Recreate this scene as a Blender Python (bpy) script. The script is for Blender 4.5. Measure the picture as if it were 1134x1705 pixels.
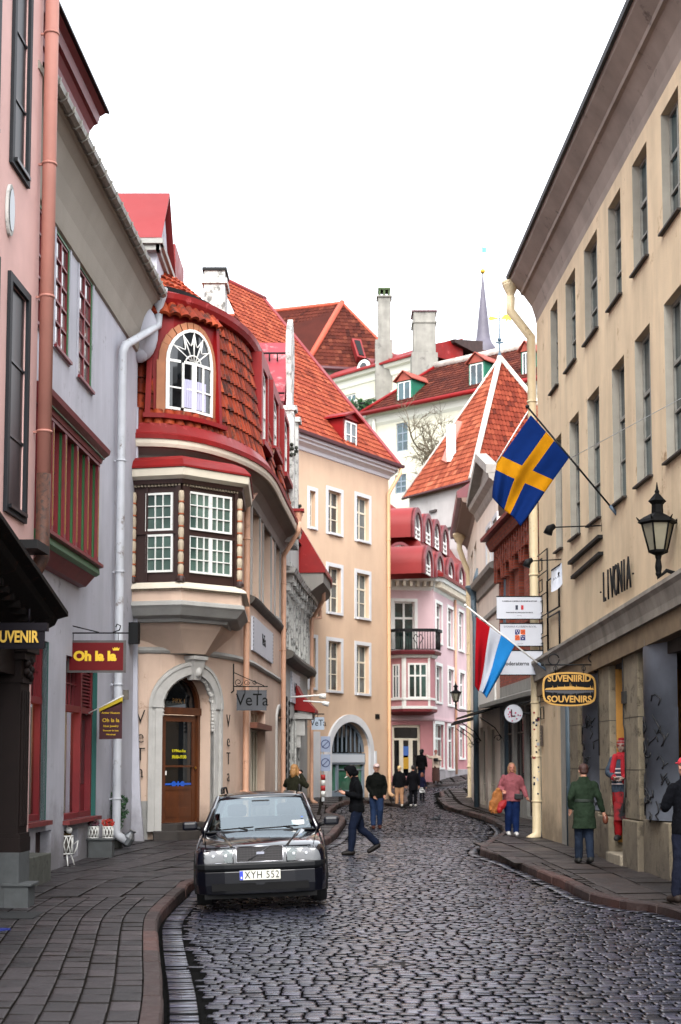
import bpy, math, random
import numpy as np
from mathutils import Vector, Matrix, Euler, noise as mnoise
random.seed(7)
R = math.radians
SC = bpy.context.scene
for _o in list(bpy.data.objects):
    bpy.data.objects.remove(_o)

# ------------------------------------------------------------------ camera
PITCH = R(5.0); FP = 2368.0; CU = 567.0; EYE = 1.75
CV = 1272.0 - FP*math.tan(PITCH)
cam_d = bpy.data.cameras.new('camera'); cam = bpy.data.objects.new('camera', cam_d)
SC.collection.objects.link(cam); SC.camera = cam
cam.location = (0, 0, EYE); cam.rotation_euler = (math.pi/2+PITCH, 0, 0)
cam_d.sensor_fit = 'VERTICAL'; cam_d.sensor_height = 36; cam_d.lens = FP/1705*36
cam_d.shift_y = (CV-852.5)/1705
cam_d.clip_end = 2000; cam_d.clip_start = .1
cam_d.dof.use_dof = True; cam_d.dof.focus_distance = 22; cam_d.dof.aperture_fstop = 2.8

# ------------------------------------------------------------------ sky, sun, exposure
SUN_EL, SUN_AZ = R(42), R(182)          # azimuth clockwise from +Y: the soft glow comes from behind left
world = bpy.data.worlds.new('World'); SC.world = world; world.use_nodes = True
nt = world.node_tree; nt.nodes.clear()
wo = nt.nodes.new('ShaderNodeOutputWorld'); wb = nt.nodes.new('ShaderNodeBackground')
sky = nt.nodes.new('ShaderNodeTexSky'); sky.sky_type = 'NISHITA'; sky.sun_disc = False
sky.sun_elevation = SUN_EL; sky.sun_rotation = SUN_AZ; sky.air_density = 1.0; sky.dust_density = 3.0
hs = nt.nodes.new('ShaderNodeHueSaturation'); hs.inputs['Saturation'].default_value = .10
hs.inputs['Value'].default_value = 1.0
tc = nt.nodes.new('ShaderNodeTexCoord'); nz = nt.nodes.new('ShaderNodeTexNoise')
nz.inputs['Scale'].default_value = 2.2; nz.inputs['Detail'].default_value = 5
nr = nt.nodes.new('ShaderNodeMapRange'); nr.inputs['From Min'].default_value = .3; nr.inputs['From Max'].default_value = .7
nr.inputs['To Min'].default_value = .92; nr.inputs['To Max'].default_value = 1.08
ad = nt.nodes.new('ShaderNodeVectorMath'); ad.operation = 'ADD'; ad.inputs[1].default_value = (4.35, 4.65, 5.1)
ml = nt.nodes.new('ShaderNodeVectorMath'); ml.operation = 'SCALE'
nt.links.new(tc.outputs['Generated'], nz.inputs['Vector']); nt.links.new(nz.outputs['Fac'], nr.inputs['Value'])
nt.links.new(sky.outputs['Color'], hs.inputs['Color']); nt.links.new(hs.outputs['Color'], ad.inputs[0])
nt.links.new(ad.outputs[0], ml.inputs[0]); nt.links.new(nr.outputs['Result'], ml.inputs['Scale'])
nt.links.new(ml.outputs[0], wb.inputs['Color']); nt.links.new(wb.outputs[0], wo.inputs[0])
wb.inputs['Strength'].default_value = .12
sun_d = bpy.data.lights.new('sun', 'SUN'); sun_d.energy = 1.5; sun_d.angle = R(35); sun_d.color = (1, .96, .9)
sun = bpy.data.objects.new('sun', sun_d); SC.collection.objects.link(sun)
_sd = Vector((math.sin(SUN_AZ)*math.cos(SUN_EL), math.cos(SUN_AZ)*math.cos(SUN_EL), math.sin(SUN_EL)))
sun.rotation_euler = _sd.to_track_quat('Z', 'Y').to_euler()
vs = SC.view_settings; vs.view_transform = 'Standard'; vs.look = 'None'; vs.gamma = 1; vs.use_curve_mapping = False
vs.exposure = 1.42
SC.cycles.max_bounces = 6; SC.cycles.caustics_reflective = False; SC.cycles.caustics_refractive = False

# ------------------------------------------------------------------ photograph pixel -> world
_cp, _sp = math.cos(PITCH), math.sin(PITCH)
def ray(u, v):
    a = (u-CU)/FP; b = (CV-v)/FP
    return Vector((a, _cp-b*_sp, _sp+b*_cp))
def P(u, v, y):
    d = ray(u, v); t = y/d.y
    return Vector((d.x*t, y, EYE+d.z*t))
def sm(t): t = min(1, max(0, t)); return t*t*(3-2*t)
def G(x, y):                            # height of the carriageway
    z = 0.0
    if y < 27: z = -.0155*(27-y)
    if y > 57: z = .9*sm((y-57)/16)*1.0 if y < 65 else .45+.06*(y-65)
    if y > 73: z = min(z, .93+.03*(y-73))
    return z
def gp(u, v, dz=0.0):                   # pixel -> point on the ground
    d = ray(u, v); y = 30.0
    for _ in range(40):
        x = d.x/d.y*y; z = G(x, y)+dz
        y2 = (z-EYE)/d.z*d.y
        y2 = min(max(y2, 3), 90)
        y = .5*y+.5*y2
    x = d.x/d.y*y
    return Vector((x, y, G(x, y)+dz))

# ------------------------------------------------------------------ objects
COL = SC.collection
ROOT = {}
def wloc(o):
    v = Vector((0, 0, 0))
    while o is not None:
        v = v+o.location; o = o.parent
    return v
def tag(o, label=None, cat=None, group=None, kind=None):
    if label: o['label'] = label
    if cat: o['category'] = cat
    if group: o['group'] = group
    if kind: o['kind'] = kind
    return o
def thing(name, loc, label, cat, group=None):
    o = bpy.data.objects.new(name, None); COL.objects.link(o); o.location = loc
    o.empty_display_size = .2
    return tag(o, label, cat, group)
class MB:
    def __init__(s):
        s.v = []; s.f = []; s.m = []; s.r = []; s.mi = 0; s.rn = 0.5; s.sf = []; s.smooth = False
    def add(s, vs, fs):
        n = len(s.v); s.v += [tuple(p) for p in vs]
        for f in fs:
            s.f.append(tuple(i+n for i in f)); s.m.append(s.mi); s.r.append(s.rn); s.sf.append(s.smooth)
    def quad(s, a, b, c, d): s.add([a, b, c, d], [(0, 1, 2, 3)])
    def poly(s, pts): s.add(pts, [tuple(range(len(pts)))])
    def hexa(s, p):    # 8 points: bottom 0-3, top 4-7
        s.add(p, [(3, 2, 1, 0), (4, 5, 6, 7), (0, 1, 5, 4), (1, 2, 6, 5), (2, 3, 7, 6), (3, 0, 4, 7)])
    def box(s, c, d, M=None):
        c = Vector(c); x, y, z = d[0]/2, d[1]/2, d[2]/2
        p = [Vector(q) for q in ((-x, -y, -z), (x, -y, -z), (x, y, -z), (-x, y, -z), (-x, -y, z), (x, -y, z), (x, y, z), (-x, y, z))]
        if M is not None: p = [M @ q for q in p]
        s.hexa([c+q for q in p])
    def bx(s, a, b):
        s.hexa([(a[0], a[1], a[2]), (b[0], a[1], a[2]), (b[0], b[1], a[2]), (a[0], b[1], a[2]),
                (a[0], a[1], b[2]), (b[0], a[1], b[2]), (b[0], b[1], b[2]), (a[0], b[1], b[2])])
    def prism(s, pts, vec):
        vec = Vector(vec); pts = [Vector(p) for p in pts]; n = len(pts)
        s.add(pts+[p+vec for p in pts], [tuple(range(n))[::-1], tuple(range(n, 2*n))]+[(i, (i+1) % n, n+(i+1) % n, n+i) for i in range(n)])
    def rings(s, rings, caps=True, closed=True):
        n = len(rings[0]); vs = [p for r in rings for p in r]; fs = []
        for k in range(len(rings)-1):
            for i in range(n if closed else n-1):
                j = (i+1) % n
                fs.append((k*n+i, k*n+j, (k+1)*n+j, (k+1)*n+i))
        if caps and closed:
            fs.append(tuple(range(n))[::-1]); fs.append(tuple(range((len(rings)-1)*n, len(rings)*n)))
        s.add(vs, fs)
    def tube(s, path, r, n=8, caps=True):
        path = [Vector(p) for p in path]
        rr = r if isinstance(r, (list, tuple)) else [r]*len(path)
        t0 = (path[1]-path[0]).normalized()
        up = Vector((0, 0, 1)) if abs(t0.z) < .9 else Vector((1, 0, 0))
        a = t0.cross(up).normalized(); rs = []
        for i, p in enumerate(path):
            if i == 0: t = t0
            elif i == len(path)-1: t = (path[i]-path[i-1]).normalized()
            else: t = ((path[i+1]-path[i]).normalized()+(path[i]-path[i-1]).normalized()).normalized()
            a = (a-t*a.dot(t))
            if a.length < 1e-6: a = t.orthogonal()
            a.normalize(); b = t.cross(a)
            rs.append([p+(a*math.cos(2*math.pi*k/n)+b*math.sin(2*math.pi*k/n))*rr[i] for k in range(n)])
        o = s.smooth; s.smooth = True; s.rings(rs, caps); s.smooth = o
    def lathe(s, c, prof, n=16, M=None, sx=1, sy=1):
        c = Vector(c); rs = []
        for r, z in prof:
            ring = [Vector((r*sx*math.cos(2*math.pi*k/n), r*sy*math.sin(2*math.pi*k/n), z)) for k in range(n)]
            if M is not None: ring = [M @ q for q in ring]
            rs.append([c+q for q in ring])
        s.rings(rs)
    def ball(s, c, r, n=12, m=8, M=None):
        if not isinstance(r, (tuple, list)): r = (r, r, r)
        c = Vector(c); rs = []
        for i in range(m+1):
            th = math.pi*(i/m) if 0 < i < m else (1e-3 if i == 0 else math.pi-1e-3)
            ring = [Vector((r[0]*math.sin(th)*math.cos(2*math.pi*k/n), r[1]*math.sin(th)*math.sin(2*math.pi*k/n), -r[2]*math.cos(th))) for k in range(n)]
            if M is not None: ring = [M @ q for q in ring]
            rs.append([c+q for q in ring])
        o = s.smooth; s.smooth = True; s.rings(rs); s.smooth = o
    # --- facade helpers
    def fbox(s, f, s0, s1, z0, z1, o0, o1):
        if s1 < s0: s0, s1 = s1, s0
        n = max(1, int((s1-s0)/.35)) if f.curved else 1
        rs = []
        for i in range(n+1):
            q = s0+(s1-s0)*i/n
            rs.append([f.pt(q, z0, o0), f.pt(q, z0, o1), f.pt(q, z1, o1), f.pt(q, z1, o0)])
        s.rings(rs)
    def sweep(s, f, s0, s1, prof, caps=True, step=.35, zf=None):
        n = max(1, int(abs(s1-s0)/step)) if f.curved else 1
        rs = []
        for i in range(n+1):
            q = s0+(s1-s0)*i/n; dz = zf(q) if zf else 0
            rs.append([f.pt(q, z+dz, o) for o, z in prof])
        s.rings(rs, caps)
def obj(name, mb, mats, parent=None, label=None, bevel=0, subd=0, remesh=0, smooth=None, kind=None, flat=False, fold=0):
    me = bpy.data.meshes.new(name)
    off = wloc(parent) if parent is not None else Vector((0, 0, 0))
    vs = np.array([tuple(p) for p in mb.v], dtype=np.float32).reshape(-1, 3)-np.array(off, dtype=np.float32)
    me.from_pydata(vs.tolist(), [], mb.f)
    if not isinstance(mats, (list, tuple)): mats = [mats]
    for m in mats: me.materials.append(m)
    if len(mats) > 1: me.polygons.foreach_set('material_index', mb.m)
    if any(mb.sf) or smooth: me.polygons.foreach_set('use_smooth', [True]*len(mb.f) if smooth else mb.sf)
    if any(abs(x-.5) > 1e-6 for x in mb.r):
        a = me.attributes.new('rnd', 'FLOAT', 'FACE'); a.data.foreach_set('value', mb.r)
    me.update()
    o = bpy.data.objects.new(name, me); COL.objects.link(o)
    if parent is not None: o.parent = parent
    if fold:
        remesh = remesh or .012
    if remesh:
        r = o.modifiers.new('r', 'REMESH'); r.mode = 'VOXEL'; r.voxel_size = remesh; r.use_smooth_shade = True
        sm_ = o.modifiers.new('s', 'SMOOTH'); sm_.iterations = 3; sm_.factor = .5
    if fold:
        if 'folds' not in bpy.data.textures: tx = bpy.data.textures.new('folds', 'CLOUDS'); tx.noise_scale = .13; tx.noise_depth = 2
        dp_ = o.modifiers.new('d', 'DISPLACE'); dp_.texture = bpy.data.textures['folds']; dp_.strength = fold; dp_.mid_level = .5; dp_.texture_coords = 'GLOBAL'
    if bevel:
        b = o.modifiers.new('b', 'BEVEL'); b.width = bevel; b.segments = 2; b.limit_method = 'ANGLE'; b.angle_limit = R(40)
    if subd:
        q = o.modifiers.new('s', 'SUBSURF'); q.levels = q.render_levels = subd
    if label: o['label'] = label
    if kind: o['kind'] = kind
    return o
def setting(name, mb, mats, **k): return obj(name, mb, mats, kind='structure', **k)
def text(name, s, size, mat, org, xd, yd, parent=None, ext=.004, bold=0, align='CENTER', sx=1.0, shear=0, label=None, sp=1.0):
    cu = bpy.data.curves.new('t', 'FONT'); cu.body = s; cu.size = size; cu.extrude = ext; cu.offset = bold
    cu.align_x = align; cu.align_y = 'CENTER'; cu.shear = shear; cu.space_character = sp; cu.resolution_u = 3
    to = bpy.data.objects.new('t', cu); COL.objects.link(to)
    bpy.context.view_layer.update()
    me = bpy.data.meshes.new_from_object(to.evaluated_get(bpy.context.evaluated_depsgraph_get()))
    bpy.data.objects.remove(to); bpy.data.curves.remove(cu)
    me.name = name
    xd = Vector(xd).normalized(); yd = Vector(yd).normalized(); n = xd.cross(yd)
    off = wloc(parent) if parent is not None else Vector((0, 0, 0))
    M = Matrix(((xd.x*sx, yd.x, n.x, 0), (xd.y*sx, yd.y, n.y, 0), (xd.z*sx, yd.z, n.z, 0), (0, 0, 0, 1)))
    M = Matrix.Translation(Vector(org)-off) @ M
    me.transform(M); me.materials.clear(); me.materials.append(mat)
    o = bpy.data.objects.new(name, me); COL.objects.link(o)
    if parent is not None: o.parent = parent
    if label: o['label'] = label
    return o

# ------------------------------------------------------------------ facades
class Fac:
    def __init__(s, pts, smooth=False):
        pts = [Vector((p[0], p[1])) for p in pts]
        s.curved = len(pts) > 2
        if smooth and len(pts) > 2:
            q = []
            for i in range(len(pts)-1):
                p0 = pts[i-1] if i else pts[0]*2-pts[1]; p1 = pts[i]; p2 = pts[i+1]
                p3 = pts[i+2] if i+2 < len(pts) else pts[-1]*2-pts[-2]
                for k in range(8):
                    t = k/8
                    q.append(.5*((2*p1)+(p2-p0)*t+(2*p0-5*p1+4*p2-p3)*t*t+(3*p1-p0-3*p2+p3)*t*t*t))
            q.append(pts[-1]); pts = q
        s.p = pts; s.c = [0]
        for a, b in zip(pts, pts[1:]): s.c.append(s.c[-1]+(b-a).length)
        s.L = s.c[-1]; s.n = []
        seg = [(b-a).normalized() for a, b in zip(pts, pts[1:])]
        for i in range(len(pts)):
            d = seg[0] if i == 0 else seg[-1] if i == len(pts)-1 else ((seg[i-1]+seg[i]).normalized() if smooth else seg[i])
            s.n.append(Vector((d.y, -d.x)))
        s.seg = seg; s.smooth = smooth
    def pt(s, q, z, o=0.0):
        i = 0
        while i < len(s.seg)-1 and q > s.c[i+1]: i += 1
        t = (q-s.c[i])/(s.c[i+1]-s.c[i])
        xy = s.p[i]+(s.p[i+1]-s.p[i])*t
        if s.smooth:
            tt = min(1, max(0, t)); n = (s.n[i]*(1-tt)+s.n[i+1]*tt).normalized()
        else: n = Vector((s.seg[i].y, -s.seg[i].x))
        return Vector((xy.x+n.x*o, xy.y+n.y*o, z))
    def dirs(s, q):
        a = s.pt(q-.01, 0); b = s.pt(q+.01, 0); d = (b-a).normalized()
        return d, Vector((d.y, -d.x, 0))
    def hit(s, u, v, o=0.0):
        d = ray(u, v); best = None
        for i in range(len(s.seg)):
            n = Vector((s.seg[i].y, -s.seg[i].x))
            a = s.p[i]+n*o; b = s.p[i+1]+n*o
            e = b-a
            # t*d = a + k*e
            det = d.x*(-e.y)+e.x*d.y
            if abs(det) < 1e-9: continue
            t = (a.x*(-e.y)+e.x*a.y)/det
            k = (d.x*a.y-d.y*a.x)/det
            pen = 0 if 0 <= k <= 1 else (max(-k, k-1)*e.length+.01)
            if (i == 0 and k < 0) or (i == len(s.seg)-1 and k > 1): pen = .02
            if t > 0:
                c = (round(pen, 3), t, s.c[i]+k*(s.c[i+1]-s.c[i]), EYE+d.z*t)
                if best is None or c[:2] < best[:2]: best = c
        return best[2], best[3]
    def S(s, u, v=1272, o=0.0): return s.hit(u, v, o)[0]
    def Z(s, u, v, o=0.0): return s.hit(u, v, o)[1]
    def rect(s, u0, u1, vt, vb, o=0.0):     # far/left px, near/right px, top and bottom at their middle
        um = (u0+u1)/2; vm = (vt+vb)/2
        a = s.S(u0, vm, o); b = s.S(u1, vm, o)
        return (a, b, s.Z(um, vb, o), s.Z(um, vt, o))
def arcpts(s0, s1, zs, zt, n=14):
    c = (s0+s1)/2; r = (s1-s0)/2; h = zt-zs
    return [(c-r*math.cos(math.pi*i/n), zs+h*math.sin(math.pi*i/n)) for i in range(n+1)]
def wall(mb, f, s0, s1, zb, zt, ops=(), depth=.2, step=.4, back=True):
    """wall sheet with reveals; an opening is (s0, s1, z0, z1[, zspring])"""
    cuts = {round(s0, 4), round(s1, 4)}; zc = {round(zb, 4), round(zt, 4)}
    for o in ops:
        cuts |= {round(o[0], 4), round(o[1], 4)}; zc |= {round(o[2], 4), round(o[3], 4)}
    cuts = sorted(c for c in cuts if s0-1e-3 <= c <= s1+1e-3); zc = sorted(z for z in zc if zb-1e-3 <= z <= zt+1e-3)
    ss = []
    if f.curved:
        for a, b in zip(cuts, cuts[1:]):
            n = max(1, int((b-a)/step)); ss += [a+(b-a)*i/n for i in range(n)]
        ss.append(cuts[-1])
        for c in f.c[1:-1]:
            if not f.smooth and s0 < c < s1: ss.append(c)
        ss = sorted(set(ss))
    else: ss = cuts
    def inside(a, b):
        return any(o[0]-1e-4 < a < o[1]+1e-4 and o[2]-1e-4 < b < o[3]+1e-4 for o in ops)
    mb.smooth = f.smooth
    for a, b in zip(ss, ss[1:]):
        for c, d in zip(zc, zc[1:]):
            if inside((a+b)/2, (c+d)/2): continue
            mb.quad(f.pt(a, c), f.pt(b, c), f.pt(b, d), f.pt(a, d))
    mb.smooth = False
    for o in ops:
        a, b, c, d = o[:4]; D = -depth
        zs = o[4] if len(o) > 4 else d
        mb.quad(f.pt(a, c), f.pt(a, zs), f.pt(a, zs, D), f.pt(a, c, D))
        mb.quad(f.pt(b, c, D), f.pt(b, zs, D), f.pt(b, zs), f.pt(b, c))
        mb.quad(f.pt(a, c, D), f.pt(b, c, D), f.pt(b, c), f.pt(a, c))
        if len(o) > 4:
            ar = arcpts(a, b, zs, d)
            for (x0, y0), (x1, y1) in zip(ar, ar[1:]):
                mb.quad(f.pt(x0, y0), f.pt(x1, y1), f.pt(x1, d), f.pt(x0, d))
                mb.quad(f.pt(x0, y0, D), f.pt(x1, y1, D), f.pt(x1, y1), f.pt(x0, y0))
        else:
            mb.quad(f.pt(a, d), f.pt(b, d), f.pt(b, d, D), f.pt(a, d, D))
def window(parent, f, r, frame, pane, cols=2, rows=(.5,), o=-.12, fw=.06, mw=.03, mull=.06, zs=None, label=None, name='window', th=.05, fan=False, mullfull=True):
    s0, s1, z0, z1 = r[:4]
    if zs is None and len(r) > 4: zs = r[4]
    mb = MB(); zt = zs if zs is not None else z1
    mb.fbox(f, s0, s0+fw, z0, zt, o-th, o); mb.fbox(f, s1-fw, s1, z0, zt, o-th, o)
    mb.fbox(f, s0+fw, s1-fw, z0, z0+fw, o-th, o)
    if zs is None: mb.fbox(f, s0+fw, s1-fw, z1-fw, z1, o-th, o)
    else:
        mb.fbox(f, s0+fw, s1-fw, zs-fw*.5, zs+fw*.5, o-th, o)
        A = arcpts(s0, s1, zs, z1); B = arcpts(s0+fw, s1-fw, zs, z1-fw)
        for i in range(len(A)-1):
            q = [A[i], A[i+1], B[i+1], B[i]]
            mb.prism([f.pt(x, y, o-th) for x, y in q], f.pt(A[i][0], 0, o)-f.pt(A[i][0], 0, o-th))
        if fan:
            c = (s0+s1)/2
            for k in range(1, 6):
                a = math.pi*k/6; e = ((s1-s0)/2-fw)
                p = (c-e*math.cos(a), zs+(z1-fw-zs)*math.sin(a))
                mb.tube([f.pt(c-.12*(s1-s0)*math.cos(a)*.6, zs+.05, o-th/2), f.pt(p[0], p[1], o-th/2)], mw*.5, 5)
            mb.tube([f.pt(c+(.17*(s1-s0))*math.cos(math.pi*k/8), zs+.17*(s1-s0)*math.sin(math.pi*k/8), o-th/2) for k in range(9)], mw*.5, 5)
            # hanging swags between the spokes
            for k in range(4):
                a0 = math.pi*(k+1)/6; a1 = math.pi*(k+2)/6; pts = []
                for j in range(7):
                    a = a0+(a1-a0)*j/6; rr = .95-.38*math.sin(math.pi*j/6)
                    pts.append(f.pt(c-((s1-s0)/2-fw)*rr*math.cos(a), zs+(z1-fw-zs)*rr*math.sin(a), o-th/2))
                mb.tube(pts, mw*.4, 5)
    w = s1-s0-2*fw; h = zt-z0-2*fw
    for k in range(1, cols):
        x = s0+fw+w*k/cols; ww = mull if (cols % 2 == 0 and k == cols//2) else mw
        mb.fbox(f, x-ww/2, x+ww/2, z0+fw, zt-fw*.5, o-th*.8, o+.002)
    for r_ in rows:
        ww = mull if isinstance(r_, tuple) else mw
        q = r_[0] if isinstance(r_, tuple) else r_
        z = z0+fw+h*q
        mb.fbox(f, s0+fw, s1-fw, z-ww/2, z+ww/2, o-th*.7, o+.004)
    w_ = obj(name, mb, frame, parent, label)
    g = MB(); n = 3 if f.curved and (s1-s0) > .5 else 1; D = o-th*.6
    if zs is None:
        for i in range(n):
            a = s0+(s1-s0)*i/n; b = s0+(s1-s0)*(i+1)/n
            g.quad(f.pt(a, z0, D), f.pt(b, z0, D), f.pt(b, z1, D), f.pt(a, z1, D))
    else:
        A = arcpts(s0, s1, zs, z1)
        for (x0, y0), (x1, y1) in zip(A, A[1:]): g.quad(f.pt(x0, z0, D), f.pt(x1, z0, D), f.pt(x1, y1, D), f.pt(x0, y0, D))
    obj('pane', g, pane, w_)
    return w_
def surround(mb, f, r, w=.12, o=.03, sill=.0, zs=None):
    s0, s1, z0, z1 = r[:4]; zt = zs if zs is not None else z1
    mb.fbox(f, s0-w, s0, z0-w*.6, zt, .002, o); mb.fbox(f, s1, s1+w, z0-w*.6, zt, .002, o)
    mb.fbox(f, s0, s1, z0-w*.6, z0, .002, o+sill)
    if zs is None: mb.fbox(f, s0-w, s1+w, z1, z1+w, .002, o)
    else:
        A = arcpts(s0, s1, zs, z1); B = arcpts(s0-w, s1+w, zs, z1+w)
        for i in range(len(A)-1):
            q = [A[i], A[i+1], B[i+1], B[i]]
            n = f.pt(A[i][0], 0, o)-f.pt(A[i][0], 0, .002)
            mb.prism([f.pt(x, y, .002) for x, y in q], n)
def tiles(mb, pts, w=.22, h=.34, amp=.025, drop=.035, k=4, seed=0, n_out=None):
    """pantile field clipped to a planar polygon: pts (world), first edge = eaves"""
    pts = [Vector(p) for p in pts]; rnd = random.Random(seed)
    n = Vector((0, 0, 0))
    for i in range(1, len(pts)-1): n += (pts[i]-pts[0]).cross(pts[i+1]-pts[0])
    n.normalize()
    if n.z < 0: n = -n
    U = n.cross(Vector((0, 0, 1)))
    U = (pts[1]-pts[0]).normalized() if U.length < .05 else U.normalized()
    V = n.cross(U)
    if V.z < 0: V = -V
    o = pts[0]; uv = [((p-o).dot(U), (p-o).dot(V)) for p in pts]
    u0 = min(q[0] for q in uv); u1 = max(q[0] for q in uv); v0 = min(q[1] for q in uv); v1 = max(q[1] for q in uv)
    def ins(a, b):
        c = False
        for i in range(len(uv)):
            x0, y0 = uv[i]; x1, y1 = uv[i-1]
            if (y0 > b) != (y1 > b) and a < (x1-x0)*(b-y0)/(y1-y0)+x0: c = not c
        return c
    # base sheet
    mb.rn = .3; mb.poly([p-n*.01 for p in pts])
    nu = int((u1-u0)/w)+1; nv = int((v1-v0)/h)+1
    for j in range(nv):
        for i in range(nu):
            a = u0+(i+.5)*w; b = v0+(j+.5)*h
            if not ins(a, b): continue
            mb.rn = min(1, max(0.02, rnd.gauss(.5, .22))); jd = rnd.uniform(0, .008); ju = rnd.uniform(-.006, .006)
            lo = []; hi = []; ba = []
            for q in range(k+1):
                t = q/k; x = u0+(i+t)*w+ju; c = amp*math.sin(2*math.pi*t)
                zl = drop+c+amp+jd; zh = c+amp*.9
                bl = o+U*x+V*(v0+j*h)
                lo.append(bl+n*zl); hi.append(o+U*x+V*(v0+(j+1)*h)+n*zh); ba.append(bl+n*0.0)
            mb.smooth = True
            mb.add(lo+hi, [(q, q+1, k+2+q, k+1+q) for q in range(k)])
            mb.smooth = False
            mb.add(ba+lo, [(q, q+1, k+2+q, k+1+q) for q in range(k)])
    mb.rn = .5

# ------------------------------------------------------------------ materials
MATS = {}
ROSY = None
def node(nt, t, **k):
    n = nt.nodes.new('ShaderNode'+t)
    for a, b in k.items():
        if hasattr(n, a): setattr(n, a, b)
        else: n.inputs[a.replace('_', ' ')].default_value = b
    return n
def srgb(c):
    if isinstance(c, str):
        c = [int(c[i:i+2], 16)/255 for i in (0, 2, 4)]
        c = [x/12.92 if x <= .04045 else ((x+.055)/1.055)**2.4 for x in c]
    return tuple(c)+(1,)
def mat(name, color=(.5, .5, .5), rough=.6, metal=0, var=0.0, scale=3.0, streak=0.0, bump=0.0, bscale=60, spec=.5, coat=0,
        c2=None, dirt=None, dirt_amt=0, attr=None, emit=None, es=0, rvar=0, splash=0):
    if name in MATS: return MATS[name]
    m = bpy.data.materials.new(name); m.use_nodes = True; nt = m.node_tree
    b = nt.nodes['Principled BSDF']; L = nt.links.new
    col = srgb(color)
    b.inputs['Roughness'].default_value = rough; b.inputs['Metallic'].default_value = metal
    b.inputs['Specular IOR Level'].default_value = spec; b.inputs['Coat Weight'].default_value = coat; b.inputs['Coat Roughness'].default_value = .04 if coat > .5 else .22
    b.inputs['Base Color'].default_value = col
    if emit is not None:
        b.inputs['Emission Color'].default_value = srgb(emit); b.inputs['Emission Strength'].default_value = es
    geo = node(nt, 'NewGeometry'); cur = None
    def rgb(c):
        n = node(nt, 'RGB'); n.outputs[0].default_value = srgb(c); return n.outputs[0]
    def noi(sc, det=5, ro=.6, vec=None):
        n = node(nt, 'TexNoise'); n.inputs['Scale'].default_value = sc; n.inputs['Detail'].default_value = det
        n.inputs['Roughness'].default_value = ro; L(vec or geo.outputs['Position'], n.inputs['Vector']); return n.outputs['Fac']
    def mr(x, a, b_, c, d):
        n = node(nt, 'MapRange'); n.inputs[1].default_value = a; n.inputs[2].default_value = b_; n.inputs[3].default_value = c; n.inputs[4].default_value = d
        L(x, n.inputs[0]); return n.outputs[0]
    def mix(f, a, b_, mode='MIX'):
        n = node(nt, 'Mix'); n.data_type = 'RGBA'; n.blend_type = mode
        if isinstance(f, float): n.inputs[0].default_value = f
        else: L(f, n.inputs[0])
        L(a, n.inputs[6]); L(b_, n.inputs[7]); return n.outputs[2]
    cur = rgb(color)
    if attr:
        at = node(nt, 'Attribute'); at.attribute_name = 'rnd'
        cr = node(nt, 'ValToRGB'); el = cr.color_ramp.elements
        n_ = len(attr); el[0].position = 0; el[0].color = srgb(attr[0]); el[1].position = 1; el[1].color = srgb(attr[-1])
        for i in range(1, n_-1):
            e = el.new(i/(n_-1)); e.color = srgb(attr[i])
        L(at.outputs['Fac'], cr.inputs[0]); cur = cr.outputs[0]
    if c2 is not None: cur = mix(mr(noi(scale*.5, 4), .42, .58, 0, 1), cur, rgb(c2))
    if var:
        f = mr(noi(scale, 6), .3, .7, 1-var, 1+var*.6)
        h = node(nt, 'HueSaturation'); L(f, h.inputs['Value']); L(cur, h.inputs['Color']); cur = h.outputs[0]
    if streak:
        mp = node(nt, 'Mapping'); mp.inputs['Scale'].default_value = (1.7, 1.7, .3); L(geo.outputs['Position'], mp.inputs[0])
        f = mr(noi(1.0, 9, .62, mp.outputs[0]), .4, .72, 1+streak*.15, 1-streak)
        h = node(nt, 'HueSaturation'); L(f, h.inputs['Value']); L(cur, h.inputs['Color']); cur = h.outputs[0]
    if dirt is not None:
        f = mr(noi(scale*1.7, 9, .75), .62-.25*dirt_amt, .72-.25*dirt_amt, 0, .85)
        cur = mix(f, cur, rgb(dirt))
    if splash:
        sx = node(nt, 'SeparateXYZ'); L(geo.outputs['Position'], sx.inputs[0])
        ad_ = node(nt, 'Math'); ad_.operation = 'MULTIPLY_ADD'; L(noi(1.3, 8, .7), ad_.inputs[0]); ad_.inputs[1].default_value = -2.4; L(sx.outputs['Z'], ad_.inputs[2])
        cur = mix(mr(ad_.outputs[0], -.1, -1.1, 0, splash), cur, rgb('4a423a'))
    L(cur, b.inputs['Base Color'])
    if rvar: L(mr(noi(scale*.8, 4), .3, .7, max(0.02, rough-rvar), min(1, rough+rvar)), b.inputs['Roughness'])
    if bump:
        bp = node(nt, 'Bump'); bp.inputs['Distance'].default_value = .02; bp.inputs['Strength'].default_value = bump
        L(noi(bscale, 6, .7), bp.inputs['Height']); L(bp.outputs[0], b.inputs['Normal'])
    MATS[name] = m; return m
def plaster(name, c, **k):
    d = dict(rough=.92, var=.1, scale=.9, splash=.6, streak=.16, bump=.35, bscale=45, spec=.25); d.update(k)
    return mat('plaster_'+name, c, **d)
def glassm(name, c='0b0f12', rough=.04, wav=.06, c2=None):
    if name in MATS: return MATS[name]
    m = mat(name, c, rough=rough, spec=.8, var=.5, scale=.8, c2=c2); nt = m.node_tree; L = nt.links.new
    b = nt.nodes['Principled BSDF']; b.inputs['IOR'].default_value = 1.5
    bp = node(nt, 'Bump'); bp.inputs['Distance'].default_value = .05; bp.inputs['Strength'].default_value = wav
    n = node(nt, 'TexNoise'); n.inputs['Scale'].default_value = 1.6; n.inputs['Detail'].default_value = 1
    g = node(nt, 'NewGeometry'); L(g.outputs['Position'], n.inputs['Vector']); L(n.outputs['Fac'], bp.inputs['Height']); L(bp.outputs[0], b.inputs['Normal'])
    return m
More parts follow.
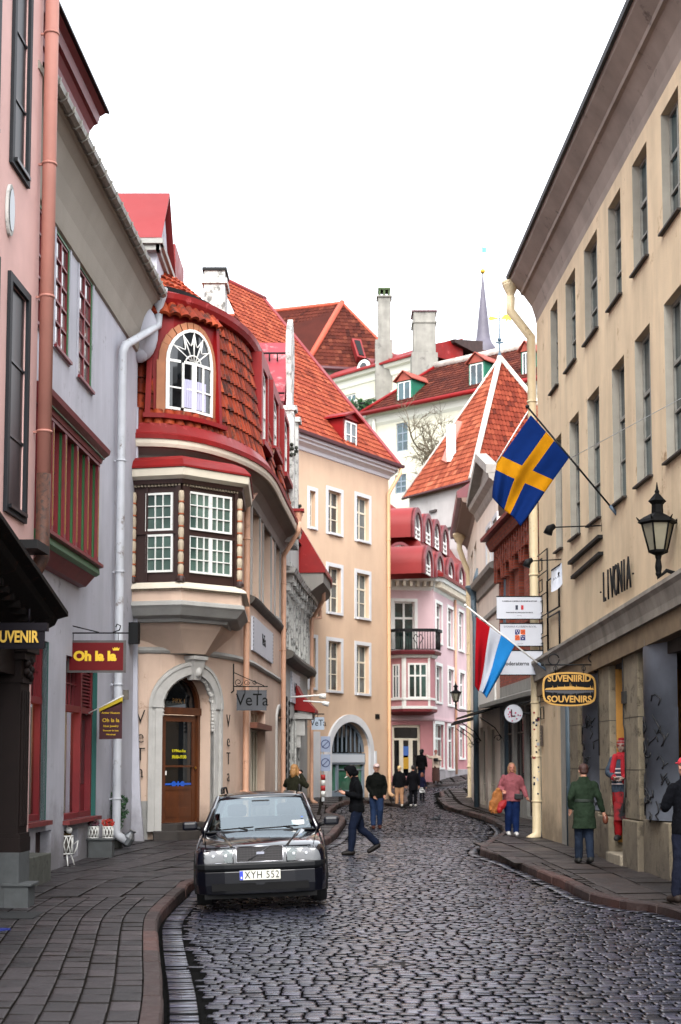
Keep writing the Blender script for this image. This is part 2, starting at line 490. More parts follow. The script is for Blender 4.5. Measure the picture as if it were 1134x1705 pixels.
def clearglass(name='shop_glass'):
    if name in MATS: return MATS[name]
    m = bpy.data.materials.new(name); m.use_nodes = True; nt = m.node_tree; L = nt.links.new
    nt.nodes.remove(nt.nodes['Principled BSDF']); o = nt.nodes['Material Output']
    t = node(nt, 'BsdfTransparent'); t.inputs[0].default_value = (.8, .85, .84, 1); g = node(nt, 'BsdfGlossy'); g.inputs['Roughness'].default_value = .03
    fr = node(nt, 'Fresnel'); fr.inputs[0].default_value = 1.5; mx = node(nt, 'MixShader')
    L(fr.outputs[0], mx.inputs[0]); L(t.outputs[0], mx.inputs[1]); L(g.outputs[0], mx.inputs[2]); L(mx.outputs[0], o.inputs[0])
    MATS[name] = m; return m
TILE_NEW = mat('tiles_orange', spec=.15, rough=.75, attr=['5a2214', '783322', '863e28', '954c34'], var=.12, scale=1.2)
TILE_OLD = mat('tiles_old_brown', spec=.15, rough=.85, attr=['2e100a', '411810', '4e2116', '5f3022'], var=.25, scale=.6)
TILE_MAN = mat('tiles_mansard', spec=.15, rough=.6, attr=['421409', '6c2410', '843016', '9a4222'], var=.25, scale=1.5, dirt='1c1512', dirt_amt=.45)
TILE_UP = mat('tiles_weathered', spec=.15, rough=.75, attr=['571c10', '8c331c', 'a3472a', 'b8664a'], var=.25, scale=1.5, dirt='1d1614', dirt_amt=.3)
RED = mat('red_roof_metal', '7a100f', rough=.55, spec=.25, var=.25, scale=1.2, rvar=.15, dirt='c25a5a', dirt_amt=.1)
REDF = mat('faded_red_metal', '7c2b2c', rough=.55, spec=.25, var=.12, scale=.7, rvar=.12)
REDP = mat('deep_red_paint', '780709', rough=.55, spec=.25, var=.15, scale=2)
MAROON = mat('maroon_wood_paint', '6e161e', rough=.5, var=.2, scale=3)
GREENP = mat('green_wood_paint', '1c5a2c', rough=.5, var=.2, scale=3)
WHITEP = mat('white_paint', 'd8d8d4', rough=.55, var=.08, scale=2, dirt='8c887e', dirt_amt=.02)
WHITEW = mat('weathered_white', 'bdbdb8', rough=.85, var=.2, scale=2, streak=.2, dirt='4a4a48', dirt_amt=.55)
CREAMP = mat('cream_paint', 'cfc6b4', rough=.6, var=.1, scale=2)
GREYP = mat('grey_stone_trim', '9b9a96', rough=.85, var=.12, scale=2.5, streak=.15, bump=.3)
DARKM = mat('dark_iron', '0a0c0e', rough=.6, spec=.25, var=.2, scale=5)
BLACK = mat('black_paint', '040405', rough=.7, spec=.15)
GALV = mat('galvanised_pipe', 'a3a5a6', rough=.45, var=.15, scale=2, dirt='6e4a33', dirt_amt=.08)
PIPEG = mat('blue_grey_pipe', '4c5d68', rough=.45, var=.15, scale=2, dirt='ccd0d2', dirt_amt=.02)
PIPEC = mat('cream_pipe', 'd4c29e', rough=.5, var=.12, scale=2, dirt='70502e', dirt_amt=.1)
PIPEP = mat('peach_pipe', 'c0947a', rough=.5, var=.12, scale=2, dirt='77503a', dirt_amt=.1)
STONE = mat('rough_stone', '8c8271', rough=.9, var=.3, scale=3, bump=.8, bscale=25, dirt='3e372c', dirt_amt=.25)
GRANITE = mat('grey_granite', '434647', rough=.8, var=.2, scale=8, bump=.4, bscale=80)
G_DARK = glassm('glass_dark', '0c1014')
G_GRN = glassm('glass_green', '1d2b28', c2='3a5550')
G_GREY = glassm('glass_grey', '2a3236', c2='515a5c')
G_BLUE = glassm('glass_blue', '1a2a32', c2='2f4a50')
G_TEAL = glassm('glass_curtained', '2c403c', c2='4e645c', wav=.03)
CLEAR = clearglass()
G_ROSY = glassm('glass_rosy_curtain', '5c4a4c', c2='7c686a', wav=.03)
# ================================================================== GROUND
_G0 = G
def G(x, y):
    e = .35*sm((y-47)/9)*sm((2.6-x)/2.5)
    e -= .06*sm((-.7-x)/1.2)*sm((31-y)/6)*sm((y-11)/5)
    return _G0(x, y)+e
def gnp(X, Y):
    f = np.vectorize(G, otypes=[float]); return f(X, Y)
def sp(pts, n=6):                     # smooth polyline through points
    pts = [Vector((p[0], p[1])) for p in pts]; q = []
    for i in range(len(pts)-1):
        p0 = pts[max(0, i-1)]; p1 = pts[i]; p2 = pts[i+1]; p3 = pts[min(len(pts)-1, i+2)]
        for k in range(n):
            t = k/n
            q.append(.5*((2*p1)+(p2-p0)*t+(2*p0-5*p1+4*p2-p3)*t*t+(3*p1-p0-3*p2+p3)*t*t*t))
    q.append(pts[-1]); return q
def gpx(L): return [gp(u, v).xy for u, v in L]
KL = sp([(-.95, 7)]+gpx([(273, 1702), (267, 1605), (264, 1565), (267, 1539), (286, 1515), (310, 1493), (330, 1477)])
        + [(-1.35, 25), (-.32, 31.1), (.02, 38), (.15, 43.5), (.0, 46), (-.35, 49), (.2, 53.0), (1.7, 56.6), (2.75, 59.4), (3.0, 63.5), (3.9, 67.6), (5.6, 69.4), (7.4, 74.5), (8.6, 79), (11.5, 89)])
KR = sp([(4.75, 7), (4.5, 12)]+gpx([(1134, 1532), (1040, 1514), (985, 1502), (940, 1480), (900, 1463), (850, 1441), (803, 1425), (799, 1418)]), 5) \
   + sp(gpx([(812, 1407), (834, 1394), (837, 1384), (822, 1372), (795, 1361), (745, 1348)])+[(4.4, 62.6), (4.7, 65.2), (6.6, 67.2), (8.9, 70.0), (10.6, 76), (14, 89)], 5)
def inpoly(X, Y, poly):
    c = np.zeros(X.shape, bool); n = len(poly)
    for i in range(n):
        x0, y0 = poly[i]; x1, y1 = poly[i-1]
        if y0 == y1: continue
        k = ((y0 > Y) != (y1 > Y)) & (X < (x1-x0)*(Y-y0)/(y1-y0)+x0); c ^= k
    return c
ROADP = [tuple(p) for p in KL]+[tuple(p) for p in KR[::-1]]
def dist_poly(X, Y, line):
    d = np.full(X.shape, 1e9)
    for a, b in zip(line, line[1:]):
        e = b-a; L2 = e.dot(e)+1e-12
        t = np.clip(((X-a.x)*e.x+(Y-a.y)*e.y)/L2, 0, 1)
        d = np.minimum(d, np.hypot(X-a.x-t*e.x, Y-a.y-t*e.y))
    return d
def stones(name, groups, mats, sag=.0, kind='structure', under=None, zadd=0.0, attr_seed=1):
    """groups: list of (cells Nx4x2, k, gap, dome, tilt, edge)"""
    rs = np.random.RandomState(attr_seed); V = []; F = []; A = []; RM = []; nb = 0
    for cells, k, gap, dome, tilt, edge in groups:
        N = len(cells)
        if N == 0: continue
        c = cells.mean(1, keepdims=True); d = cells-c
        Ln = np.linalg.norm(d, axis=2, keepdims=True); q = c+d*(1-gap*1.4/np.maximum(Ln, .02))
        bv = .07 if k == 3 and gap > .0035 and dome < .01 else .16
        t = {3: [0, bv, 1-bv, 1], 4: [0, .1, .5, .9, 1], 5: [0, .018, .1, .9, .982, 1] if gap > .007 else [0, .045, .2, .8, .955, 1]}[k]; t = np.array(t); tt = t*2-1
        ia, ib = np.meshgrid(np.arange(k+1), np.arange(k+1), indexing='ij'); ia = ia.ravel(); ib = ib.ravel()
        aa = tt[ia]; bb = tt[ib]; A2 = t[ia]; B2 = t[ib]
        w = np.stack([(1-A2)*(1-B2), A2*(1-B2), A2*B2, (1-A2)*B2], 1)
        xy = np.einsum('mc,ncd->nmd', w, q)
        rim = np.maximum(np.abs(aa), np.abs(bb))
        crn = (np.abs(aa) > .99) & (np.abs(bb) > .99)
        xy = np.where(crn[None, :, None], c+(xy-c)*(.975 if gap > .007 else .93), xy)
        h = dome*(1-.75*np.abs(aa)**6)*(1-.75*np.abs(bb)**6)
        h = np.where(rim > .99, -edge, h)
        tx = rs.normal(0, tilt, (N, 1)); ty = rs.normal(0, tilt, (N, 1)); hz = rs.normal(0, dome*.35+.0008, (N, 1))
        hh = h[None]+np.where(rim > .99, 0, 1)[None]*(tx*aa[None]+ty*bb[None]+hz)
        if k >= 4 and gap < .007: hh += np.where(rim > .99, 0, 1)[None]*rs.normal(0, dome*.12, hh.shape)
        z = gnp(c[:, 0, 0], c[:, 0, 1])[:, None]
        gx = (gnp(c[:, 0, 0], c[:, 0, 1]+.2)-gnp(c[:, 0, 0], c[:, 0, 1]-.2))[:, None]/.4
        z = z+gx*(xy[:, :, 1]-c[:, :, 1])+zadd+hh
        V.append(np.concatenate([xy, z[:, :, None]], 2).reshape(-1, 3))
        idx = np.arange((k+1)**2).reshape(k+1, k+1)
        fq = np.stack([idx[:-1, :-1], idx[1:, :-1], idx[1:, 1:], idx[:-1, 1:]], -1).reshape(-1, 4)
        g_ = np.zeros((k, k), bool); g_[0, :] = g_[-1, :] = g_[:, 0] = g_[:, -1] = True; RM.append(np.tile(g_.ravel(), N))
        F.append((fq[None]+nb+(np.arange(N)*(k+1)**2)[:, None, None]).reshape(-1, 4))
        A.append(np.repeat(np.clip(rs.normal(.5, .25, N), 0, 1), k*k)); nb += N*(k+1)**2
    V = np.concatenate(V); F = np.concatenate(F); A = np.concatenate(A); RM = np.concatenate(RM)
    nv0, nf0 = len(V), len(F)
    me = bpy.data.meshes.new(name)
    if under is not None:
        uv, uf = under; uf = np.array(uf)+nv0; V = np.concatenate([V, np.array(uv, float)]); F = np.concatenate([F, uf])
        A = np.concatenate([A, np.full(len(uf), .02 if len(mats) > 1 and mats[1].name in ('joint_grit', 'joint_sand') else .3)])
    me.vertices.add(len(V)); me.vertices.foreach_set('co', V.astype(np.float32).ravel())
    me.loops.add(len(F)*4); me.loops.foreach_set('vertex_index', F.astype(np.int32).ravel())
    me.polygons.add(len(F)); me.polygons.foreach_set('loop_start', np.arange(len(F), dtype=np.int32)*4)
    me.polygons.foreach_set('loop_total', np.full(len(F), 4, np.int32))
    for m in mats: me.materials.append(m)
    mi = np.zeros(len(F), np.int32); mi[nf0:] = 1; mi[:nf0][RM] = 1; me.polygons.foreach_set('material_index', mi)
    sm_ = np.ones(len(F), bool); sm_[:nf0][RM] = False; me.polygons.foreach_set('use_smooth', sm_)
    at = me.attributes.new('rnd', 'FLOAT', 'FACE'); at.data.foreach_set('value', A.astype(np.float32))
    me.update(); me.validate()
    o = bpy.data.objects.new(name, me); COL.objects.link(o); o['kind'] = kind; return o
def sheet(x0, x1, y0, y1, dx, dy, dz):
    xs = np.arange(x0, x1+dx, dx); ys = np.arange(y0, y1+dy, dy); v = []; f = []
    for y in ys:
        for x in xs: v.append((x, y, G(x, y)+dz))
    n = len(xs)
    for j in range(len(ys)-1):
        for i in range(n-1):
            f.append((j*n+i, j*n+i+1, (j+1)*n+i+1, (j+1)*n+i))
    return v, f
M_COB = mat('wet_cobble', rough=.3, attr=['12131d', '1e202c', '2b2d3b', '3e3c4a'], var=.35, scale=4, bump=.1, bscale=50, rvar=.1, spec=.9, coat=.3)  # stone tones lifted and tinted blue to carry some of the sky's reflection
M_MORT = mat('joint_grit', '0a0a0a', rough=.95, var=.3, scale=8, spec=.03)
M_PAV = mat('damp_paver', rough=.5, attr=['151214', '1d191b', '262123', '302a2c'], var=.25, scale=3, bump=.4, bscale=60, rvar=.18, spec=.5)
M_SLAB = mat('damp_slab', rough=.55, attr=['1d1716', '261f1e', '302826', '3e3430'], var=.3, scale=2, bump=.5, bscale=40, rvar=.18, spec=.45, dirt='2a2422', dirt_amt=.25)
M_JOIN = mat('joint_sand', '15120f', rough=.95, var=.4, scale=12, spec=.05)
M_KERB = mat('red_granite_kerb', rough=.55, attr=['20120f', '301c18', '432822'], var=.3, scale=6, bump=.5, bscale=50, rvar=.15, dirt='241a18', dirt_amt=.2)
# --- carriageway
def cobble_cells(y0, y1, dy, wlo, whi, seed):
    rs = np.random.RandomState(seed); out = []; y = y0
    ph = rs.uniform(0, 6, 4)
    def wv(x, y): return .16*math.sin(.5*x+y*.05+ph[0])+.02*math.sin(2.1*x+y*.3+ph[1])
    while y < y1:
        h = dy*rs.uniform(.85, 1.15)
        x = -4.2+rs.uniform(-.2, 0) if y < 50 else -2.5
        xe = 6.5 if y < 60 else 17
        while x < xe:
            w = rs.uniform(wlo, whi)
            j = rs.uniform(-.004, .004, 4)
            sl = .03
            out.append([(x, y+wv(x, y)+sl*x+j[0]), (x+w, y+wv(x+w, y)+sl*(x+w)+j[1]), (x+w, y+h+wv(x+w, y)+sl*(x+w)+j[2]), (x, y+h+wv(x, y)+sl*x+j[3])])
            x += w
        y += h
    c = np.array(out); m = c.mean(1)
    k = inpoly(m[:, 0], m[:, 1], ROADP); c = c[k]; m = m[k]
    d = dist_poly(m[:, 0], m[:, 1], KL); d2 = dist_poly(m[:, 0], m[:, 1], KR)
    k = (d > np.where(m[:, 1] < 45, .335, .1)) & (d2 > .26)
    return c[k]
def strip_cells(line, off0, off1, n_across, step, rnd, ylim=46, side=1):
    out = []; pts = line; acc = []
    for a, b in zip(pts, pts[1:]):
        if (b-a).length > 1e-6: acc.append((a, b))
    # resample
    res = [pts[0]]; 
    for a, b in acc:
        L = (b-a).length; n = max(1, int(round(L/step)))
        for i in range(1, n+1): res.append(a+(b-a)*i/n)
    for i in range(len(res)-1):
        a, b = res[i], res[i+1]
        if a.y > ylim: break
        ta = (res[min(i+1, len(res)-1)]-res[max(i-1, 0)]).normalized(); tb = (res[min(i+2, len(res)-1)]-res[i]).normalized()
        na = Vector((ta.y, -ta.x))*side; nb = Vector((tb.y, -tb.x))*side
        w = (off1-off0)/n_across
        for k in range(n_across):
            o0 = off0+w*k; o1 = o0+w
            out.append([tuple(a+na*o0), tuple(a+na*o1), tuple(b+nb*o1), tuple(b+nb*o0)])
    return np.array(out)
groups = [(cobble_cells(8.5, 20, .105, .11, .2, 1), 5, .0025, .006, .0012, .035),
          (cobble_cells(20.05, 34, .11, .12, .21, 2), 5, .0025, .006, .0014, .035),
          (cobble_cells(34.05, 88, .14, .14, .25, 3), 4, .004, .007, .0016, .03),
          (strip_cells(KL, .015, .30, 1, .14, None, 45), 4, .0025, .008, .002, .03),
          (strip_cells(KR, .02, .24, 1, .2, None, 42, -1), 4, .0025, .008, .002, .03)]
uv_, uf_ = sheet(-20, 26, 4, 150, 2, 2, -.026)
stones('road', groups, [M_COB, M_MORT], under=(uv_, uf_))
gm = MB(); gm.quad((-900, -50, -1.2), (900, -50, -1.2), (900, 1500, -1.2), (-900, 1500, -1.2)); setting('ground', gm, mat('far_ground', '3a3c34', rough=.95, var=.2, scale=.05))
# --- kerbs: separate granite blocks, one mesh
def kerb(name, line, side, blk=.95, w=.17, hgt=.125, seed=5):
    rs = random.Random(seed); mb = MB(); i = 0; cum = [0]
    for a, b in zip(line, line[1:]): cum.append(cum[-1]+(b-a).length)
    def at(s):
        s = min(max(s, 0), cum[-1]-1e-4); k = 0
        while cum[k+1] < s: k += 1
        t = (s-cum[k])/(cum[k+1]-cum[k]+1e-9); p = line[k]+(line[k+1]-line[k])*t
        a = line[max(0, k-1)]; b = line[min(len(line)-1, k+2)]; d = (b-a).normalized()
        return p, Vector((d.y, -d.x))*side
    s = 0
    while s < cum[-1]-.3:
        l = blk*rs.uniform(.7, 1.25); mb.rn = rs.random(); dz = rs.uniform(-.006, .006); dd = rs.uniform(-.006, .006)
        rings = []
        for q in range(5):
            p, n = at(s+.006+(l-.012)*q/4); z = G(p.x, p.y)+dz
            e = .006 if q in (0, 4) else 0
            pr = [(0.0, -.1), (-.012+dd, hgt-.03-e), (-.035+dd, hgt-.004-e), (-w, hgt-e), (-w, -.1)]
            rings.append([(p.x+n.x*o, p.y+n.y*o, z+h) for o, h in pr])
        mb.rings(rings); s += l
    return setting(name, mb, M_KERB, bevel=.006)
kerb('kerb', KL, 1); kerb('kerb', KR, -1, seed=9)
# --- pavements
PH = .118
def kx(line, y):
    b = [p for p in line if p.y <= y]; a = [p for p in line if p.y > y]
    if not b: return line[0].x
    if not a: return line[-1].x
    p, q = b[-1], a[0]; return p.x+(q.x-p.x)*(y-p.y)/(q.y-p.y+1e-9)
def off_line(line, d, side):
    o = []
    for i, p in enumerate(line):
        t = (line[min(i+1, len(line)-1)]-line[max(i-1, 0)]).normalized(); o.append((p.x-t.y*d*side*-1*-1, p.y+t.x*d*side)) 
    return o
KLo = [Vector((p.x-.175*(KL[min(i+1, len(KL)-1)]-KL[max(i-1, 0)]).normalized().y, p.y+.175*(KL[min(i+1, len(KL)-1)]-KL[max(i-1, 0)]).normalized().x)) for i, p in enumerate(KL)]
KRo = [Vector((p.x+.175*(KR[min(i+1, len(KR)-1)]-KR[max(i-1, 0)]).normalized().y, p.y-.175*(KR[min(i+1, len(KR)-1)]-KR[max(i-1, 0)]).normalized().x)) for i, p in enumerate(KR)]
LPOLY = [tuple(p) for p in KLo]+[(12, 95), (-9, 95), (-9, 7)]
RPOLY = [tuple(p) for p in KRo]+[(25, 88), (25, 7)]
def grid_cells(y0, y1, dy, dx, seed, xoff, x0, x1, jit=.0, bond=True, vary=.0):
    rs = np.random.RandomState(seed); out = []; na = int((x1-x0)/dx)
    for a in range(na):
        y = y0+(rs.uniform(-dy, 0) if bond else 0)
        while y < y1:
            h = dy*(1+rs.uniform(-vary, vary)); y2 = min(y+h, y1)
            ya = max(y, y0)
            if y2-ya > .05:
                xa = x0+a*dx; xb = xa+dx
                out.append([(xa+xoff(ya), ya), (xb+xoff(ya), ya), (xb+xoff(y2), y2), (xa+xoff(y2), y2)])
            y += h
    return np.array(out)
def keep(c, poly, m=0.0):
    ce = c.mean(1); k = inpoly(ce[:, 0], ce[:, 1], poly); out = list(c[k])
    # halve the cut slabs along the kerb so that they reach it
    for q in c[~k]:
        for i in range(4):
            for j in range(4):
                f = lambda a, b: q[0]*(1-a)*(1-b)+q[1]*a*(1-b)+q[2]*a*b+q[3]*(1-a)*b
                z = np.array([f(i/4, j/4), f((i+1)/4, j/4), f((i+1)/4, (j+1)/4), f(i/4, (j+1)/4)]); e = z.mean(0)
                if abs(e[0]) < 12 and inpoly(np.array([e[0]]), np.array([e[1]]), poly)[0]: out.append(z)
    return np.array(out)
kxl = lambda y: kx(KLo, min(y, 44))
c1 = keep(grid_cells(7.2, 19.6, .36, .25, 3, kxl, -6.25, 0, vary=.2), LPOLY)
c2 = keep(grid_cells(19.62, 46, 1.0, .58, 4, kxl, -6.38, 0, vary=.35), LPOLY)
c3 = keep(grid_cells(46.02, 90, 1.0, .7, 5, lambda y: 0, -8.4, 16, vary=.2), LPOLY)
def shef(poly, dz, x0, x1, y0, y1, dx=.12, dy=.25):
    xs = np.arange(x0, x1, dx); ys = np.arange(y0, y1, dy); X, Y = np.meshgrid(xs+dx/2, ys+dy/2); k = inpoly(X, Y, poly)
    v = []; f = []; n = 0
    for j, i in zip(*np.nonzero(k)):
        x = xs[i]; y = ys[j]
        v += [(x, y, G(x, y)+dz), (x+dx, y, G(x+dx, y)+dz), (x+dx, y+dy, G(x+dx, y+dy)+dz), (x, y+dy, G(x, y+dy)+dz)]
        f.append((n, n+1, n+2, n+3)); n += 4
    return v, f
stones('pavement', [(c1, 5, .0071, .003, .0014, .012), (c2, 5, .0075, .004, .0025, .016), (c3, 4, .010, .003, .002, .016)], [M_PAV, M_JOIN],
       zadd=PH, under=shef(LPOLY, PH-.012, -8, 12, 7.2, 90), attr_seed=5)
kxr = lambda y: .035*(30-y)
c4 = keep(grid_cells(8, 44, 1.05, .62, 6, kxr, 1.5, 9.5, vary=.35), RPOLY)
c5 = keep(grid_cells(44.02, 90, 1.1, .8, 7, lambda y: 0, 2.5, 18, vary=.2), RPOLY)
stones('pavement', [(c4, 5, .0078, .004, .0028, .018), (c5, 4, .012, .003, .002, .016)], [M_SLAB, M_JOIN],
       zadd=PH, under=shef(RPOLY, PH-.012, 1.5, 18, 7.2, 90), attr_seed=8)
# ================================================================== LEFT: PINK HOUSE
def fl(y, o=0): return (-4.443-.0435*(30.5-y)+o, y)
fA = Fac([fl(10, .45), fl(20.35, .45)]); fB = Fac([fl(20.2), fl(30.5)])
PINK = plaster('pink', 'd2aca6', streak=.08)
LGREY = plaster('pale_grey', 'b4b4bd', streak=.16, dirt='6d6a6c', dirt_amt=.06)
M_SLATE = mat('slate_panel', '191c21', rough=.6, spec=.25, var=.2, scale=3)
M_DWOOD = mat('dark_carved_wood', '0c0706', rough=.75, spec=.15, var=.4, scale=4, bump=.4, bscale=25, dirt='3a2318', dirt_amt=.2)
M_BROWN = mat('brown_shopfront', '140a08', rough=.65, spec=.2, var=.25, scale=3)
hA = thing('house', (-5, 18, 0), 'pink house with slate framed windows and dark carved shopfront, at the left edge', 'house')
mb = MB(); opA = []
sA = lambda u, v, o=0: fA.S(u, v, o)
ra = fA.rect(22, 45, -60, 290); rb = fA.rect(12, 40, 480, 856)
w_ = ra[1]-ra[0]; gap = 2.55
rects = [ra, rb, (ra[0]-1.55, ra[1]-1.55, ra[2], ra[3]), (rb[0]-1.55, rb[1]-1.55, rb[2], rb[3]), (rb[0]-3.1, rb[1]-3.1, rb[2], rb[3])]
wall(mb, fA, 0, fA.L, -.4, 17.0, rects, depth=.16)
mb.quad(fA.pt(fA.L, -.3, 0), fA.pt(fA.L, -.3, -6), fA.pt(fA.L, 17, -6), fA.pt(fA.L, 17, 0))
obj('wall', mb, PINK, hA)
for r in rects:
    m = MB(); surround(m, fA, r, .11, .05); f_ = obj('window_frame', m, M_SLATE, hA)
    m = MB(); m.fbox(fA, r[0], r[1], r[2], r[3], -.155, -.02)
    for k in (1, 2): m.fbox(fA, r[0], r[1], r[2]+(r[3]-r[2])*k/3-.02, r[2]+(r[3]-r[2])*k/3+.02, -.02, .0)
    m.fbox(fA, r[0], r[1], r[2], r[2]+.05, -.02, .09)
    obj('pane', m, mat('dark_blind', '0e1116', rough=.35, spec=.3, var=.2), f_)
m = MB(); c = fA.hit(14, 350); q = [(c[0]+.17*math.cos(k*math.pi/10), c[1]+.36*math.sin(k*math.pi/10)) for k in range(20)]
m.prism([fA.pt(a, b, .005) for a, b in q], fA.pt(1, 1, .04)-fA.pt(1, 1, 0)); ov = obj('oval_window', m, WHITEW, hA)
m = MB(); m.prism([fA.pt(c[0]+(a-c[0])*.75, c[1]+(b-c[1])*.82, .046) for a, b in q], fA.pt(1, 1, .01)-fA.pt(1, 1, 0)); obj('pane', m, G_DARK, ov)
# roof edge of the pink house
m = MB(); m.sweep(fA, 0, fA.L, [(0, 16.6), (.35, 16.9), (.35, 17.1), (-6, 19.5), (-6, 16.6)]); obj('roof', m, TILE_OLD, hA)
# downpipe
def pipe_on(f, s, z0, z1, r, o, mt, parent, elbow=None, name='downpipe', bands=True, seams=2.0, label=None, foot=True):
    m = MB(); p = [f.pt(s, z1, o), f.pt(s, z0, o)]
    if foot: p += [f.pt(s, z0-.1, o+.04), f.pt(s, z0-.2, o+.2)]
    if elbow: p = list(elbow)+p
    m.tube(p, r, 14)
    z = z0+.6
    if bands:
        k = 0
        while z < z1:
            m.tube([f.pt(s, z, o), f.pt(s, z+.035, o)], r*1.13, 14)
            m.fbox(f, s-.015, s+.015, z, z+.03, 0, o); z += seams
    x = obj(name, m, mt, parent, label); return x
sp_ = fA.S(62, 600, .13)
M_PPIPE = mat('pink_pipe', 'a87468', rough=.6, spec=.3, var=.1, scale=1.5)
pA = pipe_on(fA, fA.L-.12, fA.Z(62, 795), 16.8, .1, .16, M_PPIPE, hA, foot=False)
m = MB(); zt = fA.Z(62, 795); zb = fA.Z(62, 935)
m.tube([fA.pt(fA.L-.12, zt, .16), fA.pt(fA.L-.12, zb, .16), fA.pt(fA.L-.3, zb-.25, .1)], .103, 14)
obj('downpipe', m, mat('rusty_pipe', '4a2a1c', rough=.7, var=.5, scale=9, dirt='15100c', dirt_amt=.45), hA, 'rusty brown lower length of pipe')
m = MB(); m.fbox(fA, fA.L-.95, fA.L-.28, zb+.02, zb+.14, 0, .3); obj('floodlight', m, DARKM, hA)
# projecting carved shopfront with a pediment canopy
shp = fA.S(47, 1250, .38)
m = MB(); zc = 3.3
m.fbox(fA, shp-.42, shp, .75, zc-.2, 0, .38)
for a, b, z0, z1 in ((-.46, .04, .62, .8), (-.44, .03, .8, .86), (-.45, .03, zc-.5, zc-.44), (-.47, .06, zc-.2, zc-.1), (-.5, .1, zc-.1, zc)):
    m.fbox(fA, shp+a, shp+b, z0, z1, 0, .38+max(0, b))
for k in range(4): m.fbox(fA, shp-.36+k*.09, shp-.32+k*.09, .95, zc-.6, .38, .4)
m.fbox(fA, shp-8, shp-.42, .35, 2.9, -.02, .1); m.fbox(fA, shp-8, shp-.4, 2.9, zc, -.02, .3)
for k in range(8):      # carved volutes of the capital
    a = k*.8; m.ball(fA.pt(shp-.06-.1*(k % 3), zc-.42+.035*k, .4+.01*(k % 2)), .055, 8, 6)
    m.ball(fA.pt(shp+.02, zc-.42+.035*k, .1+.08*(k % 3)), .05, 8, 6)
obj('shopfront', m, M_BROWN, hA)
m = MB(); m.fbox(fA, shp-.5, shp+.02, -.3, .62, 0, .42); obj('pillar_base', m, GRANITE, hA, bevel=.01)
m = MB()
def zf(q): return .235*(shp+.35-q) if q > shp-5 else .235*5.35-.235*(shp-5-q)
prof = [(0, 3.75), (.08, 3.42), (.3, 3.45), (.62, 3.62), (.66, 3.7), (.8, 3.74), (.8, 3.8), (.1, 4.25), (0, 4.3)]
for a, b in ((shp-5, shp+.35), (shp-9, shp-5)):
    rs = []
    for i in range(13):
        q = a+(b-a)*i/12; rs.append([fA.pt(q, z+zf(q), o) for o, z in prof])
    m.rings(rs)
for k in range(20):
    q = shp+.2-.26*k; m.box(fA.pt(q, 3.5+zf(q), .33), (.26, .1, .09))
for k in range(9): m.ball(fA.pt(shp+.15-.02*k, 3.62+zf(shp), .5), (.15-.012*k, .1, .15-.012*k), 10, 6)
obj('canopy', m, M_DWOOD, hA)
M_GOLD = mat('gold_letters', 'c9a23c', rough=.45, var=.15, scale=10)
st = thing('hanging_sign', P(20, 1060, 17.6), 'dark souvenir shop sign with gold capitals under the carved canopy', 'sign')
m = MB(); a = P(-42, 1037, 17.6); b = P(73, 1080, 17.6)
m.bx((a.x, 17.6, b.z), (b.x, 17.66, a.z-.1)); m.bx((a.x, 17.58, a.z-.1), (b.x+.04, 17.7, a.z))
m.tube([(b.x-.2, 17.65, a.z), (b.x-.2, 17.65, a.z+.18)], .012, 6); m.tube([(b.x-.75, 17.65, a.z), (b.x-.75, 17.65, a.z+.35)], .012, 6)
obj('board', m, mat('dark_violet_board', '0c0810', rough=.6, spec=.15), st)
cc = P(27, 1061, 17.575)
text('lettering', 'SUVENIR', .2, M_GOLD, cc, (1, 0, 0), (0, 0, 1), st, bold=.006, sx=.7)
bs = thing('stone_block', P(30, 1500, 19.6), 'squared grey granite block at the foot of the dark shopfront pillar', 'stone block')
m = MB(); a = gp(5, 1512, PH); b = gp(52, 1509, PH); x0, x1, y0 = a.x, b.x, a.y
m.bx((x0, y0, G(x0, y0)+PH-.05), (x1, y0+.4, G(x0, y0)+PH+.27)); m.bx((x0-.02, y0-.03, G(x0, y0)+PH+.27), (x1+.05, y0+.42, G(x0, y0)+PH+.31))
obj('block', m, GRANITE, bs, bevel=.012)
bs = thing('stone_block', P(65, 1465, 22), 'low weathered stone step against the white wall beside the dark pillar', 'stone block')
m = MB(); m.fbox(fB, fB.S(48, 1450, .4), fB.S(85, 1450, .4), -.2, .4, .005, .4); obj('block', m, mat('mossy_granite', '4a4b44', rough=.85, var=.3, scale=5, dirt='23261e', dirt_amt=.3), bs, bevel=.012)
gr = MB(); a = gp(3, 1527, PH); gr.bx((a.x-.35, a.y-.2, a.z+.001), (a.x+.42, a.y+.5, a.z+.012)); tag(obj('door_mat', gr, mat('rubber', '101214', rough=.7, bump=.5)), 'black ribbed mat on the paving by the granite block', 'mat')
gr = MB(); a = gp(2, 1549, PH); rr_ = random.Random(3); gr.prism([(a.x-.25, a.y-.08, a.z+.002), (a.x+.0, a.y-.1, a.z+.002), (a.x+.1, a.y+.02, a.z+.002), (a.x-.02, a.y+.06, a.z+.002), (a.x-.2, a.y+.1, a.z+.002)], (0, 0, .02)); tag(obj('cloth', gr, mat('blue_cloth', '0c1c66', rough=.6, bump=.6)), 'crumpled bright blue cloth lying on the pavers at the left', 'cloth')

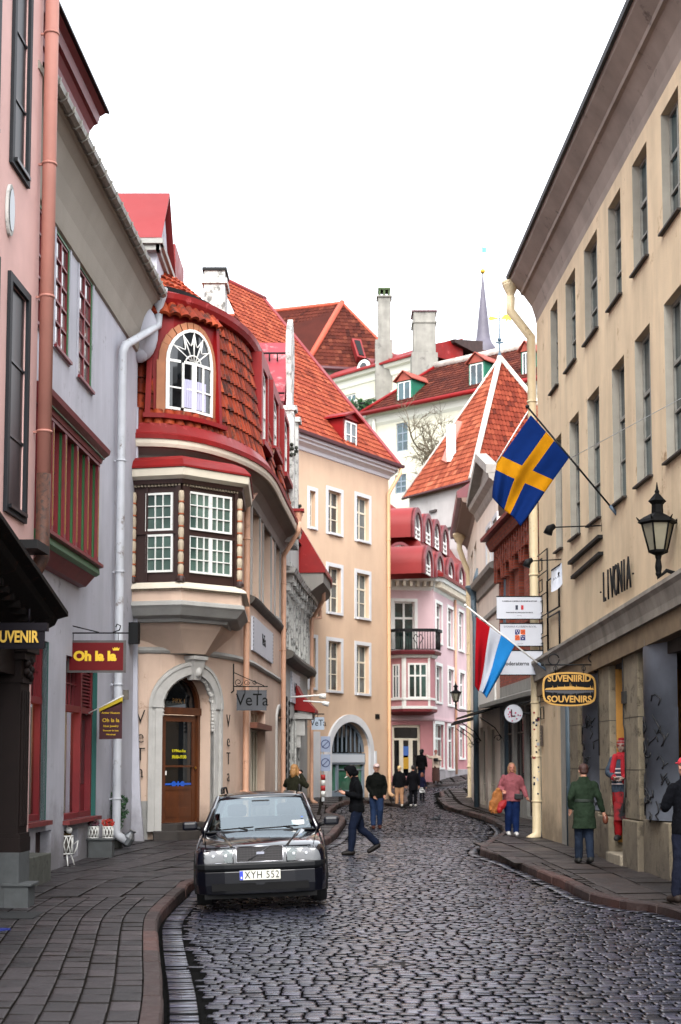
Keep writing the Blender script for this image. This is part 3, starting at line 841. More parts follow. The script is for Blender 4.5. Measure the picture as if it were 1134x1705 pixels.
# ================================================================== LEFT: WHITE-GREY HOUSE
hB = thing('house', (-5, 26, 0), 'pale grey house with red and green bay window and broad dark eaves', 'house')
bay = (fB.S(60, 800, .3), fB.S(163, 800, .3), fB.Z(163, 940, .3), fB.Z(163, 772, .3))
W1 = fB.rect(42, 77, 1062, 1368); W2 = fB.rect(108, 160, 1098, 1362)
U1 = fB.rect(91, 115, 395, 590); U2 = fB.rect(130, 153, 452, 640)
U0 = (U1[0]-1.75, U1[1]-1.75, U1[2], U1[3])
C1 = fB.rect(59, 85, 1384, 1440); C2 = fB.rect(106, 130, 1381, 1432)
C1 = (C1[0], C1[1], .13, C1[3]); C2 = (C2[0], C2[1], .13, C2[3])
EZ = 10.82; EH = P(262, 482, 30.3).z-EZ
mb = MB(); wall(mb, fB, 0, fB.L, -.3, EZ+.2, [W1, W2, U1, U2, U0, C1, C2], depth=.24)
e = fB.L; mb.quad(fB.pt(e, -.3), fB.pt(e, -.3, -5), fB.pt(e, EZ+.2, -5), fB.pt(e, EZ+.2))
obj('wall', mb, LGREY, hB)
m = MB()          # buttress at the corner
rs = [[fB.pt(e-.05, z, 0), fB.pt(e-.05, z, o), fB.pt(e+w, z, o), fB.pt(e+w, z, -.1), fB.pt(e, z, -.1)] for z, o, w in ((-.2, .3, .05), (1.0, .18, .03), (3, .1, .02), (6.5, .06, .02), (9.5, .03, .01))]
m.rings(rs); obj('buttress', m, LGREY, hB)
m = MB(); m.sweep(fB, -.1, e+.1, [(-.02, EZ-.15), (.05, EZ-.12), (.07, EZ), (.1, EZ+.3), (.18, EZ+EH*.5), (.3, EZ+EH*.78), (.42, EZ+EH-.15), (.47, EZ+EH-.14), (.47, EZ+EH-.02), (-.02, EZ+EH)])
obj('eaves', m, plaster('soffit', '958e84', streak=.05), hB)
m = MB()          # rounded console closing the eaves
m.ball(fB.pt(e+.02, EZ+.35, .1), (.34, .3, .62), 16, 12); m.ball(fB.pt(e-.02, EZ-.12, .05), (.2, .2, .2), 12, 8)
obj('console', m, LGREY, hB)
m = MB(); gz = EZ+EH
pr = [(.45, gz-.02), (.47, gz-.09), (.54, gz-.12), (.61, gz-.08), (.63, gz), (.6, gz), (.54, gz-.07), (.48, gz-.02)]
m.sweep(fB, .3, e+.05, pr)
for k in range(21):
    q = .5+k*.48; m.sweep(fB, q, q+.03, [(.43, gz), (.45, gz-.11), (.54, gz-.145), (.635, gz-.09), (.65, gz+.01)])
obj('gutter', m, mat('weathered_gutter', '807c74', rough=.5, var=.35, scale=4, dirt='4a3a28', dirt_amt=.3), hB)
m = MB(); tiles(m, [fB.pt(.2, gz+.03, .5), fB.pt(e+.1, gz+.03, .5), fB.pt(e+.1, gz+4.0, -4.4), fB.pt(.2, gz+4.0, -4.4)])
obj('roof', m, TILE_OLD, hB)
m = MB(); m.poly([fB.pt(e+.09, gz, .4), fB.pt(e+.09, gz, -4.6), fB.pt(e+.09, gz+3.9, -4.4)]); m.poly([fB.pt(e+.09, gz, .5), fB.pt(e+.09, EZ, -5), fB.pt(e+.09, gz, -5)]); obj('gable', m, LGREY, hB)
# hopper and downpipe
ph = fB.S(200, 900, .14); hp = P(265, 497, 30.7)
m = MB(); m.lathe(hp+Vector((0, 0, -.3)), [(.07, 0), (.09, .1), (.17, .35), (.19, .52), (.15, .53)], 14)
M_WPIPE = mat('white_pipe', 'b4b7bd', rough=.4, var=.12, scale=2, dirt='5b4636', dirt_amt=.12)
obj('hopper', m, M_WPIPE, hB)
zt = fB.Z(200, 580, .14)
pipe_on(fB, ph, .45, zt, .088, .14, M_WPIPE, hB, elbow=[hp+Vector((0, 0, -.3)), hp+Vector((-.02, 0, -.62)), fB.pt(ph, zt+.15, .2)], seams=2.25)
# windows
for i, r in enumerate((U0, U1, U2)):
    w_ = window(hB, fB, r, MAROON, G_ROSY, 2, (.2, .4, .6, .8), o=-.015, fw=.1, mull=.06, mw=.04)
    m = MB(); m.fbox(fB, r[1]-.07, r[1]-.002, r[2], r[3], -.014, .004); m.fbox(fB, r[0]+.002, r[1]-.07, r[3]-.06, r[3]-.002, -.014, .004); obj('jamb', m, GREENP, w_)
    m = MB(); m.fbox(fB, r[0]-.06, r[1]+.06, r[2]-.05, r[2], .002, .07); obj('sill', m, MAROON, w_)
    m = MB(); surround(m, fB, r, .1, .02); obj('surround', m, LGREY, w_)
# bay window: red posts with gilt beading, green jambs
bw = obj('bay_window', (lambda m: (m.fbox(fB, bay[0], bay[1], bay[2]-.05, bay[2]+.04, 0, .34), m.fbox(fB, bay[0], bay[1], bay[3]-.06, bay[3]+.02, 0, .34), m)[-1])(MB()), MAROON, hB)
n = 5; L_ = bay[1]-bay[0]
m = MB(); mg = MB(); mp = MB(); gilt = mat('old_gilt', '8d6a2c', rough=.5, var=.3, scale=20)
pw = .13
for k in range(n+1):
    x = bay[0]+(L_-pw)*k/n; m.fbox(fB, x, x+pw, bay[2]+.04, bay[3]-.06, .14, .33)
    gb = MB(); gb.fbox(fB, x+pw*.4, x+pw*.62, bay[2]+.12, bay[3]-.15, .33, .34); obj('gilt_beading', gb, gilt, bw)
    if k < n:
        a = x+pw; b = bay[0]+(L_-pw)*(k+1)/n; mp.fbox(fB, a+.001, b-.001, bay[2]+.04, bay[3]-.06, .15, .17)
        mg.fbox(fB, b-.07, b-.001, bay[2]+.04, bay[3]-.06, .18, .28); mg.fbox(fB, a+.001, a+.03, bay[2]+.04, bay[3]-.06, .18, .28)
        c = (a+b)/2; m.fbox(fB, a+.03, a+.07, bay[2]+.04, bay[3]-.06, .17, .25); m.fbox(fB, b-.11, b-.07, bay[2]+.04, bay[3]-.06, .17, .25)
        m.fbox(fB, c-.015, c+.015, bay[2]+.04, bay[3]-.06, .17, .2)
        for j in range(1, 5): z = bay[2]+(bay[3]-bay[2])*j/5; m.fbox(fB, a+.07, b-.11, z-.012, z+.012, .17, .2)
m.fbox(fB, bay[1]-.03, bay[1], bay[2], bay[3], .0, .14)
obj('posts', m, MAROON, bw); obj('jambs', mg, GREENP, bw); obj('pane', mp, G_ROSY, bw)
z = bay[3]
m = MB(); m.sweep(fB, bay[0]-.1, bay[1]+.03, [(0, z), (.36, z), (.38, z+.07), (.44, z+.12), (.5, z+.16), (.52, z+.24), (.44, z+.3), (0, z+.42)])
obj('cornice', m, MAROON, bw); m = MB(); m.fbox(fB, bay[0]-.1, bay[1]+.02, z+.075, z+.1, .35, .415); obj('cornice_stripe', m, GREENP, bw)
z = bay[2]
m = MB(); m.sweep(fB, bay[0]-.1, bay[1]+.03, [(0, z-.04), (.42, z-.02), (.42, z-.07), (.34, z-.09), (0, z-.09)]); obj('sill', m, MAROON, bw)
m = MB(); m.sweep(fB, bay[0]-.1, bay[1], [(0, z-.09), (.35, z-.09), (.36, z-.2), (.3, z-.24), (0, z-.24)]); obj('apron', m, GREENP, bw)
m = MB(); m.sweep(fB, bay[0]-.1, bay[1]-.03, [(0, z-.24), (.28, z-.24), (.2, z-.33), (.12, z-.42), (0, z-.44)]); obj('bracket_moulding', m, MAROON, bw)
# ground floor: shop window, shop door
def box_room(parent, f, r, d, lit=None):
    m = MB(); a, b, c, e_ = r[:4]
    m.quad(f.pt(a, c, -d), f.pt(b, c, -d), f.pt(b, e_, -d), f.pt(a, e_, -d)); m.quad(f.pt(a, c, -.3), f.pt(b, c, -.3), f.pt(b, c, -d), f.pt(a, c, -d))
    m.quad(f.pt(a, e_, -.3), f.pt(b, e_, -.3), f.pt(b, e_, -d), f.pt(a, e_, -d)); m.quad(f.pt(a, c, -.3), f.pt(a, c, -d), f.pt(a, e_, -d), f.pt(a, e_, -.3)); m.quad(f.pt(b, c, -.3), f.pt(b, c, -d), f.pt(b, e_, -d), f.pt(b, e_, -.3))
    return obj('shop_interior', m, mat('interior_wall', '8a938a', rough=.8, var=.2), parent)
WARM = mat('warm_lamp', 'ffd9a0', emit='ffc080', es=14)
zs1 = fB.Z(60, 1165)
for r, zt_, dr in ((W1, zs1, None), (W2, fB.Z(125, 1180), 1)):
    a, b, c, d = r; m = MB()
    xm = a+(b-a)*.56 if dr else b
    for x0, x1 in ((a, a+.07), (b-.09, b)): m.fbox(fB, x0, x1, c, d, -.2, -.08)
    m.fbox(fB, a+.07, b-.09, c, c+.1, -.2, -.06); m.fbox(fB, a+.07, b-.09, d-.07, d, -.2, -.08); m.fbox(fB, a+.07, b-.09, zt_-.05, zt_+.06, -.2, -.05)
    n_ = 5
    for k in range(1, n_): x = a+.07+(xm-a-.07)*k/n_; m.fbox(fB, x-.012, x+.012, zt_+.06, d-.07, -.16, -.12)
    m.fbox(fB, a+.07, xm, (zt_+d)/2-.012, (zt_+d)/2+.012, -.16, -.12)
    if dr: m.fbox(fB, xm-.05, xm+.05, c+.1, d-.07, -.19, -.04)
    sw = obj('shop_window', m, MAROON, hB)
    g = MB(); g.quad(fB.pt(a, c, -.17), fB.pt(xm, c, -.17), fB.pt(xm, zt_, -.17), fB.pt(a, zt_, -.17)); obj('pane', g, CLEAR, sw)
    g = MB(); g.quad(fB.pt(a, zt_, -.165), fB.pt(xm, zt_, -.165), fB.pt(xm, d, -.165), fB.pt(a, d, -.165)); obj('transom_pane', g, G_DARK, sw)
    g = MB(); g.fbox(fB, b, b+.035, c, d, -.1, .01) if not dr else g.fbox(fB, b-.001, b+.03, c, d, -.1, .005); obj('jamb', g, mat('teal_jamb', '1c5650', rough=.5), sw)
    g = MB(); g.fbox(fB, a-.06, b+.06, c-.07, c, -.05, .12); obj('sill', g, mat('worn_red_sill', '6e2a2a', rough=.6, var=.4, scale=6), sw)
    box_room(sw, fB, (a, xm, c, zt_), 1.2)
    rr_ = random.Random(5)
    for k in range(5): g = MB(); g.ball(fB.pt(a+(xm-a)*rr_.uniform(.2, .8), c+(zt_-c)*rr_.uniform(.3, .9), -.7), .05, 8, 6); obj('lamp_bulb', g, WARM, sw)
    g = MB()
    for k in range(9):
        x = a+(xm-a)*(k+.5)/9; h = rr_.uniform(.15, .5); g.lathe(fB.pt(x, c+.1, -.5), [(.06, 0), (.09, h*.4), (.04, h*.8), (.05, h)], 8)
    obj('display', g, mat('shop_goods', 'b4a676', rough=.4, var=.6, scale=20), sw)
    if dr:
        dm = MB(); dm.fbox(fB, xm+.05, b-.09, c, zt_-.05, -.24, -.19); d_ = obj('door', dm, MAROON, sw)
        dm = MB(); dm.fbox(fB, xm+.13, b-.17, c+.6, zt_-.15, -.188, -.18); obj('door_pane', dm, G_DARK, d_)
        lv = MB()
        for k in range(11):
            z = zt_+.1+(d-.1-zt_-.1)*k/11; lv.hexa([fB.pt(xm+.06, z, -.1), fB.pt(b-.1, z, -.1), fB.pt(b-.1, z+.02, -.1), fB.pt(xm+.06, z+.02, -.1), fB.pt(xm+.06, z+.04, -.16), fB.pt(b-.1, z+.04, -.16), fB.pt(b-.1, z+.06, -.16), fB.pt(xm+.06, z+.06, -.16)])
        lv.fbox(fB, xm+.05, b-.09, zt_+.06, d-.07, -.2, -.17); obj('louvre', lv, MAROON, sw)
for r in (C1, C2):
    g = MB(); g.fbox(fB, r[0], r[1], r[2], r[3], -.26, -.2)
    for k in range(6): x = r[0]+(r[1]-r[0])*(k+.5)/6; g.fbox(fB, x-.03, x+.03, r[2], r[3], -.2, -.17)
    obj('cellar_hatch', g, mat('dark_red_hatch', '2a1614', rough=.7, var=.3), hB)
# red dormer over the street and a second one
def dormer_cornice(m, f, s0, s1, z, o):
    m.sweep(f, s0, s1, [(o-.3, z), (o+.04, z), (o+.06, z+.1), (o+.14, z+.2), (o+.2, z+.22), (o+.24, z+.36), (o+.34, z+.42), (o-.3, z+.5)])
d1 = fB.S(140, 215, .1); dz = fB.Z(140, 218, .1)
m = MB(); m.fbox(fB, d1-4.6, d1, gz+.0, dz, -2.6, .1); dormer_cornice(m, fB, d1-4.8, d1+.22, dz, .1)
for k in range(3): m.fbox(fB, d1-1.2-1.3*k, d1-.3-1.3*k, gz+.3, dz-.25, .1, .13)
m.fbox(fB, d1-.0, d1+.2, dz+.3, dz+.46, -2.6, .3)
dd = obj('dormer', m, mat('dark_red_dormer', '66131c', rough=.5, var=.15, scale=2), hB)
m = MB(); m.sweep(fB, d1-4.9, d1+.28, [(.5, dz+.43), (.5, dz+.47), (-2.6, dz+1.6), (-2.6, dz+1.2)]); obj('dormer_roof', m, mat('dark_seam', '1a1818', rough=.6), dd)
# ================================================================== ROUND-CORNER PEACH HOUSE
PEACH = plaster('peach', 'c9b09e', streak=.12, dirt='8a6a55', dirt_amt=.02)
fC = Fac([(-7.6, 32.2), (-6.2, 31.4), (-4.6, 30.95), (-3.39, 31.4), (-2.36, 33.8), (-2.03, 38.2), (-1.77, 43.3)], smooth=True)
hC = thing('house', (-4, 35, 0), 'peach corner house with curved tiled mansard, glazed corner bay and arched stone doorway', 'house')
BROWNW = mat('dark_brown_wood', '2c1612', rough=.5, var=.25, scale=4)
OAK = mat('varnished_oak', '51290f', rough=.42, var=.35, scale=3, streak=.2)
sC = lambda u, v=1272, o=0: fC.S(u, v, o)
s_l = fC.c[16]-1.2; s_end = fC.L; ZC = 8.2
_a = fC.rect(268, 350, 1125, 1370)
DR = (_a[0], _a[1], .46, 3.72, 2.98)
fw1 = fC.rect(418, 431, 848, 1000); fw2 = fC.rect(437, 450, 872, 1018); fw3 = fC.rect(457, 465, 900, 1030)
sh1 = fC.rect(417, 441, 1182, 1312); sh2 = fC.rect(459, 470, 1180, 1312)
sh1 = (sh1[0], sh1[1], .75, sh1[3]); sh2 = (sh2[0], sh2[1], .2, sh2[3], sh2[3]-.35)
mb = MB(); wall(mb, fC, 0, s_end, -.3, ZC+.5, [DR, fw1, fw2, fw3, sh1, sh2], depth=.38, step=.3)
obj('wall', mb, PEACH, hC)
m = MB()
for a, b in ((0, DR[0]-.27), (DR[1]+.27, sh1[0]-.1)): m.fbox(fC, a, b, -.3, .95, .002, .035)
obj('plinth', m, mat('grey_render', '8b8a87', rough=.9, var=.2, scale=2, bump=.4, dirt='5b4a3c', dirt_amt=.15), hC)
m = MB(); m.sweep(fC, 0, s_end, [(0, 4.15), (.05, 4.17), (.08, 4.22), (.05, 4.28), (0, 4.3)]); obj('string_course', m, GREYP, hC)
m = MB(); m.sweep(fC, sC(414), s_end, [(0, 5.65), (.07, 5.7), (.13, 5.78), (.15, 5.84), (0, 5.9)]); obj('string_course', m, mat('sooty_ledge', '57524c', rough=.8, var=.3), hC)
# curved cornice and soffit
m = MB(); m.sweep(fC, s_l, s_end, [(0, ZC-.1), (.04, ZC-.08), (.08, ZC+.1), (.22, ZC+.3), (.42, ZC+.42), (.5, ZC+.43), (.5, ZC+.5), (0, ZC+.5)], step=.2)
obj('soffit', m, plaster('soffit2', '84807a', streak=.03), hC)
m = MB(); m.sweep(fC, s_l, s_end, [(.4, ZC+.43), (.53, ZC+.43), (.56, ZC+.5), (.57, ZC+.6), (.4, ZC+.62)], step=.2); obj('cornice', m, CREAMP, hC)
m = MB(); m.sweep(fC, s_l, s_end, [(.3, ZC+.6), (.6, ZC+.6), (.61, ZC+.7), (.54, ZC+.74), (.42, ZC+.98), (.3, ZC+1.0)], step=.2)
obj('eaves_flashing', m, RED, hC)
def tiles_curved(mb, f, s0, s1, z0, z1, o0, o1, w, h, amp=.04, drop=.045, k=6, skip=None, seed=1):
    rnd = random.Random(seed); nu = int(round((s1-s0)/w)); w = (s1-s0)/nu
    Ls = math.hypot(z1-z0, o1-o0); nv = max(1, int(round(Ls/h)))
    dz = (z1-z0)/Ls; do = (o1-o0)/Ls; nz_, no_ = -do, dz
    for j in range(nv):
        for i in range(nu):
            sc = s0+(i+.5)*w; za = z0+(z1-z0)*(j+.5)/nv
            if skip and skip(sc, za): continue
            mb.rn = min(1, max(.02, rnd.gauss(.5, .24))); jd = rnd.uniform(-.006, .012); lo = []; hi = []; ba = []
            for q in range(k+1):
                t = q/k; x = s0+(i+t)*w; c = amp*(abs(math.sin(math.pi*t))**.7*1.6-.6)
                l0 = Ls*j/nv; l1 = Ls*(j+1)/nv
                a = drop+c+jd; b = c*.95
                lo.append(f.pt(x, z0+dz*l0+nz_*a, o0+do*l0+no_*a)); hi.append(f.pt(x, z0+dz*l1+nz_*b, o0+do*l1+no_*b))
                ba.append(f.pt(x, z0+dz*l0+nz_*(c-.03), o0+do*l0+no_*(c-.03)))
            mb.smooth = True; mb.add(lo+hi, [(q, q+1, k+2+q, k+1+q) for q in range(k)])
            mb.smooth = False; mb.add(ba+lo, [(q, q+1, k+2+q, k+1+q) for q in range(k)])
    mb.rn = .5
MZ0, MZ1 = ZC+.96, 12.0
dmw = fC.rect(277, 352, 548, 686, .28)
dw0, dw1 = dmw[0]-.24, dmw[1]+.22
fd = [fC.rect(425, 433, 620, 735, .1), fC.rect(444, 452, 665, 748, .1), fC.rect(463, 470, 700, 790, .1)]
def skp(s, z):
    if dw0-.05 < s < dw1+.05 and MZ0+.42 < z < MZ1-.35: return True
    return any(r[0]-.3 < s < r[1]+.3 for r in fd) and z > MZ0+.1
m = MB(); m.rn = .03
m.sweep(fC, s_l, s_end, [(.3, MZ0-.05), (.24, MZ0), (-.12, MZ1), (-.4, MZ1), (-.2, MZ0-.05)], step=.3); m.rn = .5
tiles_curved(m, fC, s_l, s_end, MZ0, MZ1, .34, -.04, .185, .36, skip=skp, amp=.05)
m.rn = .5; obj('mansard_tiles', m, TILE_MAN, hC)
# top cornice in red metal, upper roof
m = MB(); m.sweep(fC, s_l, s_end, [(-.1, MZ1-.05), (.12, MZ1-.03), (.18, MZ1+.08), (.2, MZ1+.2), (.14, MZ1+.22), (-.35, MZ1+.42), (-.35, MZ1)], step=.2); obj('mansard_cornice', m, RED, hC)
m = MB(); m.sweep(fC, s_l, s_end, [(-.3, MZ1+.4), (-.28, MZ1+.5), (-.38, MZ1+.52), (-.42, MZ1+.4)], step=.2); obj('ridge_flashing', m, DARKM, hC)
m = MB(); tiles_curved(m, fC, s_l, s_end, MZ1+.44, MZ1+2.1, -.42, -2.3, .25, .36, amp=.03, seed=4)
m.rn = .1; m.sweep(fC, s_l, s_end, [(-.42, MZ1+.3), (-2.3, MZ1+1.95), (-2.9, MZ1+1.95), (-2.9, MZ1)], step=.5); m.rn = .5
obj('upper_roof', m, TILE_UP, hC)
# arched dormer window on the corner
m = MB(); m.fbox(fC, dw0, dw1, dmw[2]-.16, MZ1-.25, -.3, .22); 
for a, b in ((dw0-.07, dw0+.03), (dw1-.03, dw1+.07)): 
    m.hexa([fC.pt(a-.06, dmw[2]-.16, -.1), fC.pt(b-.06, dmw[2]-.16, -.1), fC.pt(b-.06, dmw[2]-.16, .42), fC.pt(a-.06, dmw[2]-.16, .42), fC.pt(a, MZ1-.1, -.2), fC.pt(b, MZ1-.1, -.2), fC.pt(b, MZ1-.1, .25), fC.pt(a, MZ1-.1, .25)])
m.fbox(fC, dw0-.16, dw1+.12, dmw[2]-.24, dmw[2]-.14, -.1, .48)
dm_ = obj('dormer', m, REDP, hC)
m = MB(); zsp = fC.Z(315, 605, .28); surround(m, fC, (dmw[0], dmw[1], dmw[2], dmw[3]), .16, .29, zs=zsp); obj('dormer_surround', m, mat('brown_render', '96603f', rough=.7, var=.2), dm_)
m = MB(); tiles_curved(m, fC, dw0-.1, dw1+.1, MZ1-.36, MZ1-.02, .34, .1, .185, .4, seed=8, amp=.05); obj('hood_tiles', m, TILE_MAN, dm_)
window(dm_, fC, (dmw[0], dmw[1], dmw[2], dmw[3]), WHITEP, G_DARK, 4, (.45,), o=.33, fw=.06, mw=.035, mull=.1, zs=zsp, fan=True, th=.06)
m = MB(); w2 = (dmw[1]-dmw[0]); 
for a, b in ((.3, .46), (.56, .8)):
    rs = []
    for k in range(9): x = dmw[0]+w2*(a+(b-a)*k/8); rs.append((x, .285+.008*(-1)**k))
    for (x0, o0), (x1, o1) in zip(rs, rs[1:]): m.quad(fC.pt(x0, dmw[2]+.08, o0+.022), fC.pt(x1, dmw[2]+.08, o1+.022), fC.pt(x1, dmw[2]+.72, o1+.022), fC.pt(x0, dmw[2]+.72, o0+.022))
obj('curtain', m, mat('lilac_curtain', 'a3a1b8', rough=.9), dm_)
for r in fd:      # dormers along the flank
    m = MB(); a, b, c, d = r
    m.fbox(fC, a-.22, a-.0, c-.2, MZ1-.05, -.3, .3); m.fbox(fC, b, b+.22, c-.2, MZ1-.05, -.3, .3); m.fbox(fC, a, b, d, MZ1-.05, -.3, .3); m.fbox(fC, a-.3, b+.3, c-.25, c-.12, -.2, .4)
    x = obj('dormer', m, REDP, hC); window(x, fC, (a, b, c-.12, d, d-.35), WHITEP, G_GREY, 2, (.5,), o=.24, fw=.06, th=.05)
# hidden inner volume so the corner stands as a body from the side
m = MB(); m.poly([fC.pt(fC.c[i], ZC+.5, -.02) for i in range(len(fC.p))]+[Vector((-9, 43, ZC+.5)), Vector((-9, 33, ZC+.5))]); obj('attic_floor', m, PEACH, hC)
# chimney, side gable, small red dormer
def chimney(parent, a, b, y, z0, z1, dy, mt, cap=DARKM, label=None):
    """a, b px left/right at depth y"""
    m = MB(); xa = P(a, 800, y).x; xb = P(b, 800, y).x
    m.bx((xa, y, z0), (xb, y+dy, z1)); m.bx((xa-.06, y-.06, z1-.35), (xb+.06, y+dy+.06, z1-.22))
    c = obj('chimney', m, mt, parent, label); m = MB(); m.bx((xa-.05, y-.05, z1), (xb+.05, y+dy+.05, z1+.07)); obj('cap', m, cap, c); return c
chimney(hC, 337, 372, 36.0, 12.4, P(350, 450, 36).z, .8, WHITEW)
m = MB(); xa, xb = -6.5, P(261, 450, 31.2).x
z1 = P(250, 403, 31.2).z; zr = P(250, 327, 32.3).z
m.bx((xa, 31.2, 9), (xb, 33.4, z1)); m.prism([(xb, 31.2, z1), (xb, 33.4, z1), (xb, 32.3, zr-.1)], (xa-xb, 0, 0))
gC = obj('side_gable', m, LGREY, hC)
m = MB(); m.bx((xa, 31.0, z1-.25), (xb+.1, 31.21, z1-.12)); m.bx((xa, 30.93, z1-.12), (xb+.16, 31.21, z1+.0)); m.bx((xb, 31.0, z1-.25), (xb+.08, 33.5, z1-.12)); m.bx((xb, 31.0, z1-.12), (xb+.15, 33.5, z1))
obj('moulding', m, GREYP, gC)
m = MB(); e_ = xb+.14
m.hexa([(xa, 30.92, z1), (e_, 30.92, z1), (e_, 30.98, z1+.08), (xa, 30.98, z1+.08), (xa, 32.3, zr), (e_, 32.3, zr), (e_, 32.3, zr+.08), (xa, 32.3, zr+.08)])
m.hexa([(xa, 33.68, z1), (e_, 33.68, z1), (e_, 33.6, z1+.08), (xa, 33.6, z1+.08), (xa, 32.31, zr), (e_, 32.31, zr), (e_, 32.31, zr+.08), (xa, 32.31, zr+.08)])
obj('gable_roof', m, REDF, gC)
m = MB(); a = P(268, 430, 36); m.bx((a.x, 36, 13.2), (P(292, 430, 36).x, 38, P(280, 406, 36).z)); obj('roof_hatch', m, RED, hC)
# ---- stone arched doorway
m = MB(); a, b, c, d, zs = DR
def archring(m, f, r, w, o0, o1, n=20):
    a, b, c, d, zs = r; A = arcpts(a, b, zs, d, n); B = arcpts(a-w, b+w, zs, d+w, n)
    for i in range(n):
        q = [A[i], A[i+1], B[i+1], B[i]]
        lo = [f.pt(x, y, o0) for x, y in q]; hi = [f.pt(x, y, o1) for x, y in q]; m.hexa(lo+hi)
for w, o in ((.2, .1), (.13, .13)): 
    archring(m, fC, DR, w, .002, o)
    m.fbox(fC, a-w, a, .3, zs, .002, o); m.fbox(fC, b, b+w, .3, zs, .002, o)
archring(m, fC, DR, .26, .002, .16)
archring(m, fC, (a-.2, b+.2, c, d+.2, zs), .07, .002, .19)
m.fbox(fC, a-.27, a-.2, .3, zs, .002, .17); m.fbox(fC, b+.2, b+.27, .3, zs, .002, .17)
for k in range(9):       # outer fillets
    pass
m2 = MB(); rr = random.Random(2)       # carved leaf garland
m3 = MB()
for k in range(46):
    if k == 23: m2, m3 = m3, m2
    t = k/45; an = math.pi*t; 
    if .43 < t < .57: continue
    x = (a+b)/2-((b-a)/2-.01)*math.cos(an); z = zs+(d-zs)*math.sin(an)+.0
    m2.ball(fC.pt(x, z, .04+rr.uniform(-.02, .03)), (.05, .05, .06), 7, 5)
for k in range(7): m2.ball(fC.pt(b-.01, zs-.08*k, .06), (.045, .05, .05), 7, 5)
m2, m3 = m3, m2
for k in range(3): m2.ball(fC.pt(a+.01, zs-.08*k, .06), (.045, .05, .05), 7, 5)
xk = (a+b)/2
m.hexa([fC.pt(xk-.1, d-.12, .0), fC.pt(xk+.1, d-.12, .0), fC.pt(xk+.1, d-.12, .2), fC.pt(xk-.1, d-.12, .2), fC.pt(xk-.17, d+.32, 0), fC.pt(xk+.17, d+.32, 0), fC.pt(xk+.17, d+.32, .3), fC.pt(xk-.17, d+.32, .3)])
m.fbox(fC, xk-.2, xk+.2, d+.32, d+.4, 0, .34); m.ball(fC.pt(xk, d+.05, .22), (.1, .08, .12), 8, 6)
STUC = mat('stucco_trim', 'aaa8a4', rough=.85, var=.15, scale=3, bump=.3)
dwy = obj('doorway_surround', m, STUC, hC); obj('garland', m2, STUC, dwy); obj('garland', m3, STUC, dwy)
m = MB(); D = -.3; m.fbox(fC, a, a+.09, c, zs, D-.08, D+.03); m.fbox(fC, b-.09, b, c, zs, D-.08, D+.03); m.fbox(fC, a, b, zs-.14, zs+.02, D-.08, D+.06)
archring(m, fC, (a+.09, b-.09, c, d-.09, zs), .09, D-.08, D+.03)
m.fbox(fC, a+.02, a+.16, c, zs-.14, D-.04, D+.01)
drf = obj('door_frame', m, OAK, hC)
g = MB(); A = arcpts(a, b, zs, d); g.poly([fC.pt(a, zs, D-.05), fC.pt(b, zs, D-.05)]+[fC.pt(x, y, D-.05) for x, y in A[::-1]]); fan_ = obj('fanlight', g, G_DARK, drf)
x_, n_ = fC.dirs(xk); text('street_number', 'PIKK 1', .15, mat('dull_gold', '6e5024', rough=.5), fC.pt(xk, zs+.16, D-.035), x_, (0, 0, 1), fan_, ext=.002)
m = MB(); da, db = a+.13, b-.11; zt = zs-.15
for x0, x1 in ((da, da+.13), (db-.13, db)): m.fbox(fC, x0, x1, c, zt, D-.07, D-.02)
m.fbox(fC, da+.13, db-.13, zt-.14, zt, D-.07, D-.02); m.fbox(fC, da+.13, db-.13, c, c+.72, D-.07, D-.03); m.fbox(fC, da+.13, db-.13, c+.72, c+.8, D-.07, D-.015); m.fbox(fC, da+.16, db-.16, c+.12, c+.32, D-.035, D-.022); m.fbox(fC, da+.16, db-.16, c+.4, c+.62, D-.035, D-.022)
m.fbox(fC, da+.12, db-.12, c+1.22, c+1.26, D-.05, D+.0)
dor = obj('door', m, OAK, hC)
g = MB(); g.fbox(fC, da+.13, db-.13, c+.8, zt-.14, D-.055, D-.05); obj('pane', g, G_DARK, dor)
x_, n_ = fC.dirs((da+db)/2); YEL = mat('yellow_lettering', 'c8bd18', rough=.5)
text('opening_hours', 'E-P/Mon-Sun', .085, YEL, fC.pt((da+db)/2+.02, fC.Z(290, 1250), D-.046), x_, (0, 0, 1), dor, ext=.002, bold=.0015)
text('opening_hours', '10.00-19.00', .1, YEL, fC.pt((da+db)/2+.02, fC.Z(290, 1258)-.03, D-.046), x_, (0, 0, 1), dor, ext=.002, bold=.003)
g = MB(); zz = fC.Z(290, 1306)
for k in (-1, 0, 1): 
    n8 = [((da+db)/2+.16*k+.065*math.cos(i*math.pi/6)*(1.3 if k else .6), zz+.065*math.sin(i*math.pi/6)) for i in range(12)]
    g.prism([fC.pt(x, y, D-.047) for x, y in n8], n_*.003)
g.fbox(fC, da+.14, db-.14, zz-.02, zz+.02, D-.048, D-.046)
obj('sticker', g, mat('blue_sticker', '1c52b4', rough=.4), dor)
g = MB(); 
for z in (zz+.2, zz-.15): g.fbox(fC, da+.15, da+.2, z, z+.09, D-.048, D-.044)
obj('notice', g, WHITEP, dor)
m = MB(); m.ball(fC.pt(db-.06, c+1.2, D+.02), .03, 8, 6); obj('handle', m, mat('brass', 'a07830', rough=.3, metal=1), dor)
m = MB(); m.fbox(fC, a-.1, b+.12, -.2, .46, -.3, .12); m.fbox(fC, a-.16, b+.18, -.2, .31, .12, .42); 
obj('steps', m, mat('dark_worn_steps', '2c2622', rough=.7, var=.4, scale=5, bump=.5), hC, bevel=.015)
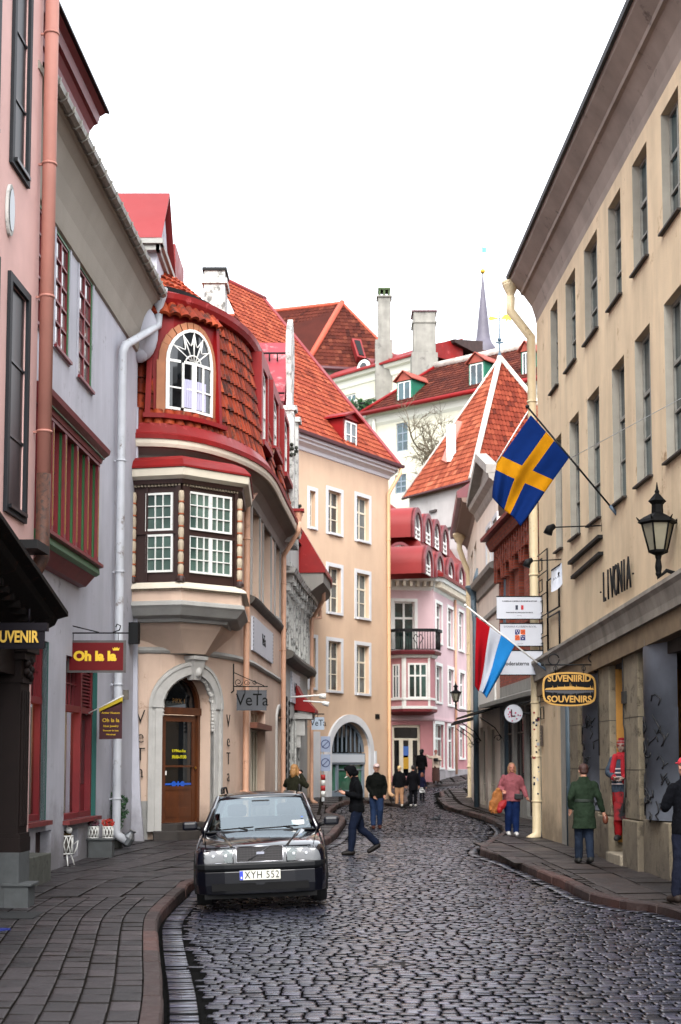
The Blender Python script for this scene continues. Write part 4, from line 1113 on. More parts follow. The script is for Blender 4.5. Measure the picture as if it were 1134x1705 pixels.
# ---- glazed corner bay
fO = Fac([(-5.05, 30.42), (-3.4, 30.05), (-2.27, 31.0), (-2.36, 33.5)])
sO = fO.S; m = MB(); zb, zt = fO.Z(300, 968), fO.Z(300, 806)
bayo = None
m.fbox(fO, 0, fO.c[1]-.0, zb, zt+.12, -.12, -.02); m.fbox(fO, fO.c[1], fO.c[2], zb, zt+.12, -.12, -.02); m.fbox(fO, fO.c[2], fO.c[3], zb, zt+.12, -.12, -.02)
bayo = obj('corner_bay', m, BROWNW, hC)
wL = [fO.rect(243, 288, 821, 884), fO.rect(243, 288, 890, 953)]; wR = [fO.rect(313, 385, 823, 886), fO.rect(313, 385, 894, 957)]
for i, r in enumerate(wL+wR): window(bayo, fO, r, WHITEP, G_TEAL, 3 if i < 2 else 6, (1/3, 2/3), o=.03, fw=.045, mw=.022, mull=.09, th=.05)
m = MB()
for r in ((0, .1), (fO.S(239), fO.S(242)), (fO.S(289), fO.c[1]-.01), (fO.c[1]+.01, fO.S(311)), (fO.S(387), fO.c[2]-.01)): m.fbox(fO, r[0], r[1], zb, zt, -.02, .035)
zm = (wL[0][2]+wL[1][3])/2
m.fbox(fO, 0, fO.c[1]-.02, zm-.03, zm+.03, -.02, .032); m.fbox(fO, fO.c[1]+.02, fO.c[2]-.02, zm-.06, zm, -.02, .032)
obj('bay_posts', m, BROWNW, bayo)
BAL = mat('cream_baluster', 'ad9f8a', rough=.6, var=.2, scale=8, spec=.3); ORG = mat('orange_ring', 'a04f28', rough=.6)
for q, off in ((.62, .04), (fO.c[1], .03), (fO.c[2]-.01, .03)):
    c = fO.pt(q, 0, off); 
    if q == fO.c[1]: c = Vector((-3.4, 30.0, 0))
    if q == fO.c[2]-.01: c = Vector((-2.22, 30.98, 0))
    m = MB(); mr_ = MB(); H = zt-zb-.1; pr = []; nb_ = 7
    for k in range(nb_):
        z = zb+.12+(H-.15)*k/nb_; h = (H-.15)/nb_
        pr += [(.045, z), (.06, z+h*.2), (.066, z+h*.5), (.06, z+h*.8), (.045, z+h*.92)]
        mr_.lathe((c.x, c.y, 0), [(.04, z-.012), (.062, z-.01), (.064, z+.018), (.04, z+.022)], 12)
    m.smooth = True; m.lathe((c.x, c.y, 0), pr, 14)
    t = obj('turned_post', m, BAL, bayo); obj('rings', mr_, ORG, t)
    m = MB(); m.lathe((c.x, c.y, 0), [(.06, zb-.02), (.1, zb), (.1, zb+.06), (.06, zb+.12)], 12); obj('foot', m, BROWNW, t)
m = MB()
for a, b in ((0, fO.c[1]), (fO.c[1], fO.c[2])):
    n = int((b-a)/.075)
    for k in range(n): q = a+(b-a)*(k+.5)/n; m.fbox(fO, q-.02, q+.02, zt-.035, zt+.005, -.02, .05)
    for k in range(int((b-a)/.055)): q = a+(b-a)*(k+.5)/int((b-a)/.055); m.fbox(fO, q-.015, q+.015, zb-.2, zb-.165, .0, .15)
obj('dentils', m, BAL, bayo)
m = MB()
def wrap(m, prof, s0=0, s1=None):      # mitred sweep round the bay
    pts = [Vector(p) for p in fO.p]; rs = []
    for i, p in enumerate(pts):
        if i == 0: n = Vector((fO.seg[0].y, -fO.seg[0].x)); k = 1
        elif i == len(pts)-1: n = Vector((fO.seg[-1].y, -fO.seg[-1].x)); k = 1
        else:
            a = Vector((fO.seg[i-1].y, -fO.seg[i-1].x)); b = Vector((fO.seg[i].y, -fO.seg[i].x)); n = (a+b).normalized(); k = 1/n.dot(a)
        rs.append([Vector((p.x+n.x*o*k, p.y+n.y*o*k, z)) for o, z in prof])
    m.rings(rs)
wrap(m, [(-.2, zt+.0), (.1, zt+.01), (.12, zt+.1), (-.2, zt+.1)]); obj('frieze', m, BROWNW, bayo)
m = MB(); wrap(m, [(-.2, zt+.1), (.12, zt+.1), (.24, zt+.16), (.26, zt+.32), (-.2, zt+.34)]); obj('bay_cornice', m, CREAMP, bayo)
m = MB(); wrap(m, [(-.3, zt+.3), (.29, zt+.33), (.29, zt+.37), (.15, zt+.52), (-.1, zt+.64), (-.5, zt+.7), (-.5, zt+.3)]); obj('bay_roof', m, RED, bayo)
m = MB(); wrap(m, [(-.2, zb-.0), (.03, zb-.01), (.2, zb-.12), (.21, zb-.16), (-.2, zb-.16)]); obj('bay_sill', m, CREAMP, bayo)
zf_ = fO.Z(300, 985); zl = fO.Z(300, 1000)
m = MB(); wrap(m, [(-.2, zb-.16), (.1, zb-.16), (.1, zl), (-.2, zl)]); obj('bay_apron', m, PEACH, bayo)
m = MB(); wrap(m, [(-.25, zl-.0), (.1, zl-.0), (.16, zl-.03), (.17, zl-.1), (.12, zl-.15), (.0, zl-.3), (-.12, zl-.34), (-.2, zl-.35), (-.22, zl-.42), (-.4, zl-.42)]); obj('bay_ledge', m, GREYP, bayo)
m = MB(); base = [(-4.75, 30.75), (-3.45, 30.45), (-2.62, 31.15), (-2.5, 33.2), (-4.9, 32.0)]
cx = Vector((-3.4, 31.5)); rs = []
for t, z in ((1, zl-.42), (.93, zl-.55), (.72, zl-.8), (.52, zl-1.05), (.46, 4.28)):
    rs.append([Vector((cx.x+(p[0]-cx.x)*t, cx.y+(p[1]-cx.y)*t+(1-t)*.1, z)) for p in base])
m.rings(rs); obj('corbel', m, PEACH, bayo)
# ---- flank windows
for r in (fw1, fw2, fw3):
    w_ = window(hC, fC, r, CREAMP, G_GREY, 2, (.65,), o=-.2, fw=.06, mull=.06); m = MB(); surround(m, fC, r, .13, .04, sill=.05); obj('surround', m, GREYP, w_)
w_ = window(hC, fC, sh1, CREAMP, mat('cream_blind', '9a957f', rough=.7, streak=.2), 5, (.8,), o=-.2, fw=.07, mw=.05)
m = MB(); z = sh1[3]-.5; m.fbox(fC, sh1[0]-.1, sh1[1]+.1, z, z+.14, -.15, .18); obj('lintel', m, mat('brown_lintel', '6a3e2c', rough=.6), w_)
m = MB(); m.tube([fC.pt(sh1[0]-.1, sh1[2]+.15, .12), fC.pt(sh1[1]+.15, sh1[2]+.15, .12)], .02, 6)
for k in range(4): q = sh1[0]+(sh1[1]-sh1[0])*k/3; m.tube([fC.pt(q, sh1[2]+.15, .12), fC.pt(q, sh1[2]-.05, -.02)], .012, 5)
obj('guard_rail', m, DARKM, w_)
window(hC, fC, sh2, GREYP, G_DARK, 2, (.7,), o=-.2, fw=.07, zs=sh2[4]); m = MB(); archring(m, fC, sh2, .13, .002, .06); m.fbox(fC, sh2[0]-.13, sh2[0], .2, sh2[4], .002, .06); m.fbox(fC, sh2[1], sh2[1]+.13, .2, sh2[4], .002, .06); obj('surround', m, STUC, hC)
# pipes with hoppers
def hopper(parent, p, mt, r=.13, h=.35):
    m = MB(); m.lathe(p, [(r*.5, -h), (r*.6, -h*.8), (r, -h*.15), (r*1.05, 0), (r*.8, .01)], 12); return obj('hopper', m, mt, parent)
RPIPE = REDP
for uu, hpx, y_ in ((409.5, (449, 748), 37.0), (471.5, (497, 852), 41.6)):
    s = sC(uu, 1100, .12); h = P(hpx[0], hpx[1], y_); hopper(hC, h, PIPEP)
    m = MB(); m.fbox(fC, 0, .01, 0, .01, 0, .01)
    zt_ = ZC-.35; pipe_on(fC, s, .5, zt_, .075, .13, PIPEP, hC, elbow=[h+Vector((0, 0, -.3)), h+Vector((0, 0, -.6)), fC.pt(s, zt_+.12, .13)])
    m = MB(); m.box(h+Vector((0, 0, .03)), (.34, .34, .08)); obj('hopper_rim', m, REDP, hC)
# ================================================================== NARROW WHITE HOUSE BETWEEN THE PEACH HOUSES
fD = Fac([(-1.77, 43.3), (-1.55, 47.5), (-1.22, 52.0), (-1.38, 54.4)], smooth=True)
hD = thing('house', (-3, 48, 0), 'narrow white weathered house with ornate gable and jutting eaves beyond the corner house', 'house')
OFFW = plaster('off_white', 'a9a9a6', streak=.2, dirt='5a5a58', dirt_amt=.12)
wd = [fD.rect(a, b, t, u_) for a, b, t, u_ in ((482, 486, 945, 1060), (490, 494, 960, 1075), (498, 501, 975, 1085), (481, 486, 1180, 1300), (491, 496, 1190, 1300))]
wd[3] = wd[3][:2]+(.5, 3.2); wd[4] = wd[4][:2]+(.5, 3.2)
mb = MB(); zgu = fD.Z(490, 870); wall(mb, fD, 0, fD.L, -.3, 9.3, wd, depth=.25, step=.5); obj('wall', mb, OFFW, hD)
mb = MB(); mb.fbox(fD, 0.02, fD.L, -.3, 4.9, .002, .03); 
for r in wd:
    w_ = window(hD, fD, r, CREAMP, G_GREY, 2, (.6,), o=-.05, fw=.06); m = MB(); surround(m, fD, r, .12, .06); obj('surround', m, WHITEW, w_)
m = MB(); m.sweep(fD, .05, fD.L-1.2, [(0, 4.9), (.3, 5.0), (.34, 5.1), (.3, 5.2), (0, 5.3)]); obj('ledge', m, mat('sooty_ledge', '57524c', rough=.8, var=.3), hD)
m = MB()
for q in np.arange(.4, fD.L-2, .85):
    m.fbox(fD, q, q+.22, 7.35, 7.6, 0, .3); m.fbox(fD, q+.03, q+.19, 7.1, 7.35, 0, .2); m.fbox(fD, q, q+.2, 5.4, 7.1, 0, .07)
obj('pilasters', m, WHITEW, hD)
m = MB(); m.sweep(fD, 0, fD.L-1.5, [(0, 7.6), (.35, 7.6), (.42, 7.75), (0, 7.85)]); obj('cornice', m, WHITEW, hD)
# bracketed eaves block with red skirt roof
q0, q1 = fD.S(497), fD.L-.3
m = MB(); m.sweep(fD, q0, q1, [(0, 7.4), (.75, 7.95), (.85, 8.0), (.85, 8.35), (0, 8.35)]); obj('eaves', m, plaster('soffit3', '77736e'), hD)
m = MB(); m.sweep(fD, q0-.05, q1+.1, [(0, 8.35), (.92, 8.35), (.92, 8.5), (.1, 9.9), (-.3, 9.95)]); obj('skirt_roof', m, RED, hD)
# ornate gable wall facing the street
ga, gb = fD.S(486, 700, .35), fD.S(499, 700, .45); gc = (ga+gb)/2
zt = P(488, 556, 44.6).z
m = MB(); pts = [(ga, 8.6), (gb, 8.6), (gb, zt-3.2), (gb-.35, zt-3.2), (gb-.5, zt-2.4), (gc+.7, zt-1.3), (gc+.55, zt-.5), (gc, zt), (gc-.55, zt-.5), (gc-.7, zt-1.3), (ga+.5, zt-2.4), (ga+.35, zt-3.2), (ga, zt-3.2)]
m.prism([fD.pt(s, z, .3) for s, z in pts], fD.pt(gc, 0, .14)-fD.pt(gc, 0, .3))
m.fbox(fD, ga-.08, ga+.3, 8.4, zt-3.1, .12, .42); m.fbox(fD, gb-.3, gb+.08, 8.4, zt-3.1, .12, .42); m.fbox(fD, ga-.12, ga+.36, zt-3.1, zt-2.95, .1, .5); m.fbox(fD, gb-.36, gb+.12, zt-3.1, zt-2.95, .1, .5)
gD = obj('ornate_gable', m, WHITEW, hD)
for a, z in ((ga, 11.2), (gb, 9.6)):
    m = MB()
    for k in range(14): m.ball(fD.pt(a+random.uniform(-.1, .1), z+random.uniform(-.2, .2), .4+random.uniform(-.1, .1)), .06, 6, 4)
    obj('carved_mask', m, mat('mossy_carving', '2d3128', rough=.9, var=.4), gD)
m = MB(); a = fD.pt(gc-.0, zt-.12, 0); 
ya, yb, yr = 43.6, 47.6, 45.4
xa = P(418, 600, yr).x; zr = zt-.15; ze = zr-2.3
m.hexa([(xa-2, ya, ze), (-1.75, ya, ze), (-1.75, ya+.05, ze+.1), (xa-2, ya+.05, ze+.1), (xa-2, yr, zr), (-1.7, yr, zr), (-1.7, yr, zr+.1), (xa-2, yr, zr+.1)])
m.hexa([(xa-2, yb, ze), (-1.75, yb, ze), (-1.75, yb+.05, ze+.1), (xa-2, yb+.05, ze+.1), (xa-2, yr+.01, zr), (-1.7, yr+.01, zr), (-1.7, yr+.01, zr+.1), (xa-2, yr+.01, zr+.1)])
m.bx((xa-2, ya+.1, 8.5), (-1.8, ya+.3, ze+.05))
obj('gable_roof', m, mat('scuffed_red_metal', '87202c', rough=.4, var=.4, scale=1.5, dirt='c47a7a', dirt_amt=.3), hD)
m = MB()
for z, y in ((zr-.55, yr-.7), (ze+.15, ya)): 
    m.tube([(xa-1.5, y, z+.1), (-1.75, y, z+.1)], .03, 6)
    for k in range(4): x = xa+(-1.9-xa)*(k+.5)/4; m.tube([(x, y, z+.1), (x, y+.05, z-.15)], .025, 5)
obj('snow_guard', m, DARKM, hD)
m = MB(); m.fbox(fD, 0, fD.L, 9.3, 9.32, -6, .1); m.sweep(fD, 0, fD.L, [(.1, 9.3), (-3.5, 13.2), (-3.5, 9.3)]); obj('roof', m, RED, hD)
for (uu, vv), y_, pu in (((539, 966), 51, 516.5), ((533, 998), 53.2, 520)):
    h = P(uu, vv, y_); s = fD.S(pu, 1100, .1)
    m = MB(); m.box(h, (.36, .36, .12)); obj('hopper_rim', m, REDP, hD); hopper(hD, h, CREAMP, .12, .4)
    pipe_on(fD, min(s, fD.L-.3), .5, 7.0, .07, .16, PIPEP, hD, elbow=[h+Vector((0, 0, -.3)), h+Vector((0, 0, -.7)), fD.pt(min(s, fD.L-.3), 7.1, .2)])
# small red hood with carved console low on the flank
m = MB(); q = fD.S(507, 1180, .3); m.sweep(fD, q-.5, q+.7, [(0, 3.55), (.7, 3.45), (.7, 3.55), (.2, 4.1), (0, 4.5)]); hd = obj('door_hood', m, REDP, hD)
m = MB(); m.fbox(fD, q-.4, q+.6, 3.25, 3.45, 0, .6); m.fbox(fD, q-.3, q+.1, 2.7, 3.25, 0, .35); m.fbox(fD, q-.25, q+.0, 2.3, 2.7, 0, .2); obj('console', m, STUC, hd)

# ================================================================== TALL PEACH-YELLOW HOUSE WITH THE ORANGE ROOF
hE = thing('house', (0, 58, .4), 'tall apricot house with orange tile roof, white window surrounds and arched shopfront', 'house')
APRI = plaster('apricot', 'c2a78f', streak=.08, var=.06)
LILW = mat('cool_white_trim', 'c0c1c4', rough=.7, var=.06)
EA, EB = Vector((-1.43-1.0, 54.5-1.6)), Vector((2.05, 60.0))
fE = Fac([EA, EB])
SLIM = [((512, 528), (543, 570.5), (590.5, 617))]
rowsE = [[(812, 883), (813, 893), (823, 905)], [(930, 1015), (939, 1025), (950, 1033.5)], [(1057, 1150), (1062.5, 1155), (1069.5, 1159.5)]]
opsE = []
for row in rowsE:
    for (u0, u1), (vt, vb) in zip(SLIM[0], row):
        r = fE.rect(u0, u1, vt, vb); opsE.append((r[0]+.13, r[1]-.13, r[2]+.12, r[3]-.13))
ar = fE.rect(547, 616, 1198, 1316); zg = .35
AR = (ar[0]+.1, ar[1]-.12, zg, ar[3]-.1, fE.Z(580, 1252))
ZE = fE.Z(642, 797)+.2
mb = MB(); wall(mb, fE, 0, fE.L, -.3, ZE+.1, opsE+[AR], depth=.3)
nI = Vector((-fE.seg[0].y, fE.seg[0].x)); WI = 13.6
def pe(s, w, z): b = fE.pt(s, z, -w); return b
LE = fE.L
rh = P(428, 495, 63.6).z; sL = LE-3.1
mb.quad(pe(LE, 0, -.3), pe(LE, WI, -.3), pe(LE, WI, ZE+.6), pe(LE, 0, ZE+.1)); mb.poly([pe(LE, 0, ZE+.1), pe(LE, WI, ZE+.1), pe(LE, WI/2, rh-.1)])
obj('wall', mb, APRI, hE)
for i, r in enumerate(opsE):
    w_ = window(hE, fE, r, CREAMP, G_GREY, 2, ((.66,), .33), o=-.17, fw=.05, mull=.07, mw=.03); m = MB(); surround(m, fE, r, .15, .035, sill=.08); obj('surround', m, LILW, w_)
m = MB(); m.sweep(fE, 0, LE+.05, [(0, ZE-.2), (.05, ZE-.18), (.08, ZE-.05), (.16, ZE), (.3, ZE+.06), (.3, ZE+.14), (.42, ZE+.17), (.42, ZE+.29), (0, ZE+.3)])
m.hexa([pe(LE, -.0, ZE-.2), pe(LE, 1.0, ZE-.2), pe(LE+.3, 1.0, ZE+.15), pe(LE+.3, -.3, ZE+.15), pe(LE, -.0, ZE+.28), pe(LE, 1.0, ZE+.28), pe(LE+.3, 1.0, ZE+.28), pe(LE+.3, -.3, ZE+.28)])
obj('cornice', m, LILW, hE)
DRED = mat('dark_red_gutter', '43121a', rough=.5, var=.2)
m = MB(); m.sweep(fE, 0, LE+.35, [(.3, ZE+.29), (.6, ZE+.29), (.62, ZE+.4), (.5, ZE+.45), (.2, ZE+.45)]); obj('gutter', m, DRED, hE)
m = MB(); tiles(m, [pe(0, -.35, ZE+.42), pe(LE+.25, -.35, ZE+.42), pe(LE+.25, WI/2, rh), pe(sL, WI/2, rh)], w=.23, h=.36)
obj('roof', m, TILE_NEW, hE)
m = MB(); m.hexa([pe(LE+.1, -.4, ZE+.4), pe(LE+.42, -.4, ZE+.4), pe(LE+.42, -.4, ZE+.52), pe(LE+.1, -.4, ZE+.52), pe(LE+.1, WI/2, rh), pe(LE+.42, WI/2, rh), pe(LE+.42, WI/2, rh+.12), pe(LE+.1, WI/2, rh+.12)])
m.hexa([pe(LE+.1, WI, ZE+.4), pe(LE+.42, WI, ZE+.4), pe(LE+.42, WI, ZE+.52), pe(LE+.1, WI, ZE+.52), pe(LE+.1, WI/2+.01, rh), pe(LE+.42, WI/2+.01, rh), pe(LE+.42, WI/2+.01, rh+.12), pe(LE+.1, WI/2+.01, rh+.12)])
m.tube([pe(sL, WI/2, rh+.05), pe(LE+.4, WI/2, rh+.05)], .12, 8); obj('verge', m, REDF, hE)
# dormer in the roof
def dormer_box(parent, f, s0, s1, z0, z1, o, back, cols=2, cm=REDP, pane=G_GREY, wm=WHITEP, roofm=None, pitch=.35, rows=(.5,)):
    m = MB(); m.fbox(f, s0, s1, z0, z1, -back, o); d = obj('dormer', m, cm, parent)
    fo = f
    window(d, f, (s0+.12, s1-.12, z0+.25, z1-.08), wm, pane, cols, rows, o=o+.05, fw=.06, mw=.03, th=.05)
    m = MB(); c = (s0+s1)/2; 
    m.hexa([f.pt(s0-.2, z1, -back-.4), f.pt(c, z1+pitch, -back-.4), f.pt(c, z1+pitch, o+.25), f.pt(s0-.2, z1, o+.25), f.pt(s0-.2, z1+.07, -back-.4), f.pt(c, z1+pitch+.07, -back-.4), f.pt(c, z1+pitch+.07, o+.25), f.pt(s0-.2, z1+.07, o+.25)])
    m.hexa([f.pt(c, z1+pitch, -back-.4), f.pt(s1+.2, z1, -back-.4), f.pt(s1+.2, z1, o+.25), f.pt(c, z1+pitch, o+.25), f.pt(c, z1+pitch+.07, -back-.4), f.pt(s1+.2, z1+.07, -back-.4), f.pt(s1+.2, z1+.07, o+.25), f.pt(c, z1+pitch+.07, o+.25)])
    m.prism([f.pt(s0, z1, o+.1), f.pt(s1, z1, o+.1), f.pt(c, z1+pitch, o+.1)], f.pt(s0, z1, o)-f.pt(s0, z1, o+.1))
    obj('dormer_roof', m, roofm or cm, d); return d
a_ = fE.S(571, 730, .1); b_ = fE.S(595, 730, .1)
dormer_box(hE, fE, a_, b_, fE.Z(583, 758, .1), fE.Z(583, 700, .1), .1, 2.6, pitch=.3)
# arched shopfront
m = MB(); archring(m, fE, AR, .3, .002, .1); m.fbox(fE, AR[0]-.3, AR[0], zg, AR[4], .002, .1); m.fbox(fE, AR[1], AR[1]+.3, zg, AR[4], .002, .1)
m.fbox(fE, AR[0]-.42, AR[0]-.3, zg, AR[4]+.05, .002, .16); m.fbox(fE, AR[1]+.3, AR[1]+.42, zg, AR[4]+.05, .002, .16); 
obj('arch_surround', m, LILW, hE)
a, b, c, d, zs = AR; FR = mat('blue_grey_frame', '6d7883', rough=.5)
m = MB(); D = -.25; m.fbox(fE, a, b, zs-.5, zs-.05, D-.05, D+.1); archring(m, fE, (a+.1, b-.1, c, d-.1, zs), .1, D-.05, D+.05)
for k in range(1, 9): x = a+(b-a)*k/9; h = math.sqrt(max(0, 1-((k/9-.5)*2)**2)); m.fbox(fE, x-.02, x+.02, zs, zs+(d-zs)*h, D-.03, D+.02)
for x in (a, a+(b-a)*.28, b-.12): m.fbox(fE, x, x+.12, c, zs-.5, D-.05, D+.06)
m.fbox(fE, a, b, c, c+.35, D-.05, D+.05); m.fbox(fE, a+(b-a)*.28, b, c+1.15, c+1.2, D-.05, D+.03)
sf = obj('arched_shopfront', m, FR, hE)
m = MB(); m.fbox(fE, a+.1, b-.1, zs-.42, zs-.1, D+.1, D+.13); obj('sign_panel', m, mat('pale_panel', 'b6bcc4', rough=.5), sf)
m = MB(); A = arcpts(a, b, zs-.5, d); m.poly([fE.pt(a, zs-.5, D-.02), fE.pt(b, zs-.5, D-.02)]+[fE.pt(x, y, D-.02) for x, y in A[::-1]]); obj('fan_pane', m, G_DARK, sf)
m = MB(); m.quad(fE.pt(a, c, D-.02), fE.pt(b, c, D-.02), fE.pt(b, zs-.45, D-.02), fE.pt(a, zs-.45, D-.02)); obj('pane', m, glassm('glass_shop_green', '1f4a3a', c2='3d6a55'), sf)
m = MB(); m.fbox(fE, a-.2, b+.2, -.3, zg, -.3, .35); obj('doorstep', m, GRANITE, hE)
m = MB(); q = fE.S(628, 1193); z = fE.Z(628, 1193); m.fbox(fE, q-.16, q+.16, z-.1, z+.1, .002, .03); obj('number_plate', m, DARKM, hE)
h = pe(LE+.15, -.5, ZE+.25); pipe_on(fE, LE-.2, .6, ZE-.9, .08, .12, mat('apricot_pipe', 'c9a27c', rough=.5), hE, elbow=[h, h+Vector((0, 0, -.2)), fE.pt(LE-.2, ZE-.75, .2)]); 
# left part of the facade: arched side door at px 520
m = MB(); m.fbox(fE, fE.S(517), fE.S(531), .3, 3.0, .002, .06); obj('side_pilaster', m, LILW, hE)

# ================================================================== PINK HOUSE WITH RED MANSARD
hF = thing('house', (6, 74, .8), 'pink corner house with red metal mansard, round dormers and iron balcony', 'house')
PNK = plaster('rose', 'c9acb0', streak=.06, var=.06); PNK2 = plaster('rose_dark', 'b27c7f', streak=.12, var=.08)
fF = Fac([(-1.5, 69.2), (4.62, 70.2), (6.85, 78.0), (9.6, 88)])
C1_ = fF.c[1]
fw = [fF.rect(*q) for q in ((725.5, 735, 1006, 1070), (745, 754, 1014, 1078), (763.5, 771.5, 1020, 1083), (725.5, 735, 1109, 1169), (746, 755, 1115, 1174), (765, 773, 1121, 1178),
                            (724, 738, 1206, 1278), (745, 755, 1210, 1280), (765, 773, 1213, 1262))]
ft = fF.rect(656, 690, 1002, 1084); dF = fF.rect(653, 700, 1207, 1292); fl_ = fF.rect(600, 634, 1002, 1070)
ZF = fF.Z(700, 980)
mb = MB(); wall(mb, fF, 0, fF.L, 3.9, ZF, [q for q in fw if q[3] > 5.2]+[ft, fl_], depth=.2, step=2); obj('wall', mb, PNK, hF)
mb = MB(); wall(mb, fF, 0, fF.L, 0, 3.9, [q for q in fw if q[3] <= 5.2]+[dF], depth=.25, step=2); gfl = obj('ground_floor_wall', mb, PNK2, hF)
m = MB(); m.sweep(fF, 0, C1_, [(0, 3.85), (.08, 3.9), (.08, 4.0), (0, 4.02)]); m.sweep(fF, C1_, fF.L, [(0, 3.85), (.08, 3.9), (.08, 4.0), (0, 4.02)]); obj('string_course', m, PNK, hF)
m = MB(); m.sweep(fF, C1_, fF.L, [(0, .6), (.05, .6), (.05, 1.45), (0, 1.47)]); obj('plinth', m, mat('patchy_plinth', '948d8e', rough=.9, var=.3, scale=1.2), hF)
for r in fw+[ft, fl_]:
    w_ = window(hF, fF, r, WHITEP, G_GRN, 2, ((.68,),), o=-.1, fw=.07, mull=.1, mw=.06); m = MB(); surround(m, fF, r, .16, .05, sill=.05); obj('surround', m, WHITEP, w_)
m = MB(); a, b, c, d = dF
m.fbox(fF, a, a+.12, c, d, -.2, -.1); m.fbox(fF, b-.12, b, c, d, -.2, -.1); m.fbox(fF, a, b, d-.12, d, -.2, -.1); m.fbox(fF, a, b, d-.75, d-.65, -.2, -.1)
for k in (1, 2): x = a+(b-a)*k/3; m.fbox(fF, x-.1, x+.1, c, d-.7, -.2, -.08)
sd = obj('shop_door', m, CREAMP, hF); m = MB(); m.quad(fF.pt(a, c, -.18), fF.pt(b, c, -.18), fF.pt(b, d, -.18), fF.pt(a, d, -.18)); obj('pane', m, G_DARK, sd)
m = MB(); x = a+(b-a)*.5; m.fbox(fF, x-.22, x+.2, c+1.0, c+1.45, -.12, -.1); obj('poster', m, mat('blue_poster', '3a62a8', rough=.5), sd)
m = MB(); m.fbox(fF, x-.24, x+.22, c+.35, c+.9, -.12, -.1); obj('poster', m, mat('yellow_poster', 'b58a1e', rough=.5), sd)
# cornice with brackets
m = MB(); m2 = MB()
for a, b in ((0, C1_), (C1_, fF.c[2]), (fF.c[2], fF.L)):
    m.sweep(fF, a, b+(.25 if a == 0 else 0), [(0, ZF-.1), (.06, ZF), (.1, ZF+.3), (.45, ZF+.36), (.5, ZF+.55), (0, ZF+.6)])
    n = int((b-a)/.33)
    for k in range(n): q = a+(b-a)*(k+.5)/n; m2.fbox(fF, q-.07, q+.07, ZF+.08, ZF+.34, 0, .4)
co = obj('cornice', m, WHITEP, hF); obj('brackets', m2, CREAMP, co)
m = MB(); fz = ZF+.6
def wrapF(prof, f=fF, m=None):
    pts = [Vector(p) for p in f.p]; rs = []
    for i, p in enumerate(pts):
        if i == 0: n = Vector((f.seg[0].y, -f.seg[0].x)); k = 1
        elif i == len(pts)-1: n = Vector((f.seg[-1].y, -f.seg[-1].x)); k = 1
        else:
            a = Vector((f.seg[i-1].y, -f.seg[i-1].x)); b = Vector((f.seg[i].y, -f.seg[i].x)); n = (a+b).normalized(); k = 1/n.dot(a)
        rs.append([Vector((p.x+n.x*o*k, p.y+n.y*o*k, z)) for o, z in prof])
    m.rings(rs)
ZM = P(650, 842, 73).z
wrapF([(.0, fz-.05), (.58, fz-.05), (.6, fz+.12), (.1, fz+.45), (-1.6, fz+3.0), (-1.9, fz+3.1), (-2.6, ZM), (-4, ZM+.1), (-4, fz)], m=m)
FRED = mat('bright_red_metal', '6c0f0e', rough=.5, spec=.3, var=.15, scale=.8, rvar=.1)
obj('mansard_roof', m, FRED, hF)
def barrel(parent, f, s0, s1, z0, z1, o, back):
    c = (s0+s1)/2; r = (s1-s0)/2; zs = z1-r
    m = MB()
    A = [(c-r*1.12*math.cos(math.pi*i/14), zs+r*1.12*math.sin(math.pi*i/14)) for i in range(15)]; A = [(c-r*1.12, z0)]+A+[(c+r*1.12, z0)]
    B = [(c-r*.85*math.cos(math.pi*i/14), zs+r*.85*math.sin(math.pi*i/14)) for i in range(15)]; B = [(c-r*.85, z0)]+B+[(c+r*.85, z0)]
    lo = [f.pt(x, y, -back) for x, y in A]; hi = [f.pt(x, y, o) for x, y in A]; n = len(A); m.smooth = True
    m.add(lo+hi, [(i, i+1, n+i+1, n+i) for i in range(n-1)]); m.smooth = False
    d = obj('round_dormer', m, mat('rose_red_metal', '782222', rough=.5, spec=.3, var=.15, scale=.8), parent)
    m = MB()
    for i in range(n-1): m.hexa([f.pt(*A[i], o-.1), f.pt(*A[i+1], o-.1), f.pt(*B[i+1], o-.1), f.pt(*B[i], o-.1), f.pt(*A[i], o+.08), f.pt(*A[i+1], o+.08), f.pt(*B[i+1], o+.08), f.pt(*B[i], o+.08)])
    obj('dormer_front', m, mat('deep_crimson', '5e0f1a', rough=.5), d)
    window(d, f, (c-r*.85, c+r*.85, z0+.05, z1-.05), WHITEP, G_GREY, 2, (.5,), o=o-.02, fw=.1, mw=.05, zs=zs, th=.06)
    return d
fL_ = Fac([(4.62-2.23, 70.2-7.8), (6.85, 78.0)])
r = fF.rect(648, 683, 905, 951, .1); barrel(hF, fF, r[0], r[1], r[2], r[3], .15, 1.2)
for i, (u0, u1, vt, vb) in enumerate(((706, 719, 912, 958), (725, 737, 922, 965), (744, 755, 932, 973), (762, 772, 941, 980))):
    r = fL_.rect(u0, u1, vt, vb, .3); barrel(hF, fL_, r[0], r[1], r[2], r[3], .3, 2.1)
for i, (u0, u1, vt, vb) in enumerate(((686, 700, 849, 899), (704, 717, 859, 907), (719, 731, 868, 915), (733, 744, 878, 923))):
    r = fL_.rect(u0, u1, vt, vb, -.95); barrel(hF, fL_, r[0], r[1], r[2], r[3], -.9, 3.2)
r = fF.rect(656, 674, 850, 892, -.95); barrel(hF, fF, r[0], r[1], r[2], r[3], -.9, 2.6)
